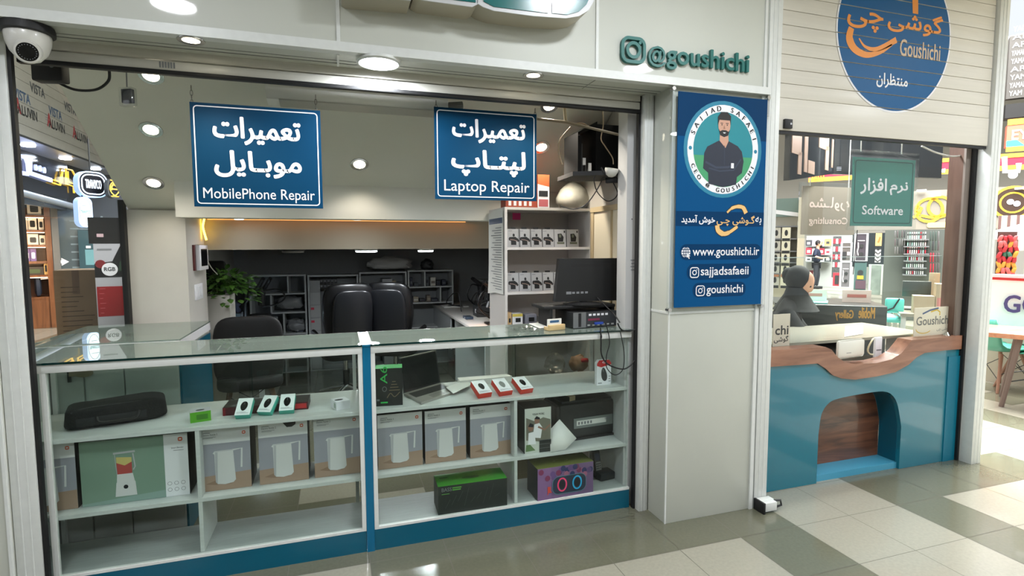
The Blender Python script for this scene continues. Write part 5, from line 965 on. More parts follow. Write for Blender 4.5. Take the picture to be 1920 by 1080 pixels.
def lump(name, label, cat, c, r, m_, seed, k=3, amp=.3):
    b = bmesh.new(); bmesh.ops.create_icosphere(b, subdivisions=k, radius=1); rn_ = random.Random(seed); b.verts.index_update(); c = Vector(c); r = Vector(r); m = MB(m_)
    m.add([c+Vector((v.co.x*r.x, v.co.y*r.y, max(v.co.z, -.55)*r.z))*(1-amp/2+amp*rn_.random()) for v in b.verts], [[q.index for q in f.verts] for f in b.faces]); b.free(); return tag(m.build(name, None, 60), label, cat)
lump('plastic_sack', 'crumpled grey plastic sack in the second row of the leftmost back unit', 'bag', ((bx(518)+bx(566))/2, YB+.14, bz(581)+.10), (.17, .12, .10), FILM, 1); lump('plastic_sack', 'bundle of clear film in the third row of the leftmost back unit', 'bag', ((bx(534)+bx(572))/2, YB+.14, bz(620)+.08), (.12, .12, .10), FILM, 2)
lump('plastic_sack', 'long crumpled white sack lying on top of the back shelf units', 'bag', (bx(735), YB+.17, bz(511)+.10), (.30, .14, .11), M('sack_white', (170, 170, 168), .6), 3); lump('dark_parcel', 'dark parcel on top of the back unit near the workbench', 'bag', (bx(805), YB+.15, bz(509)+.06), (.09, .1, .09), DARK, 4)
m = MB(M('pot_glass', (90, 110, 70), .4)); m.lathe([(.05, 0), (.07, .05), (.06, .10), (.045, .12)], (bx(512), YB+.12, bz(690)+.001), 14); tag(m.build('glass_jar'), 'greenish jar in the bottom row of the leftmost back unit', 'jar')

# repair desk on the left with magnifier lamp
t = thing('repair_desk', 'pale repair desk behind the padded chair with a slanted front edge', 'desk', (-1.15, 7.0, 0)); DT = M('desk_top', (170, 180, 184), .35)
MB(DT).prism([(-1.33, 6.1, .72), (-.74, 6.15, .72), (-.74, 7.45, .72), (-1.33, 7.45, .72)], (0, 0, .03)).build('desk_top', t)
for x, y in ((-1.28, 6.2), (-.80, 6.22), (-1.28, 7.38), (-.80, 7.38)): MB(SHW).box(x-.025, x+.025, y-.025, y+.025, 0, .72).build('leg', t)
MB(SHW).box(-1.31, -.76, 7.4, 7.42, .2, .72).build('back_panel', t)
t = thing('magnifier_lamp', 'round glowing magnifier lamp on a black bent arm over the left repair desk', 'lamp', (-1.05, 6.55, .75)); c = P(487, 585, y=6.4)
MB(BLACK).tube([(-1.0, 6.6, .75), (-.98, 6.58, 1.02), (-.86, 6.4, 1.18)], .014, 8).build('arm', t); MB(BLACK).lathe([(.10, .05), (.115, .0), (.10, -.006)], (c.x, c.y, .86), 24).build('hood', t); MB(EM('magnifier_glow', (236, 246, 255), 8)).lathe([(.095, -.006), (.09, -.012), (.001, -.012)], (c.x, c.y, .86), 24).build('bulb', t); area_light('glow', (c.x, c.y, .84), 3, .18, (225, 240, 255), parent=t)
t = thing('microscope', 'black binocular repair microscope on its arm over the left desk', 'microscope', (-.95, 6.5, .75)); MK = M('scope_black', (12, 12, 14), .45)
MB(MK).box(-1.12, -.92, 6.62, 6.8, .751, .78, .006).build('base', t); MB(MK).cyl((-1.0, 6.72, .78), (-1.0, 6.72, 1.22), .016).build('column', t); MB(MK).tube([(-1.0, 6.72, 1.16), (-.80, 6.45, 1.14)], .03, 10).build('arm', t); sh_ = MB(MK).tube([(-.80, 6.45, 1.20), (-.80, 6.45, 1.0)], [.05, .035], 14).build('head', t)
for s in (-.035, .035): MB(MK).tube([(-.80+s, 6.43, 1.18), (-.72+s, 6.30, 1.30)], [.024, .02], 10).build('eyepiece', sh_)
MB(MK).tube(smoothpath([(-.78, 6.42, 1.16), (-.62, 6.4, 1.17), (-.56, 6.45, 1.08), (-.66, 6.5, 1.0), (-.80, 6.5, .98)]), .009, 6).build('cable', t)
carton('power_unit', 'blue grey bench power unit on the left desk behind the chair', 'box', Fr(-1.30, 6.35, 0), 0, .30, .751, .93, .2, M('unit_blue', (84, 104, 116), .4), DARK, DARK, lambda m, fr, a0, a1, b0, b1, d: (m.frect(fr, a0+.16, a1-.03, b0+.05, b1-.04, d-.001), m.fdisc(fr, a0+.07, b0+.09, .025, d=d-.001)))
lump('dark_pouch', 'dark bundle with blue cloth on the power unit behind the plant', 'bag', (-1.16, 6.45, .99), (.15, .1, .10), M('dusk_blue', (34, 42, 62), .7), 8)
# workbench on the right
t = thing('workbench', 'long white workbench along the right wall covered with repair tools', 'desk', (1.75, 6.7, 0)); MB(M('bench_top', (196, 192, 186), .4)).box(1.30, 2.28, 4.9, 8.05, .77, .80, .004).build('bench_top', t)
for y in (5.0, 6.4, 7.95): MB(SHW).box(1.34, 2.26, y, y+.03, 0, .77).build('leg_panel', t)
MB(SHW).box(2.0, 2.28, 4.95, 8.0, 1.12, 1.14).build('upper_shelf', t); MB(SHW).box(1.32, 1.34, 6.6, 7.9, .35, .77).build('front_panel', t)
WB = .801
def scope(x, y, label, s):
    t = thing('microscope', label, 'microscope', (x, y, WB), 'microscopes on the right workbench'); MB(MK).box(x-.12, x+.12, y-.09, y+.09, WB, WB+.02, .005).build('base', t); MB(MK).cyl((x+.09, y+.05, WB), (x+.09, y+.05, WB+.40*s), .016).build('column', t); MB(MK).tube([(x+.09, y+.05, WB+.33*s), (x-.02, y, WB+.33*s)], .03, 10).build('arm', t); sh_ = MB(MK).tube([(x-.03, y, WB+.40*s), (x-.03, y, WB+.16)], [.055, .035], 14).build('head', t)
    for k in (-.035, .035): MB(MK).tube([(x-.03, y+k, WB+.36*s), (x-.15, y+k-.03, WB+.46*s)], [.025, .02], 10).build('eyepiece', sh_)
    MB(MK).tube(smoothpath([(x, y, WB+.3), (x-.16, y-.05, WB+.36), (x-.22, y-.05, WB+.22), (x-.12, y, WB+.10), (x, y+.05, WB+.02)]), .009, 6).build('cable', t)
scope(1.62, 5.55, 'black microscope nearest the bookcase on the right workbench', 1.0); scope(1.75, 6.6, 'black microscope further along the right workbench', .95)
t = thing('work_lamp', 'small black work lamp throwing an orange glow on the right workbench', 'lamp', (1.45, 5.35, WB)); MB(MK).tube(smoothpath([(1.75, 5.4, WB), (1.72, 5.38, 1.05), (1.60, 5.3, 1.14), (1.47, 5.3, 1.08)]), .008, 6).build('gooseneck', t); MB(MK).lathe([(.02, .06), (.05, .0), (.048, -.002)], (1.47, 5.3, 1.02), 18).build('shade', t); MB(EM('bulb_orange', (255, 190, 120), 16)).lathe([(.04, -.002), (.001, -.008)], (1.47, 5.3, 1.02), 16).build('bulb', t); area_light('glow', (1.47, 5.3, 1.0), 1.6, .07, (255, 170, 90), parent=t)
carton('screen', 'bright tilted screen between the microscopes on the right workbench', 'screen', Fr(1.95, 5.9, 35), 0, .34, WB, WB+.30, .02, EM('screen_glow', (206, 220, 226), .7), DARK, DARK, lambda m, fr, a0, a1, b0, b1, d: (m.frect(fr, a0, a1, b0, b0+.015, d-.001)))
names = (('soldering_station', 'grey soldering station with a dial on the right workbench', (1.55, 6.15), (.16, .2, .13), DARK), ('tool_box', 'orange tool box on the shelf over the right workbench', (2.02, 6.9), (.16, .12, .08), M('tool_orange', (206, 130, 60), .5)), ('tool_tray', 'pale tool tray at the front edge of the right workbench', (1.36, 7.2), (.34, .26, .02), M('tray_pale', (206, 206, 202), .5)), ('multimeter', 'blue grey multimeter lying near the front edge of the right workbench', (1.38, 6.0), (.09, .16, .03), M('meter_blue', (50, 66, 84), .4)), ('phone_board', 'orange lit phone board under the work lamp', (1.40, 5.28), (.07, .13, .01), M('board_orange_glow', (206, 96, 50), .5)), ('hot_air_station', 'black hot air station at the back of the right workbench', (1.9, 5.2), (.2, .22, .16), MK), ('parts_bin', 'beige parts bin on the shelf over the right workbench', (2.02, 6.3), (.12, .14, .07), M('bin_beige', (170, 160, 140), .5)))  # phone board's orange carries the work lamp's glow
for n_, lb, (x, y), (w, d, h), mm in names:
    z = 1.141 if 'over the right' in lb else WB; m = MB(mm); m.box(x, x+w, y, y+d, z, z+h, min(.006, h*.3)); m.mat(BLACK); m.box(x+w*.2, x+w*.8, y+d*.2, y+d*.5, z+h, z+h+.002); m.mat(PRINTW); m.box(x-.0015, x, y+d*.2, y+d*.45, z+h*.35, z+h*.7); tag(m.build(n_), lb, n_.replace('_', ' '))
rn = random.Random(33)
for k in range(9):
    p0 = Vector((1.45+.5*rn.random(), 5.1+1.6*rn.random(), WB+.01)); m = MB(BLACK); m.tube(smoothpath([p0, p0+Vector((-.1*rn.random(), .1, .2+.2*rn.random())), p0+Vector((-.15, .2, .1)), p0+Vector((.1, .35, .02))]), .006, 6); tag(m.build('bench_cable'), 'loose black cable looping over the tools on the right workbench', 'cable', 'loose cables on the right workbench')
# ================================================================ neighbouring shop seen through the left glass
def shift(fr, d): f = Fr(0, 0); f.o = fr.o+fr.n*d; f.n = fr.n; f.ux = fr.ux; f.uz = fr.uz; return f
FL = Fr(-4.6, 11, -92); FS2 = shift(FL, .5)
t = thing('advertising_shutter', 'grey rolled shutter printed with rows of VISTA and ALUVIN words', 'shutter', FL.pt(1, 3.4))
A0 = FL.px(10, 235)[0]-.5; A1 = 4.2; zA = 3.37
m = MB(M('shutter_grey', (150, 148, 142), .5, noise=.04, scale=6)); 
for k in range(9): m.fbox(FL, A0, A1, zA+.17*k, zA+.165+.17*k, 0, .04, .004)
m.build('slats', t); MB(DARK).fbox(FL, A0, A1, zA-.03, zA, -.01, .05).build('edge_bar', t)
m = MB(INK)
def on(fr, m, s, u0, v0, u1, v1, h, d=-.002, bold=.012):
    a0, b0 = fr.px(u0, v0); a1, b1 = fr.px(u1, v1); m.text(s, fr, a0, a1, b0, b0+h, d, bold)
def row(s, us, zc, h, w, mm):
    m.mat(mm)
    for a in us: m.text(s, FL, a, a+w, zc, zc+h, -.002, .035)
a_at = lambda u, v: FL.px(u, v)[0]
row('VISTA', [a_at(56, 160), a_at(120, 195)], FL.px(56, 170)[1], .15, .50, M('vista_ink', (52, 58, 66), .6)); row('VISTA', [a_at(26, 180), a_at(92, 215)], FL.px(26, 182)[1], .15, .50, M('vista_blue', (50, 76, 110), .6))
row('ALUVIN', [a_at(33, 208), a_at(92, 240), a_at(140, 262)], FL.px(33, 212)[1], .15, .62, INK); row('A', [a_at(29, 206), a_at(89, 238), a_at(137, 262)], FL.px(29, 209)[1], .22, .16, M('aluvin_red', (150, 40, 50), .6))
m.mat(GREYINK)
for a in (a_at(55, 210), a_at(80, 175), a_at(110, 245)):
    for k in range(3): m.frect(FL, a+.03, a+.17, FL.px(60, 215)[1]+.02+.04*k, FL.px(60, 215)[1]+.035+.04*k, -.002)
m.build('printing', t)
zs = FS2.px(27, 276)[1]; m = MB(M('soffit_cool', (168, 174, 190), .3, coat=.3)); m.prism([FL.pt(A0, zA-.03, .01), FL.pt(A1, zA-.03, .01), FS2.pt(A1, zs, 0), FS2.pt(A0, zs, 0)], (0, 0, .02)); struct(m.build('ceiling_3'))
for u, v, lb in ((52, 262, 'first round lamp from the left under the neighbouring shop front'), (122, 287, 'middle round lamp under the neighbouring shop front'), (178, 306, 'furthest round lamp under the neighbouring shop front')):
    f = shift(FL, .22); a, b = f.px(u, v); p = f.pt(a, b-.0, 0); p.z = zA-.03+(zs-zA+.03)*.44-.006; t = thing('soffit_lamp', lb, 'lamp', p, 'lamps under the neighbouring shop front'); MB(EM('lamp_blue_white', (232, 240, 255), 14)).lathe([(.10, 0), (.09, -.02), (.001, -.026)], p, 18).build('diffuser', t); area_light('glow', (p.x, p.y, p.z-.06), 12, .2, (226, 236, 255), parent=t)
# dark sign band with glowing letters
t = thing('shop_sign', 'black sign band with glowing white and yellow Persian letters over the neighbouring shop', 'sign', FS2.pt(1, 2.6)); zb = FS2.px(33, 352)[1]
MB(M('sign_dark', (24, 28, 38), .12, coat=.5)).fbox(FS2, A0-.6, A0+4.0, zb-.02, zs, 0, .06).build('band', t); GW = EM('letter_white', (196, 204, 255), 1.0); GY = EM('letter_yellow', (240, 190, 60), .9)
q = lambda pts: [FS2.px(u, v) for u, v in pts]
MB(GW).fstroke(FS2, q([(20, 291), (40, 294), (45, 306), (46, 326), (20, 322)]), .07, -.03, th=.03).build('letter', t); MB(GW).fstroke(FS2, q([(51, 296), (52, 325), (91, 338)]), .075, -.03, th=.03).build('letter', t)
for u, v in ((65, 314), (73, 316), (81, 319)): a, b = FS2.px(u, v); MB(GW).fprism(FS2, arc(a, b, .042, .055, 0, 340, 14), -.03, 0).build('letter_dot', t)
for o in (0, -.06): MB(GY).fstroke(FS2, [(a+o*.8, b+o) for a, b in q([(95, 337), (109, 342), (112, 322)])], .018, -.03, th=.03).build('letter', t)
MB(GY).fstroke(FS2, q([(118, 316), (130, 319), (136, 330), (135, 342), (138, 353)]), .02, -.03, th=.03).build('letter', t); MB(GY).fstroke(FS2, q([(118, 316), (119, 345), (138, 351)]), .02, -.03, th=.03).build('letter', t); MB(GY).fstroke(FS2, q([(122, 321), (123, 341), (138, 346)]), .016, -.03, th=.03).build('letter', t); MB(GY).fstroke(FS2, q([(133, 348), (134, 362)]), .03, -.03, th=.03).build('letter', t)
t = thing('fascia_rail', 'pale round rail below the dark sign band', 'rail', FS2.pt(1, 2.4)); MB(M('rail_pale', (170, 178, 190), .3, metal=.3)).tube([FS2.pt(*FS2.px(28, 360), -.05), FS2.pt(*FS2.px(142, 390), -.05)], .06, 12).build('rail', t)
m = MB(M('transom', (74, 84, 96), .2, coat=.4)); m.fbox(FS2, A0-.6, A0+4, FS2.px(60, 384)[1], zb-.02, .05, .1); tag(m.build('transom_panel'), 'blue grey glossy transom panel under the glowing letters', 'panel')
# projecting light boxes
def lightbox(label, fr, u0, v0, u1, v1, r, face, rim, draw, th=.14, up=.5):
    a0, b0 = fr.px(u0, v1); a1, b1 = fr.px(u1, v0); t = thing('light_box_sign', label, 'sign', fr.pt((a0+a1)/2, b0), None); pts = rrect(a0, a1, b0, b1, min(r, (b1-b0)/2-.001, (a1-a0)/2-.001), 8)
    MB(rim).fprism(fr, pts, 0, th).build('box', t); m = MB(face); m.fpoly(fr, rrect(a0+.02, a1-.02, b0+.02, b1-.02, max(.01, min(r, (b1-b0)/2-.001, (a1-a0)/2-.001)-.02), 8), -.002); draw(m, fr, a0, a1, b0, b1); m.build('face', t)
    MB(DARK).tube([fr.pt((a0+a1)/2, b1, th/2), fr.pt((a0+a1)/2, b1+up, th/2)], .012, 6).build('hanger', t); return t
LBX = Fr(-3.9, 9.6, -50); RIMW = EM('rim_glow', (180, 208, 250), .75)
def dt(m, fr, a0, a1, b0, b1):
    m.mat(EM('line_glow', (226, 236, 255), 1.2)); m.fstroke(fr, rrect(a0+.05, a1-.05, b0+.05, b1-.05, .10), .018, -.004, True); m.text('TRANYCO', fr, a0+.10, a1-.10, (b0+b1)/2-.06, (b0+b1)/2+.07, -.004, .02)
lightbox('wide rounded TRANYCO light box with a black face and white glow', LBX, 148, 325, 201, 368, .15, M('box_face_black', (12, 14, 24), .2), RIMW, dt, .12)
def dc(m, fr, a0, a1, b0, b1):
    w, h = a1-a0, b1-b0; m.mat(M('teal_ink', (40, 110, 110), .5)); m.text('TRANYCO', fr, a0+w*.15, a1-w*.15, b0+h*.46, b0+h*.56, -.004, .02); m.mat(GREYINK); m.frect(fr, a0+w*.25, a1-w*.2, b0+h*.70, b0+h*.72, -.004); m.frect(fr, a0+w*.3, a1-w*.25, b0+h*.28, b0+h*.30, -.004); m.fstroke(fr, arc((a0+a1)/2, (b0+b1)/2, w*.42, h*.42, 0, 352, 30), .008, -.004, True)
lightbox('upright oval pale light box sign under the black TRANYCO box', LBX, 149, 370, 172, 426, .3, EM('face_glow', (206, 228, 236), .7), RIMW, dc, .12, .06)
def dg(m, fr, a0, a1, b0, b1): m.mat(GY); m.fstroke(fr, rrect(a0+.03, a1-.03, b0+.03, b1-.03, .12), .014, -.004, True); m.fstroke(fr, [(a0+.09, b0+.22), (a0+.16, b0+.14), (a1-.16, b0+.14), (a1-.09, b0+.24)], .03, -.004); m.fdisc(fr, a0+.16, b1-.12, .025, d=-.004, n=10); m.fdisc(fr, a1-.14, b1-.16, .025, d=-.004, n=10)
lightbox('small black light box with glowing yellow outline at the column edge', Fr(-3.4, 9.9, -45), 203, 336, 226, 371, .12, M('box_face_black'), DARK, dg, .1, .9)
# wooden shelf niche with lit shelves
FW = Fr(*P(64, 615, z=.02).xy, -24); WN = WOOD('shop_wood', (92, 54, 30), (134, 84, 50), 'Z', 2); g0, z0 = FW.px(35, 614); g1, z1 = FW.px(93, 398)
t = thing('wall_shelf', 'tall brown wooden shelf niche with glowing shelf edges in the neighbouring shop', 'shelf', FW.pt((g0+g1)/2, 0)); MB(WN).fbox(FW, g0-1.2, g1, 0, z1+.1, .5, .55).build('back_panel', t); MB(WN).fbox(FW, g1-.09, g1, 0, z1+.1, 0, .5).build('side_panel', t); MB(WN).fbox(FW, g0-1.2, g1-.09, 0, FW.px(60, 560)[1]-.02, .02, .5).build('base_cabinet', t)
SV = (428, 440, 470, 492, 513, 557); WG = EM('shelf_glow', (255, 226, 190), 3.2)
lv = [FW.px(60, v)[1] for v in (403, 431, 459, 490, 516, 558)]
for k, b in enumerate(lv): s = MB(WN).fbox(FW, g0-1.2, g1-.09, b-.05, b, .02, .5).build('shelf', t); MB(WG).fbox(FW, g0-1.2, g1-.10, b-.06, b-.045, .0, .04).build('led_edge', s) if k not in (3, 5) else None
a = FW.pt((g0+g1)/2-.2, z1-.1, .1); area_light('shelf_glow_light', FW.pt((g0+g1)/2-.2, 1.6, -.6), 10, 1.0, (255, 214, 170), target=FW.pt((g0+g1)/2-.2, 1.4, .5))
IV = M('ivory_box', (222, 212, 196), .5); 
for u0, u1, lvl, h, mm, dm, lb in ((55, 81, 0, .22, IV, DARK, 'white boxed card with a dark picture on the top lit shelf'), (38, 54, 1, .22, IV, GREYINK, 'first white box from the left on the second lit shelf'), (55, 71, 1, .21, IV, BLACK, 'white camera box in the middle of the second lit shelf'), (74, 84, 1, .19, IV, BLACK, 'last white box on the second lit shelf'), (38, 52, 2, .22, M('peach_box', (222, 150, 110), .5), DARK, 'peach box on the third lit shelf'), (52, 72, 2, .17, IV, DARK, 'wide white box in the middle of the third lit shelf'), (74, 85, 2, .15, IV, DARK, 'small white box at the end of the third lit shelf'),
                       (42, 54, 3, .20, M('violet_box', (110, 90, 140), .5), PRINTW, 'left violet box on the fourth shelf'), (55, 66, 3, .20, M('violet_box'), PRINTW, 'right violet box on the fourth shelf'), (44, 78, 4, .13, M('dim_box', (60, 50, 40), .5), M('dim_green', (70, 84, 50), .5), 'long dark box on the fifth shelf'), (79, 86, 4, .22, M('amber_card', (230, 190, 120), .5), DARK, 'upright amber card at the end of the fifth shelf')):
    a0 = FW.px(u0, 450)[0]; a1 = FW.px(u1, 450)[0]; b = lv[lvl]
    def dr(m, fr, A0, A1, B0, B1, d): m.mat(dm); m.frect(fr, A0+(A1-A0)*.2, A1-(A1-A0)*.2, B0+(B1-B0)*.2, B1-(B1-B0)*.3, d-.002, .02)
    carton('display_box', lb, 'box', FW, a0, a1, b+.002, b+.002+h*1.25, .22, mm, mm, mm, dr, 'boxes on the lit wooden shelves', .06)
t = thing('backpack', 'dark blue backpack on the lowest open shelf of the neighbouring shop', 'bag', FW.pt((g0+g1)/2, lv[5])); a0 = FW.px(65, 540)[0]; a1 = FW.px(91, 540)[0]; MB(M('backpack_navy', (26, 34, 50), .7)).fbox(FW, a0, a1-.1, lv[5]+.002, lv[5]+.42, .05, .3, .08).build('body', t); MB(PRINTW).fstroke(FW, [(a0+.1, lv[5]+.36), (a0+.2, lv[5]+.37), (a0+.28, lv[5]+.36)], .02, .045).build('label', t)
# glass door and poster
t = thing('glass_door', 'framed grey glass door with painted pale reflections beside the wooden niche', 'door', FW.pt(g1+.3, 0)); e1 = FW.px(149, 450)[0]; GD = M('door_glass', (70, 80, 84), .08, coat=.6); zt = FW.px(120, 385)[1]
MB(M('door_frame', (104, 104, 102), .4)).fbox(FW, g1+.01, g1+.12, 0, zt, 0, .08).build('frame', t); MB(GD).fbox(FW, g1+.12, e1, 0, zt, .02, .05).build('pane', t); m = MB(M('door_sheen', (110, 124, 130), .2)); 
for k in range(7): m.frect(FW, g1+.3, g1+.62, 1.2+.16*k, 1.23+.16*k, .018)  # reflections painted as pale bars on the pane
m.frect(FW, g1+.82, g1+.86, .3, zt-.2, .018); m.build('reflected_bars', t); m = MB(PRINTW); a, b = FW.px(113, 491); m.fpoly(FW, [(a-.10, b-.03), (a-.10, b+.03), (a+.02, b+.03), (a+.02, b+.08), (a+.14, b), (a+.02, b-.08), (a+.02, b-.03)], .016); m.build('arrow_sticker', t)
m = MB(M('poster_teal_dark', (36, 66, 74), .3, coat=.4)); p0 = FW.px(150, 506); p1 = FW.px(184, 432); m.fbox(FW, p0[0], p1[0]+.4, p0[1], p1[1], -.03, .0); m.mat(M('poster_teal_light', (96, 140, 146), .4)); m.frect(FW, p0[0]+.1, p1[0]+.3, p0[1]+.1, p0[1]+.42, -.032); m.mat(PRINTW)
for k in range(4): m.frect(FW, p0[0]+.12+.15*k, p0[0]+.2+.15*k, p0[1]+.45+.1*(k % 2), p0[1]+.5+.1*(k % 2), -.032)
tag(m.build('wall_poster'), 'dark teal poster board beside the glass door of the neighbouring shop', 'poster')
# cartons standing in the side corridor
FK = Fr(-2.45, 6.0, -14); KR = M('kraft_board', (112, 90, 66), .7, noise=.08, scale=5); a0, _ = FK.px(104, 580); a1, b1 = FK.px(184, 506)
def dkraft(m, fr, A0, A1, B0, B1, d):
    m.mat(M('kraft_ink', (66, 50, 36), .7)); w = A1-A0; rn_ = random.Random(4)
    for k in range(18): z = B1-.16-.045*k; m.frect(fr, A0+w*.14, A0+w*(.45+.45*rn_.random()), z, z+.008, d-.001)
    m.mat(M('kraft_tape', (84, 62, 44), .4)); m.frect(fr, A0+w*.40, A0+w*.56, B1-.22, B1, d-.0008); m.mat(BLACK)
    for x, z in ((.55, -.62), (.72, -.6), (.30, -.68), (.5, -.74)): m.fdisc(fr, A0+w*x, B1+z, .012, d=d-.0012, n=10)
carton('shipping_carton', 'tall brown kraft carton standing in the side corridor behind the left glass', 'box', FK, a0, a1, .002, b1, .5, KR, KR, KR, dkraft)
FA_ = Fr(-2.0, 5.9, -12); BLK = M('appliance_black', (18, 18, 22), .35); a0, _ = FA_.px(181, 560); a1, _ = FA_.px(231, 560); a1b = a1+.12
b = [FA_.px(205, v)[1] for v in (640, 593, 537, 520, 490, 457, 408)]
m_red = M('appliance_red', (150, 14, 26), .4); WHT = M('appliance_white', (176, 176, 182), .45)
def dr1(m, fr, A0, A1, B0, B1, d):
    w, h = A1-A0, B1-B0; m.mat(m_red); m.frect(fr, A0+w*.02, A1, b[1], b[2], d-.001); m.mat(BLK); m.fpoly(fr, [(A0, b[3]), (A1, b[3]), (A1, b[4]+.16), (A0+w*.62, b[4]+.14), (A0+w*.42, b[4]), (A0, b[4]-.02)], d-.001); m.mat(PRINTW); m.fdisc(fr, A0+w*.35, (b[3]+b[4])/2, w*.19, d=d-.002); m.mat(INK); m.text('RGB', fr, A0+w*.22, A0+w*.48, (b[3]+b[4])/2-.015, (b[3]+b[4])/2+.02, d-.003, .02)
    m.mat(M('rgb_red', (120, 30, 36), .5)); m.fdisc(fr, A0+w*.14, (b[3]+b[4])/2+.05, w*.12, d=d-.0016); m.mat(M('rgb_green', (44, 66, 50), .5)); m.fpoly(fr, [(A0+w*.55, b[3]+.06), (A0+w*.95, b[3]+.05), (A0+w*.95, b[4]+.04), (A0+w*.6, b[4])], d-.0016); m.mat(GREYINK); m.frect(fr, A0+w*.08, A0+w*.42, b[5]-.06, b[5]-.045, d-.001); m.mat(M('spec_pink', (196, 90, 96), .5))
    for k in range(6): m.frect(fr, A0+w*.08, A0+w*(.16+.03*(k % 3)), b[1]+.03+.045*k, b[1]+.036+.045*k, d-.002); m.frect(fr, A1-w*.24, A1-w*(.08+.03*(k % 2)), b[1]+.03+.045*k, b[1]+.036+.045*k, d-.002)
carton('appliance_carton', 'tall white, red and black appliance carton with a round RGB badge behind the left glass', 'box', FA_, a0, a1b, .40, b[5], .4, WHT, BLK, WHT, dr1)
carton('appliance_carton', 'plain black appliance carton on top of the white and red one', 'box', FA_, a0-.03, a1b, b[5]+.001, b[6], .4, BLK, BLK, BLK, lambda m, fr, A0, A1, B0, B1, d: (m.mat(M('tag_pink', (200, 170, 176), .5)), m.frect(fr, A0+.06, A0+.11, B0+.06, B0+.09, d-.001)))
carton('appliance_carton', 'pale grey carton under the white and red appliance carton', 'box', FA_, a0, a1b, .002, .399, .4, M('pale_lilac', (150, 152, 168), .5), BLK, BLK, None)
m = MB(RED); m.prism([(-4.9, 9.5, .003), (-2.6, 12.6, .003), (-2.5, 12.5, .003), (-4.8, 9.4, .003)], (0, 0, .002)); tag(m.build('floor_tape'), 'red line of tape on the floor of the side corridor', 'tape')
# ================================================================ software shop on the right
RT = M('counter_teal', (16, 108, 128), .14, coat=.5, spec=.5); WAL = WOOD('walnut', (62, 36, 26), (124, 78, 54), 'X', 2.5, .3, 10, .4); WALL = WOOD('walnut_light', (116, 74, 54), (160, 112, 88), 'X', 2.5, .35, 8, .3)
FC = Fr(0, 2.80, 0); fq = lambda pts: [FC.px(u, v) for u, v in pts]
t = thing('reception_counter', 'turquoise counter with a walnut scooped top rail and an arched walnut niche', 'counter', (3.5, 2.8, 0))
CX0, CX1 = 2.60, 4.44; al, ar = FC.px(1533, 850)[0], FC.px(1687, 850)[0]
arch_s = [(v.x, v.y) for v in smoothpath([(*p, 0) for p in fq([(1537, 795), (1541, 775), (1552, 758), (1570, 748), (1620, 738), (1655, 734), (1672, 740), (1682, 756), (1687, 780)])], 4)]
archp = [(al, 0), (al, FC.px(1537, 815)[1])]+arch_s+[(ar, FC.px(1687, 800)[1]), (ar, 0)]
low = fq([(1447, 690), (1530, 684), (1545, 694), (1558, 706), (1575, 712), (1600, 714), (1640, 708), (1675, 700), (1700, 686), (1715, 672), (1730, 664), (1770, 659), (1822, 655)])
m = MB(RT); m.fprism(FC, [(CX0, 0)]+archp+[(CX1, 0), (CX1, low[-1][1]+.02)]+[(a, b+.02) for a, b in reversed(low)]+[(CX0, low[0][1]+.02)], 0, .03); m.build('front_panel', t)
zl = FC.px(1600, 880)[1]
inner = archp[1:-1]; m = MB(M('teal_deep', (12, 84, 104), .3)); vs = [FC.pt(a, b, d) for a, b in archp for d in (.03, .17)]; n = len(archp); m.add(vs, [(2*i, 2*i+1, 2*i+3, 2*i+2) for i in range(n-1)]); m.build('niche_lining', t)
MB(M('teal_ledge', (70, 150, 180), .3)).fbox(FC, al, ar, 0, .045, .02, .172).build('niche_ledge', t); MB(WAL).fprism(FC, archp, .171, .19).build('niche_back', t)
top = fq([(1447, 656), (1545, 650), (1556, 655), (1566, 668), (1580, 678), (1600, 682), (1640, 680), (1668, 673), (1687, 661), (1700, 645), (1706, 637), (1820, 627)])
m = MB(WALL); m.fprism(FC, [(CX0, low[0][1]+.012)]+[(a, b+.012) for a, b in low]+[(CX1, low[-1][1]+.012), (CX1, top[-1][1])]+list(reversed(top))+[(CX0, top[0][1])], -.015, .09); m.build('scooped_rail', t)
MB(M('teal_strip', (16, 108, 134), .25)).fbox(FC, FC.px(1772, 760)[0], FC.px(1796, 760)[0], .0, FC.px(1785, 668)[1], -.006, .0).build('upright_strip', t)
m = MB(WHITE); m.box(CX0, CX1, 2.90, 3.35, .70, .72); m.build('inner_shelf', t); MB(WHITE).box(CX1-.03, CX1, 2.83, 3.35, 0, .90).build('end_panel', t)
MB(M('counter_top_pale', (150, 146, 134), .2)).hexa([(CX0, 3.0, .93), (CX1, 3.0, .93), (CX1, 3.6, .93), (CX0, 3.6, .93), (CX0, 3.0, .95), (CX1, 3.0, .95), (CX1, 3.6, .95), (CX0, 3.6, .95)]).build('counter_top', t)
t = thing('glass_screen', 'clear glass screen standing along the turquoise counter', 'screen', (3.5, 2.92, .95)); MB(CGLASS).box(2.60, 4.37, 2.915, 2.923, .965, 1.555).build('pane', t); MB(M('glass_edge_pale', (190, 206, 204), .2)).box(2.60, 4.37, 2.914, 2.924, 1.555, 1.559).build('top_edge', t)
t = thing('wood_column', 'dark brown wooden column at the right end of the software shop', 'column', (4.36, 3.1, 0)); WC = WOOD('dark_column', (70, 50, 42), (98, 74, 62), 'Z', 2, .4, 8, .2); MB(WC).box(4.40, 4.447, 2.82, 2.925, .96, 2.76).build('panel', t); MB(M('column_edge', (118, 108, 100), .5)).box(4.395, 4.447, 2.805, 2.82, .95, 2.76).build('edge_strip', t); MB(CHROME).lathe([(.03, 0), (.02, .012), (.008, .03)], (4.36, 2.84, .955), 14).build('foot', t)
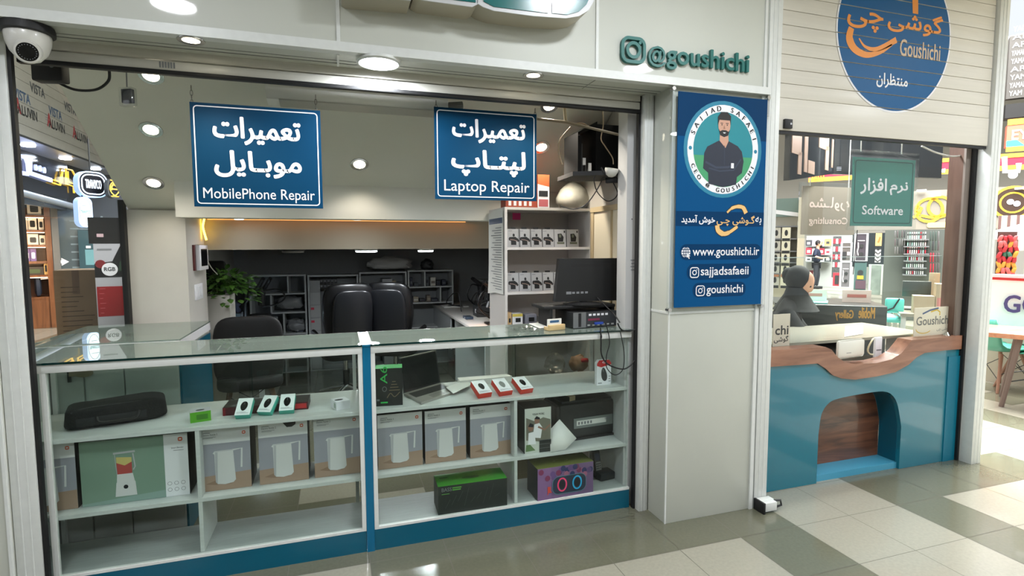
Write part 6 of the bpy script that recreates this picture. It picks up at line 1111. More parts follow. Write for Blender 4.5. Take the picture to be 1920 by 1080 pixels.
# big shutter with round emblem
t = thing('roller_shutter', 'half lowered ribbed white shutter with a large round blue emblem', 'shutter', (3.5, 2.72, 2.33)); SHC = M('shutter_cream', (208, 203, 192), .4, noise=.03, scale=14, stretch=(.15, 1, 5)); SX0, SX1, SP = 2.536, 4.462, .0863
levels = [2.375+.165]+[2.375+.165+SP*k for k in range(1, 12)]
MB(SHC).box(SX0, SX1, 2.712, 2.742, 2.345, levels[0]-.0015, .004).build('bottom_bar', t)
for k in range(10): MB(SHC).box(SX0, SX1, 2.714, 2.738, levels[k], levels[k]+SP-.0015, .004).build('slat', t)
MB(BLACK).box(SX0, SX1, 2.72, 2.75, 2.326, 2.345).build('rubber_seal', t); MB(M('shutter_core', (170, 166, 156), .6)).box(SX0+.01, SX1-.01, 2.73, 2.736, 2.36, 3.44).build('core', t)
FM = Fr(0, 2.7118, 0); ecx, ecz, er = 3.518, 3.02, .508
EB = M('emblem_blue', (6, 84, 136), .5, spec=.25); m = MB(PRINTW)
def clip_disc(m, r, d, mm):
    m.mat(mm); edges = [2.345]+levels
    for i, z0 in enumerate(edges):
        z1 = (edges[i+1] if i+1 < len(edges) else z0+SP)-.004; zz0 = z0+.002; N = 8; pts = []
        if zz0 > ecz+r or z1 < ecz-r: continue
        zs_ = [max(zz0, ecz-r)+(min(z1, ecz+r)-max(zz0, ecz-r))*k/N for k in range(N+1)]
        L = [(ecx-math.sqrt(max(0, r*r-(z-ecz)**2)), z) for z in zs_]; Rr = [(ecx+math.sqrt(max(0, r*r-(z-ecz)**2)), z) for z in zs_]; m.fpoly(FM, Rr+L[::-1], d)
clip_disc(m, er, -.001, PRINTW); clip_disc(m, er-.012, -.0016, EB); ed_ = m.build('emblem_disc', t)
m = MB(ORANGE); qm = [FM.px(*p) for p in ((1588, 60), (1766, 85), (1764, 28), (1590, 15))]
m.text('گوشی', FM, FM.px(1664, 50)[0], FM.px(1766, 60)[0], FM.px(1720, 66)[1], FM.px(1720, 24)[1], -.0026, .02); m.text('چی', FM, FM.px(1588, 40)[0], FM.px(1655, 40)[0], FM.px(1620, 58)[1], FM.px(1620, 22)[1], -.0026, .02); m.build('emblem_persian', ed_)
m = MB(ORANGE); sw = [FM.px(*p) for p in ((1596, 52), (1592, 72), (1602, 92), (1624, 103), (1650, 98), (1672, 84))]; sp = [(v.x, v.y) for v in smoothpath([(*p, 0) for p in sw], 6)]; k_ = len(sp)
m.fstroke(FM, sp, [.060*(1-abs(i/(k_-1)-.25)*1.05) for i in range(k_)], -.0026); m.build('emblem_swoosh', ed_); m = MB(ORANGE); sw = [FM.px(*p) for p in ((1610, 72), (1622, 88), (1645, 92), (1680, 75))]; sp = [(v.x, v.y) for v in smoothpath([(*p, 0) for p in sw], 6)]; k_ = len(sp); m.fstroke(FM, sp, [.008+.032*i/(k_-1) for i in range(k_)], -.0026); m.build('emblem_swoosh', ed_)
a, b = FM.px(1712, 0); m = MB(ORANGE).fpoly(FM, [(a-.02, b+.10), (a+.035, b+.10), (a+.05, b-.085), (a+.0, b-.085)], -.0026); m.build('emblem_bar', ed_)
m = MB(M('emblem_tan', (196, 170, 140), .5)); m.text('Goushichi', FM, FM.px(1687, 88)[0], FM.px(1762, 100)[0], FM.px(1720, 109)[1], FM.px(1720, 78)[1], -.0028, .015); m.build('emblem_name', ed_)
m = MB(PRINTW); m.text('منتظران', FM, FM.px(1643, 152)[0], FM.px(1701, 152)[0], FM.px(1672, 166)[1], FM.px(1672, 139)[1], -.0028, .02); m.build('emblem_caption', ed_)
a, b = FC.px(1474, 233); m = MB(BLACK); fr = Fr(0, 2.712, 0); a, b = fr.px(1475, 233); m.fbox(fr, a-.03, a+.028, b-.028, b+.028, -.02, 0, .003); lk_ = m.build('lock_box', t); m = MB(CHROME); m.fdisc(fr, a+.015, b, .007, d=-.0206, n=12); m.build('keyhole', lk_)
# ceiling gear behind the shutter
m = MB(M('housing_white', (196, 194, 190), .4)); m.box(2.62, 2.72, 2.84, 2.94, 1.985, 2.764, .004); tag(m.build('motor_housing'), 'pale box hanging at the left inside edge of the software shop', 'box')
t = thing('dark_canopy', 'black angular ceiling canopy with beige blocks for reflections inside the software shop', 'canopy', (3.6, 3.5, 2.15)); CB = M('canopy_black', (30, 34, 36), .2, coat=.4); BGB = M('canopy_reflection', (170, 144, 126), .5)
cA, cB, cC = P(1480, 338, y=3.10), P(1563, 326, y=3.6), P(1765, 334, y=3.3); zb = [cA.z, cB.z, cC.z]
def wallq(m, p, q, z1, th=.04): n = (Vector((q.x-p.x, q.y-p.y, 0))).normalized(); n = Vector((-n.y, n.x, 0))*th; m.hexa([p, q, q+n, p+n]+[Vector((v.x, v.y, z1)) for v in (p, q, q+n, p+n)])
m = MB(CB); wallq(m, cA, cB, 2.764); m.build('left_face', t); m = MB(CB); wallq(m, cB, cC, 2.764); m.build('right_face', t)
cd = (cB-cA); cfr = Fr(cA.x, cA.y, -math.degrees(math.atan2(cd.y, cd.x))); L_ = Vector((cd.x, cd.y)).length
for u0, v0, u1, v1 in ((1484, 255, 1503, 286), (1495, 286, 1503, 326), (1507, 256, 1515, 322), (1514, 304, 1527, 324), (1535, 258, 1554, 276), (1546, 276, 1554, 318), (1558, 262, 1563, 314)):  # beige plates stand in for reflections on the glossy black
    p = cfr.px(u0, v1); q_ = cfr.px(u1, v0); MB(BGB).fbox(cfr, p[0], q_[0], p[1], q_[1], -.004, 0).build('reflection_block', t)
p = cfr.px(1573, 318); cd2 = cC-cB; cfr2 = Fr(cB.x, cB.y, -math.degrees(math.atan2(cd2.y, cd2.x))); p = cfr2.px(1573, 317); m = MB(GREYINK); [m.frect(cfr2, p[0]-.02, p[0]+.02, p[1]-.012+.012*k, p[1]-.006+.012*k, -.001) for k in range(3)]; m.build('vent_mark', t)
# hanging signs
t = thing('hanging_sign', 'green hanging sign reading Software in a clear sleeve', 'sign', (3.75, 2.96, 1.76)); SF = Fr(0, 2.96, 0); a0 = SF.px(1598, 350)[0]; a1 = SF.px(1714, 350)[0]; b0 = SF.px(1655, 424)[1]; b1 = SF.px(1655, 297)[1]; W_ = a1-a0; H_ = b1-b0
m = MB(M('software_green', (34, 118, 104), .35, coat=.4)); m.fbox(SF, a0, a1, b0, b1, 0, .006); border(m, SF, a0, a1, b0, b1, .022, .006, .02, M('software_line', (16, 60, 54), .5)); m.mat(PRINTW); m.text('نرم', SF, a0+W_*.60, a0+W_*.89, b0+H_*.47, b0+H_*.66, -.0012, .03); m.text('افزار', SF, a0+W_*.13, a0+W_*.54, b0+H_*.47, b0+H_*.70, -.0012, .03); m.text('Software', SF, a0+W_*.17, a0+W_*.83, b0+H_*.17, b0+H_*.30, -.0012, .02); m.build('panel', t)
MB(GLASS('sleeve', (246, 248, 247), .07, .6)).fbox(SF, a0-.03, a1+.03, b0-.03, b1+.05, -.006, .012).build('clear_sleeve', t)
for a in (a0+.07, a1-.14): MB(M('cord_white', (200, 200, 196), .5)).tube([SF.pt(a, b1+.04, .003), SF.pt(a-.01, 2.6, .003)], .004, 6).build('cord', t)
MB(BLACK).tube([SF.pt(a0+.07, b0-.03, .003), SF.pt(a0+.05, b0-.35, .003)], .003, 6).build('wire', t)
t = thing('hanging_sign', 'faded beige sign with mirrored Consulting lettering behind the green one', 'sign', (3.7, 3.5, 1.7)); KF = Fr(0, 3.5, 0); a0 = KF.px(1503, 400)[0]; a1 = KF.px(1603, 400)[0]; b0 = KF.px(1550, 440)[1]; b1 = KF.px(1550, 350)[1]; W_ = a1-a0; H_ = b1-b0
m = MB(TRANSL('consult_beige', (176, 164, 148), .2)); m.fbox(KF, a0, a1, b0, b1, 0, .006); m.mat(M('consult_pink', (240, 216, 204), .6)); m.text('Consulting', KF, a0+W_*.86, a0+W_*.14, b0+H_*.18, b0+H_*.36, -.0012, .02); m.text('مشـاوره', KF, a0+W_*.88, a0+W_*.14, b0+H_*.50, b0+H_*.78, -.0012, .02); m.build('panel', t); MB(GLASS('sleeve')).fbox(KF, a0-.03, a1+.03, b0-.03, b1+.03, -.004, .010).build('clear_sleeve', t)
for a in (a0+.08, a1-.08): MB(M('cord_white')).tube([KF.pt(a, b1, .003), KF.pt(a, 2.7, .003)], .004, 6).build('cord', t)
m = MB(M('cord_white')); m.tube(smoothpath([P(u, v, y=2.85) for u, v in ((1728, 274), (1755, 286), (1785, 293), (1812, 290), (1830, 284))]), .006, 6); tag(m.build('slack_cord'), 'white cord sagging below the big shutter', 'cable')
# things on the counter
RW = M('router_white', (216, 214, 204), .35); t = thing('router', 'white square router propped in the scooped counter rail', 'router', P(1595, 677, y=2.84)); fr = Fr(3.45, 2.855, -6); a0, b0 = fr.px(1569, 676); a1, b1 = fr.px(1620, 634); MB(RW).fbox(fr, a0, a1, b0+.01, b1, -.012, .014, .02).build('body', t); m = MB(GREYINK); m.frect(fr, a0+.08, a0+.13, b0+.045, b0+.049, -.0126); m.build('logo_line', t)
m = MB(M('cable_cream', (216, 206, 170), .4)); a = P(1637, 650, y=2.95); m.tube([a+Vector((.045*math.cos(k), .01*math.sin(2*k), .06*math.sin(k))) for k in [2*PI*i/20 for i in range(20)]], .006, 6, True); tag(m.build('cable_coil'), 'cream cable coil beside the white router', 'cable'); fr = Fr(0, 2.93, 0); p = fr.px(1641, 668); q_ = fr.px(1655, 632); m = MB(PRINTW); m.fbox(fr, p[0], q_[0], p[1]-.01, q_[1], 0, .02, .004); m.mat(GREYINK); m.frect(fr, p[0]+.008, q_[0]-.008, p[1]+.04, p[1]+.05, -.001); tag(m.build('charger_card'), 'white charger card standing behind the router', 'card')
def acrylic(label, fr, u0, v0, u1, v1, draw):
    a0, b0 = fr.px(u0, v1); a1, b1 = fr.px(u1, v0); t = thing('acrylic_stand', label, 'stand', fr.pt((a0+a1)/2, b0)); MB(TRANSL('acrylic_frost', (226, 222, 210))).fbox(fr, a0, a1, b0, b1, 0, .006).build('sheet', t); m = MB(M('stand_ink', (110, 112, 110), .5)); draw(m, fr, a0, a1, b0, b1); m.build('lettering', t); MB(CGLASS).fbox(fr, a0, a1, b0, b0+.006, .006, .08).build('foot', t)
def ds(m, fr, a0, a1, b0, b1):
    w, h = a1-a0, b1-b0; m.text('Goushichi', fr, a0+w*.05, a0+w*.95, b0+h*.38, b0+h*.68, -.001, .02); m.mat(M('stand_blue', (84, 100, 130), .5)); m.fstroke(fr, [(a0+w*.2, b0+h*.78), (a0+w*.4, b0+h*.9), (a0+w*.62, b0+h*.96)], h*.06, -.001); m.mat(M('stand_yellow', (206, 176, 70), .5)); m.fstroke(fr, [(a0+w*.42, b0+h*.84), (a0+w*.58, b0+h*.9), (a0+w*.66, b0+h*.82), (a0+w*.66, b0+h*.7)], h*.05, -.001); m.fstroke(fr, arc(a0+w*.25, b0+h*.25, w*.2, h*.16, 180, 330, 10), h*.03, -.001)
    m.mat(M('stand_ink')); m.text('گوشی چی', fr, a0+w*.60, a0+w*.95, b0+h*.12, b0+h*.28, -.001)
acrylic('clear acrylic stand reading Goushichi at the right end of the counter', Fr(0, 2.865, 0), 1713, 574, 1786, 631, ds)
def dch(m, fr, a0, a1, b0, b1): w, h = a1-a0, b1-b0; m.mat(M('stand_dark', (60, 60, 58), .5)); m.text('chi', fr, a0+w*.12, a0+w*.90, b0+h*.36, b0+h*.64, -.001, .03); m.text('گوشی', fr, a0+w*.05, a0+w*.92, b0+h*.10, b0+h*.32, -.001, .02)
acrylic('clear acrylic stand reading chi beside the pillar end of the counter', Fr(0, 2.90, 0), 1449, 588, 1482, 650, dch)
m = MB(M('leaflet_pale', (222, 208, 190), .6)); m.prism([P(u, v, z=.953) for u, v in ((1585, 612), (1618, 608), (1618, 626), (1583, 632))], (0, 0, .002)); tag(m.build('leaflet'), 'pale leaflet on the counter behind the white router', 'paper')
# low dark desk with mirrored gold lettering, paper pile, monitor
DF = Fr(*P(1600, 590, z=1.0).xy, 38); t = thing('dark_desk', 'dark desk with mirrored gold lettering behind the counter glass', 'desk', DF.pt(0, 0)); a0 = DF.px(1475, 590)[0]; a1 = DF.px(1664, 588)[0]; b0 = DF.px(1600, 602)[1]; b1 = DF.px(1600, 573)[1]
MB(M('desk_dark', (50, 54, 54), .4)).fbox(DF, a0, a1, 0, b1-.03, .02, .6).build('body', t); m = MB(M('desk_panel', (60, 64, 63), .35)); m.fbox(DF, a0-.02, a1, b0-.08, b1, 0, .03, .01); m.build('front_panel', t); m = MB(M('gold_letter', (176, 132, 62), .4)); m.text('Mobile', DF, DF.px(1640, 590)[0], DF.px(1610, 590)[0], b0+.03, b0+.13, -.002, .02); m.text('Gallery', DF, DF.px(1600, 590)[0], DF.px(1566, 590)[0], b0-.0, b0+.10, -.002, .02); m.build('gold_lettering', t)
MB(M('desk_top_black', (40, 42, 42), .3)).fbox(DF, a0-.1, a1, b1-.03, b1, .03, .7).build('desk_top', t)
AQ = M('aqua', (110, 226, 216), .5)
for u0, u1, v0, v1, lb in ((1520, 1556, 570, 556, 'aqua sheet lying on the dark desk'),): m = MB(AQ); z = DF.px(1540, 566)[1]; m.prism([DF.pt(DF.px(u0, 560)[0], b1+.002, .1), DF.pt(DF.px(u1, 560)[0], b1+.002, .1), DF.pt(DF.px(u1, 560)[0]+.05, b1+.002, .35), DF.pt(DF.px(u0, 560)[0]+.05, b1+.002, .35)], (0, 0, .006)); tag(m.build('aqua_sheet'), lb, 'paper')
for u, lb in ((1535, 'small pale notice card standing on the dark desk, left one'), (1622, 'small pale notice card standing on the dark desk, right one')): m = MB(M('notice_pink', (222, 200, 190), .6)); a = DF.px(u, 560)[0]; f = shift(DF, .3); m.fbox(f, a-.12, a+.12, b1+.002, b1+.12, 0, .01); m.mat(M('notice_red', (190, 120, 110), .6)); m.frect(f, a-.08, a+.08, b1+.05, b1+.08, -.002); tag(m.build('notice_card'), lb, 'card', 'notice cards on the dark desk')
t = thing('tote_chair', 'bright aqua chair back with a dark rim behind the dark desk', 'chair', DF.pt(a1+.15, 0, .7)); f = shift(DF, .9); p = f.px(1660, 586); q_ = f.px(1697, 560); MB(AQ).fbox(f, p[0], q_[0], p[1], q_[1], 0, .05, .02).build('backrest', t); MB(DARK).fstroke(f, [(p[0], p[1]+.02), (q_[0]-.1, p[1]+.05), (q_[0]-.05, q_[1])], .012, -.004, th=.01).build('rim', t); MB(AQ).fbox(f, p[0], q_[0], p[1]-.10, p[1]-.05, -.05, .4, .02).build('seat', t)
for a, d in ((p[0]+.03, 0), (q_[0]-.03, 0), (p[0]+.03, .35), (q_[0]-.03, .35)): MB(ALU).tube([f.pt(a, p[1]-.1, d), f.pt(a, 0, d)], .012, 8).build('leg', t)
f0 = P(1745, 588, z=.95); BT = Fr(f0.x, f0.y, 48); ab = lambda u: BT.px(u, 585)[0]; ZB = .951
t = thing('back_table', 'pale side table behind the counter carrying a monitor, cartons and a cedar cabinet', 'table', BT.pt(0, 0)); MB(M('counter_top_pale')).fbox(BT, ab(1685), ab(1800), .92, .95, -.12, .7).build('table_top', t)
for a, d in ((ab(1688), -.1), (ab(1797)-.04, -.1), (ab(1688), .64), (ab(1797)-.04, .64)): MB(WHITE).fbox(BT, a, a+.04, 0, .92, d, d+.04).build('leg', t)
t = thing('monitor', 'grey backed monitor on the side table near the wooden column', 'monitor', BT.pt(ab(1720), ZB, .3)); f = shift(BT, .3); p = f.px(1691, 556); q_ = f.px(1747, 528); MB(M('monitor_grey', (70, 76, 74), .35)).fbox(f, p[0], q_[0], p[1], q_[1], 0, .04, .006).build('housing', t); MB(DARK).fbox(f, (p[0]+q_[0])/2-.03, (p[0]+q_[0])/2+.03, ZB+.01, p[1], .01, .04).build('neck', t); MB(DARK).fbox(f, (p[0]+q_[0])/2-.1, (p[0]+q_[0])/2+.1, ZB, ZB+.012, -.04, .1).build('base', t); MB(GLOSSB).fbox(f, p[0]+.01, q_[0]-.01, p[1]+.01, q_[1]-.01, .04, .044).build('screen', t)
f = shift(BT, .45); p = f.px(1741, 545); q_ = f.px(1763, 512); m = MB(M('cream_card', (226, 218, 188), .6)); m.fbox(f, p[0], q_[0], ZB, q_[1], 0, .02); tag(m.build('menu_card'), 'tall cream card standing behind the grey monitor', 'card')
OW = M('cedar', (168, 96, 62), .5); f = shift(BT, .2)
p = f.px(1770, 570); q_ = f.px(1793, 503); t = thing('cedar_cabinet', 'orange brown wooden cabinet standing against the dark column', 'cabinet', f.pt(p[0], ZB)); MB(OW).fbox(f, p[0], q_[0], ZB, q_[1], .01, .2).build('body', t); MB(M('cedar_light', (190, 116, 80), .5)).fbox(f, p[0]+.005, q_[0]-.005, f.px(1780, 521)[1], q_[1]-.005, 0, .01).build('door', t); MB(PRINTW).fbox(f, q_[0]-.045, q_[0]-.015, f.px(1780, 531)[1], f.px(1780, 521)[1], -.006, .01).build('handle', t)
KB2 = M('kraft_pale', (176, 160, 136), .7); f = BT; zt1 = f.px(1764, 553)[1]
for u0, u1, z0_, v1, lb in ((1753, 1777, zt1+.001, 533, 'pale open carton, upper of the pile by the cedar cabinet'), (1712, 1752, ZB, 556, 'wide kraft carton at the left of the pile by the cedar cabinet'), (1753, 1775, ZB, 553, 'carton with pink print under the pale open one')):
    carton('kraft_carton', lb, 'box', f, ab(u0), ab(u1), z0_, f.px(u1, v1)[1] if z0_ != ZB or 'wide' in lb else zt1, .16, KB2, KB2, KB2, (lambda m, fr, A0, A1, B0, B1, d: (m.mat(M('carton_pink', (190, 130, 124), .6)), m.frect(fr, A0+.01, A1-.01, B0+.02, B1-.03, d-.001))) if 'pink' in lb else None)
# ================================================================ bright hall beyond, on the right
def FB(dist, hd=52): h = math.radians(hd); return Fr(math.sin(h)*dist, math.cos(h)*dist, hd)
def fbx(name, label, cat, fr, u0, v0, u1, v1, th, mm, draw=None, group=None, floor=False, bev=0):
    a0, b0 = fr.px(u0, v1); a1, b1 = fr.px(u1, v0); b0 = .002 if floor else b0; m = MB(mm); m.fbox(fr, min(a0, a1), max(a0, a1), b0, b1, 0, th, bev)
    if draw: draw(m, fr, min(a0, a1), max(a0, a1), b0, b1)
    return tag(m.build(name), label, cat, group)
F18, F20, F16, F12, F9 = FB(18), FB(24.2), FB(16), FB(12), FB(9)
HALL = M('hall_wall', (150, 148, 142), .6)
m = MB(HALL); m.fbox(FB(27), -18, 16, 0, 9, 0, .2); m.mat(M('hall_ceiling', (214, 214, 212), .6)); m.fbox(FB(27), -18, 16, 7.4, 7.5, -6, 0); struct(m.build('wall_hall'))
CRIM = M('fascia_crimson', (196, 40, 66), .5); 
def d_crim(m, fr, a0, a1, b0, b1):
    m.mat(M('fascia_gold', (214, 160, 60), .4)); m.frect(fr, a0, a1, b0-.12, b0, -.01); m.frect(fr, a0, a1, b1, b1+.10, -.01); m.mat(PRINTW); p = fr.px(1880, 330); m.fstroke(fr, [fr.px(1883, 294), fr.px(1884, 322), fr.px(1909, 321), fr.px(1910, 306)], .11, -.02); q = fr.px(1899, 328); m.fdisc(fr, q[0], q[1], .09, d=-.02)
    m.mat(M('fascia_gold')); m.text('Sam', fr, fr.px(1518, 335)[0], fr.px(1545, 335)[0], fr.px(1530, 337)[1], fr.px(1530, 328)[1]+.1, -.02, .02); m.mat(PRINTW); m.fstroke(fr, [fr.px(1757, 298), fr.px(1758, 320), fr.px(1772, 320)], .11, -.02)
fbx('fascia_board', 'long crimson fascia with white Persian letters across the far hall', 'sign', F18, 1516, 290, 1975, 334, .3, CRIM, d_crim)
def d_ey(m, fr, a0, a1, b0, b1):
    m.mat(PRINTW); m.text('EYA', fr, fr.px(1897, 260)[0], fr.px(1948, 260)[0], fr.px(1900, 262)[1], fr.px(1900, 244)[1], -.01, .02); m.mat(M('sign_mint', (60, 190, 170), .5)); m.fpoly(fr, [(a0, b0), (a0+.35, b0), (a0+.2, b0+.15), (a0, b0+.15)], -.01); m.mat(M('fascia_gold')); m.frect(fr, a0, a1, b1, b1+.14, -.01); m.frect(fr, a0, a1, b0-.12, b0, -.01)
fbx('coral_sign', 'coral sign with white EYA letters over the crimson fascia', 'sign', F18, 1886, 228, 1965, 276, .25, M('sign_coral', (214, 104, 84), .5), d_ey)
def d_lat(m, fr, a0, a1, b0, b1):
    m.mat(PRINTW); rn_ = random.Random(2)
    for r in range(9):
        a = a0+.05
        while a < a1-.3: s = rn_.choice(('YAM', 'AR', 'YAMAR')); w = .22+.1*rn_.random(); m.text(s, fr, a, a+w, b0+.06+.19*r, b0+.18+.19*r, -.01); a += w+.05
fbx('lettered_panel', 'dark panel covered with rows of white letters near the hall ceiling', 'sign', F18, 1886, 55, 1975, 186, .2, M('panel_charcoal', (66, 64, 62), .6), d_lat)
fbx('dark_bulkhead', 'black bulkhead between the lettered panel and the coral sign', 'panel', F18, 1884, 186, 1975, 222, .4, BLACK)
# beige sign band with gold letters and the round badge
def d_gold(m, fr, a0, a1, b0, b1):
    G_ = M('sign_gold', (226, 176, 60), .3); m.mat(G_); q = lambda pts: [fr.px(*p) for p in pts]
    m.fstroke(fr, q([(1712, 408), (1722, 402), (1728, 390), (1722, 386), (1718, 396), (1726, 400)]), .07, -.02); m.fstroke(fr, arc(*fr.px(1742, 394), .28, .30, 0, 350, 18), .07, -.02, True); m.fstroke(fr, arc(*fr.px(1762, 388), .24, .26, 0, 350, 18), .07, -.02, True); m.fstroke(fr, q([(1726, 404), (1748, 408), (1772, 402)]), .07, -.02); m.mat(M('sign_gold_pale', (240, 214, 130), .4)); m.frect(fr, *[fr.px(u, 420)[0] for u in (1738, 1778)], fr.px(1750, 427)[1], fr.px(1750, 417)[1], -.02, .06)
    m.mat(M('badge_dark', (60, 44, 36), .4)); c = fr.px(1899, 380); m.fdisc(fr, *c, .36, .36, -.03, 24); m.mat(G_); m.fstroke(fr, arc(*c, .38, .38, 0, 350, 26), .06, -.035, True); m.fstroke(fr, arc(*c, .24, .24, 0, 350, 20), .04, -.035, True)
    for k in range(3): m.frect(fr, c[0]-.62, c[0]-.36, c[1]-.12+.10*k, c[1]-.07+.10*k, -.03); m.frect(fr, c[0]+.36, c[0]+.62, c[1]-.12+.10*k, c[1]-.07+.10*k, -.03)
    m.mat(PRINTW); m.fdisc(fr, c[0]-.05, c[1]+.02, .07, d=-.04, n=10); m.fdisc(fr, c[0]+.07, c[1]-.03, .07, d=-.04, n=10)
fbx('beige_sign_band', 'pale beige sign band with gold letters and a round gold badge', 'sign', F18, 1590, 346, 1975, 432, .3, M('band_beige', (132, 127, 118), .5), d_gold)
for u, v, lb in ((1728, 357, 'left lamp strip set in the beige band'), (1755, 366, 'right lamp strip set in the beige band'), (1912, 353, 'lamp strip above the round gold badge')): fbx('lamp_strip', lb, 'lamp', shift(F18, -.1), u-9, v-2, u+9, v+2, .05, EM('strip_white', (250, 250, 246), 3), None, 'lamp strips in the beige band')
# packet rack close by on the left edge
t = thing('packet_rack', 'tall white rack of hanging clear packets at the left edge of the software shop view', 'rack', F9.pt(0, 0)); f = FB(8.0, 46); a0 = f.px(1452, 500)[0]-.6; a1 = f.px(1503, 500)[0]; zt = f.px(1480, 372)[1]; RKW = M('rack_white', (216, 212, 198), .5)
MB(RKW).fbox(f, a0, a1, 0, zt, .1, .14).build('back_panel', t); MB(M('rack_post', (228, 218, 196), .5)).fbox(f, a1-.06, a1+.02, 0, zt, -.12, .14).build('post', t); m = MB(M('banner_green', (110, 130, 124), .5)); m.fbox(f, a0, a1, f.px(1480, 406)[1], zt, -.02, .1); m.mat(PRINTW); m.fpoly(f, [(a0, zt-.1), (a1, zt-.25), (a1, zt-.2), (a0, zt-.04)], -.022); m.build('header_board', t)
PK = M('packet_pale', (196, 194, 184), .3); k2 = 0
for r, v in enumerate((424, 447, 470, 491, 512)):
    z = f.px(1475, v)[1]; MB(GREYINK).fbox(f, a0, a1-.06, z-.015, z, -.1, .1).build('peg_rail', t)
    for c in range(5):
        a = a1-.12-.115*c-.02; m = MB(PK if c else M('packet_cream', (222, 218, 196), .4)); m.fbox(f, a-.10, a, z-.20, z-.02, -.10+.01*c, -.07+.01*c); m.mat(DARK); m.fdisc(f, a-.05, z-.09, .02, .04, -.1015+.01*c, 10); m.mat(M('packet_orange', (190, 130, 96), .5)) if r == 3 else None; m.frect(f, a-.095, a-.005, z-.195, z-.16, -.1015+.01*c); tag(m.build('clear_packet'), f'clear packet on the pale rack, {("top", "second", "third", "fourth", "lowest")[r]} row, {("at the post", "second from the post", "third from the post", "fourth from the post", "fifth from the post")[c]}', 'package', 'clear packets on the pale rack')
# far shop bay behind the walking man
fbx('shop_backwall', 'white lit back wall of the far phone shop', 'panel', F20, 1508, 441, 1620, 556, .1, M('bay_white', (170, 172, 171), .5))
SHF = FB(23.8)
def shelf_row(u0, u1, v, n, hh, cols, label, group, fr=SHF, board=True):
    a0, b = fr.px(u0, v); a1, _ = fr.px(u1, v); rn_ = random.Random(int(u0+v))
    if board: m = MB(M('bay_shelf', (120, 124, 124), .5)); m.fbox(fr, a0, a1, b-.03, b, 0, .3); tag(m.build('wall_board'), label.replace('boxes', 'board under the boxes'), 'shelf', 'far shelf boards')
    w = (a1-a0)/n
    for k in range(n): m = MB(cols[k % len(cols)]); h = hh*(.75+.25*rn_.random()); m.fbox(fr, a0+w*k+.01, a0+w*(k+1)-.01, b+.002, b+h, .02, .25); m.mat(cols[(k+1) % len(cols)]); m.frect(fr, a0+w*(k+.25), a0+w*(k+.75), b+h*.25, b+h*.65, .018); tag(m.build('shelf_box'), f'{("first", "second", "third", "fourth", "fifth", "sixth", "seventh", "eighth")[k]} box from the left on {label}', 'box', group)
CW = [M('far_white', (220, 222, 220), .5), M('far_lilac', (190, 184, 206), .5), M('far_yellow', (222, 186, 104), .5), M('far_dark', (60, 64, 68), .5), M('far_red', (176, 50, 66), .5), M('far_mint', (150, 196, 180), .5), M('far_grey', (140, 144, 146), .5)]
shelf_row(1510, 1558, 461, 4, .28, [CW[3], CW[1], CW[0], CW[2]], 'the top boxes shelf behind the walking man', 'far shop boxes'); shelf_row(1510, 1558, 477, 4, .26, [CW[4], CW[0], CW[4], CW[0]], 'the middle boxes shelf behind the walking man', 'far shop boxes'); shelf_row(1510, 1558, 490, 4, .2, [CW[0], CW[3]], 'the lowest boxes shelf behind the walking man', 'far shop boxes')
fbx('dark_shelving', 'dark grey shelving bay to the right of the walking man', 'shelf', F20, 1559, 443, 1578, 520, .4, M('bay_dark', (84, 86, 88), .5), lambda m, fr, a0, a1, b0, b1: [(m.mat(CW[(i+j) % 2*4]), m.frect(fr, a0+(a1-a0)*(.05+.32*j), a0+(a1-a0)*(.30+.32*j), b0+(b1-b0)*(.25+.19*i), b0+(b1-b0)*(.37+.19*i), -.01)) for i in range(4) for j in range(3)])
fbx('red_bins', 'stack of red bins at the left of the walking man', 'bin', F20, 1509, 507, 1525, 532, .4, CW[4], lambda m, fr, a0, a1, b0, b1: (m.mat(DARK), m.frect(fr, a0, a1, b0+(b1-b0)*.40, b0+(b1-b0)*.5, -.01)), None)
fbx('red_stand', 'red frame stand to the right of the walking man', 'stand', F16, 1561, 512, 1575, 536, .2, CW[4], lambda m, fr, a0, a1, b0, b1: (m.mat(DARK), m.frect(fr, a0+(a1-a0)*.3, a1-.02, b0+.05, b1-.06, -.01)), None)
POS = M('speaker_dark', (66, 60, 70), .5)
def d_sp(m, fr, a0, a1, b0, b1):
    w, h = a1-a0, b1-b0; m.mat(M('speaker_edge', (176, 176, 182), .5)); m.fstroke(fr, [(a0, b0), (a1, b0), (a1, b1), (a0, b1)], .05, -.01, True); m.mat(DARK); m.fdisc(fr, a0+w*.55, b0+h*.55, w*.18, w*.18, -.015, 18); m.fdisc(fr, a0+w*.55, b0+h*.25, w*.18, w*.18, -.015, 18); m.mat(PRINTW); m.frect(fr, a0+w*.2, a0+w*.8, b0+h*.73, b0+h*.755, -.015); m.fstroke(fr, [(a0+w*.25, b0+h*.68), (a0+w*.28, b0+h*.5), (a0+w*.22, b0+h*.35), (a0+w*.3, b0+h*.2)], .02, -.015)
fbx('speaker_poster', 'tall dark speaker display with two round cones, upper right of the pair', 'display', F16, 1602, 438, 1627, 489, .3, POS, d_sp)
def d_fr(m, fr, a0, a1, b0, b1):
    w, h = a1-a0, b1-b0; m.mat(M('speaker_edge')); m.fstroke(fr, [(a0, b0), (a1, b0), (a1, b1), (a0, b1)], .05, -.01, True); m.frect(fr, a0, a1, b0+h*.74, b0+h*.78, -.012); m.mat(PRINTW); m.frect(fr, a0+w*.6, a0+w*.85, b0+h*.3, b0+h*.5, -.012); m.mat(DARK); m.frect(fr, a0+w*.1, a0+w*.5, b0+h*.1, b0+h*.5, -.012)
fbx('framed_display', 'grey framed display left of the tall speaker display', 'display', F16, 1577, 455, 1597, 489, .3, M('framed_grey', (96, 92, 90), .5), d_fr)
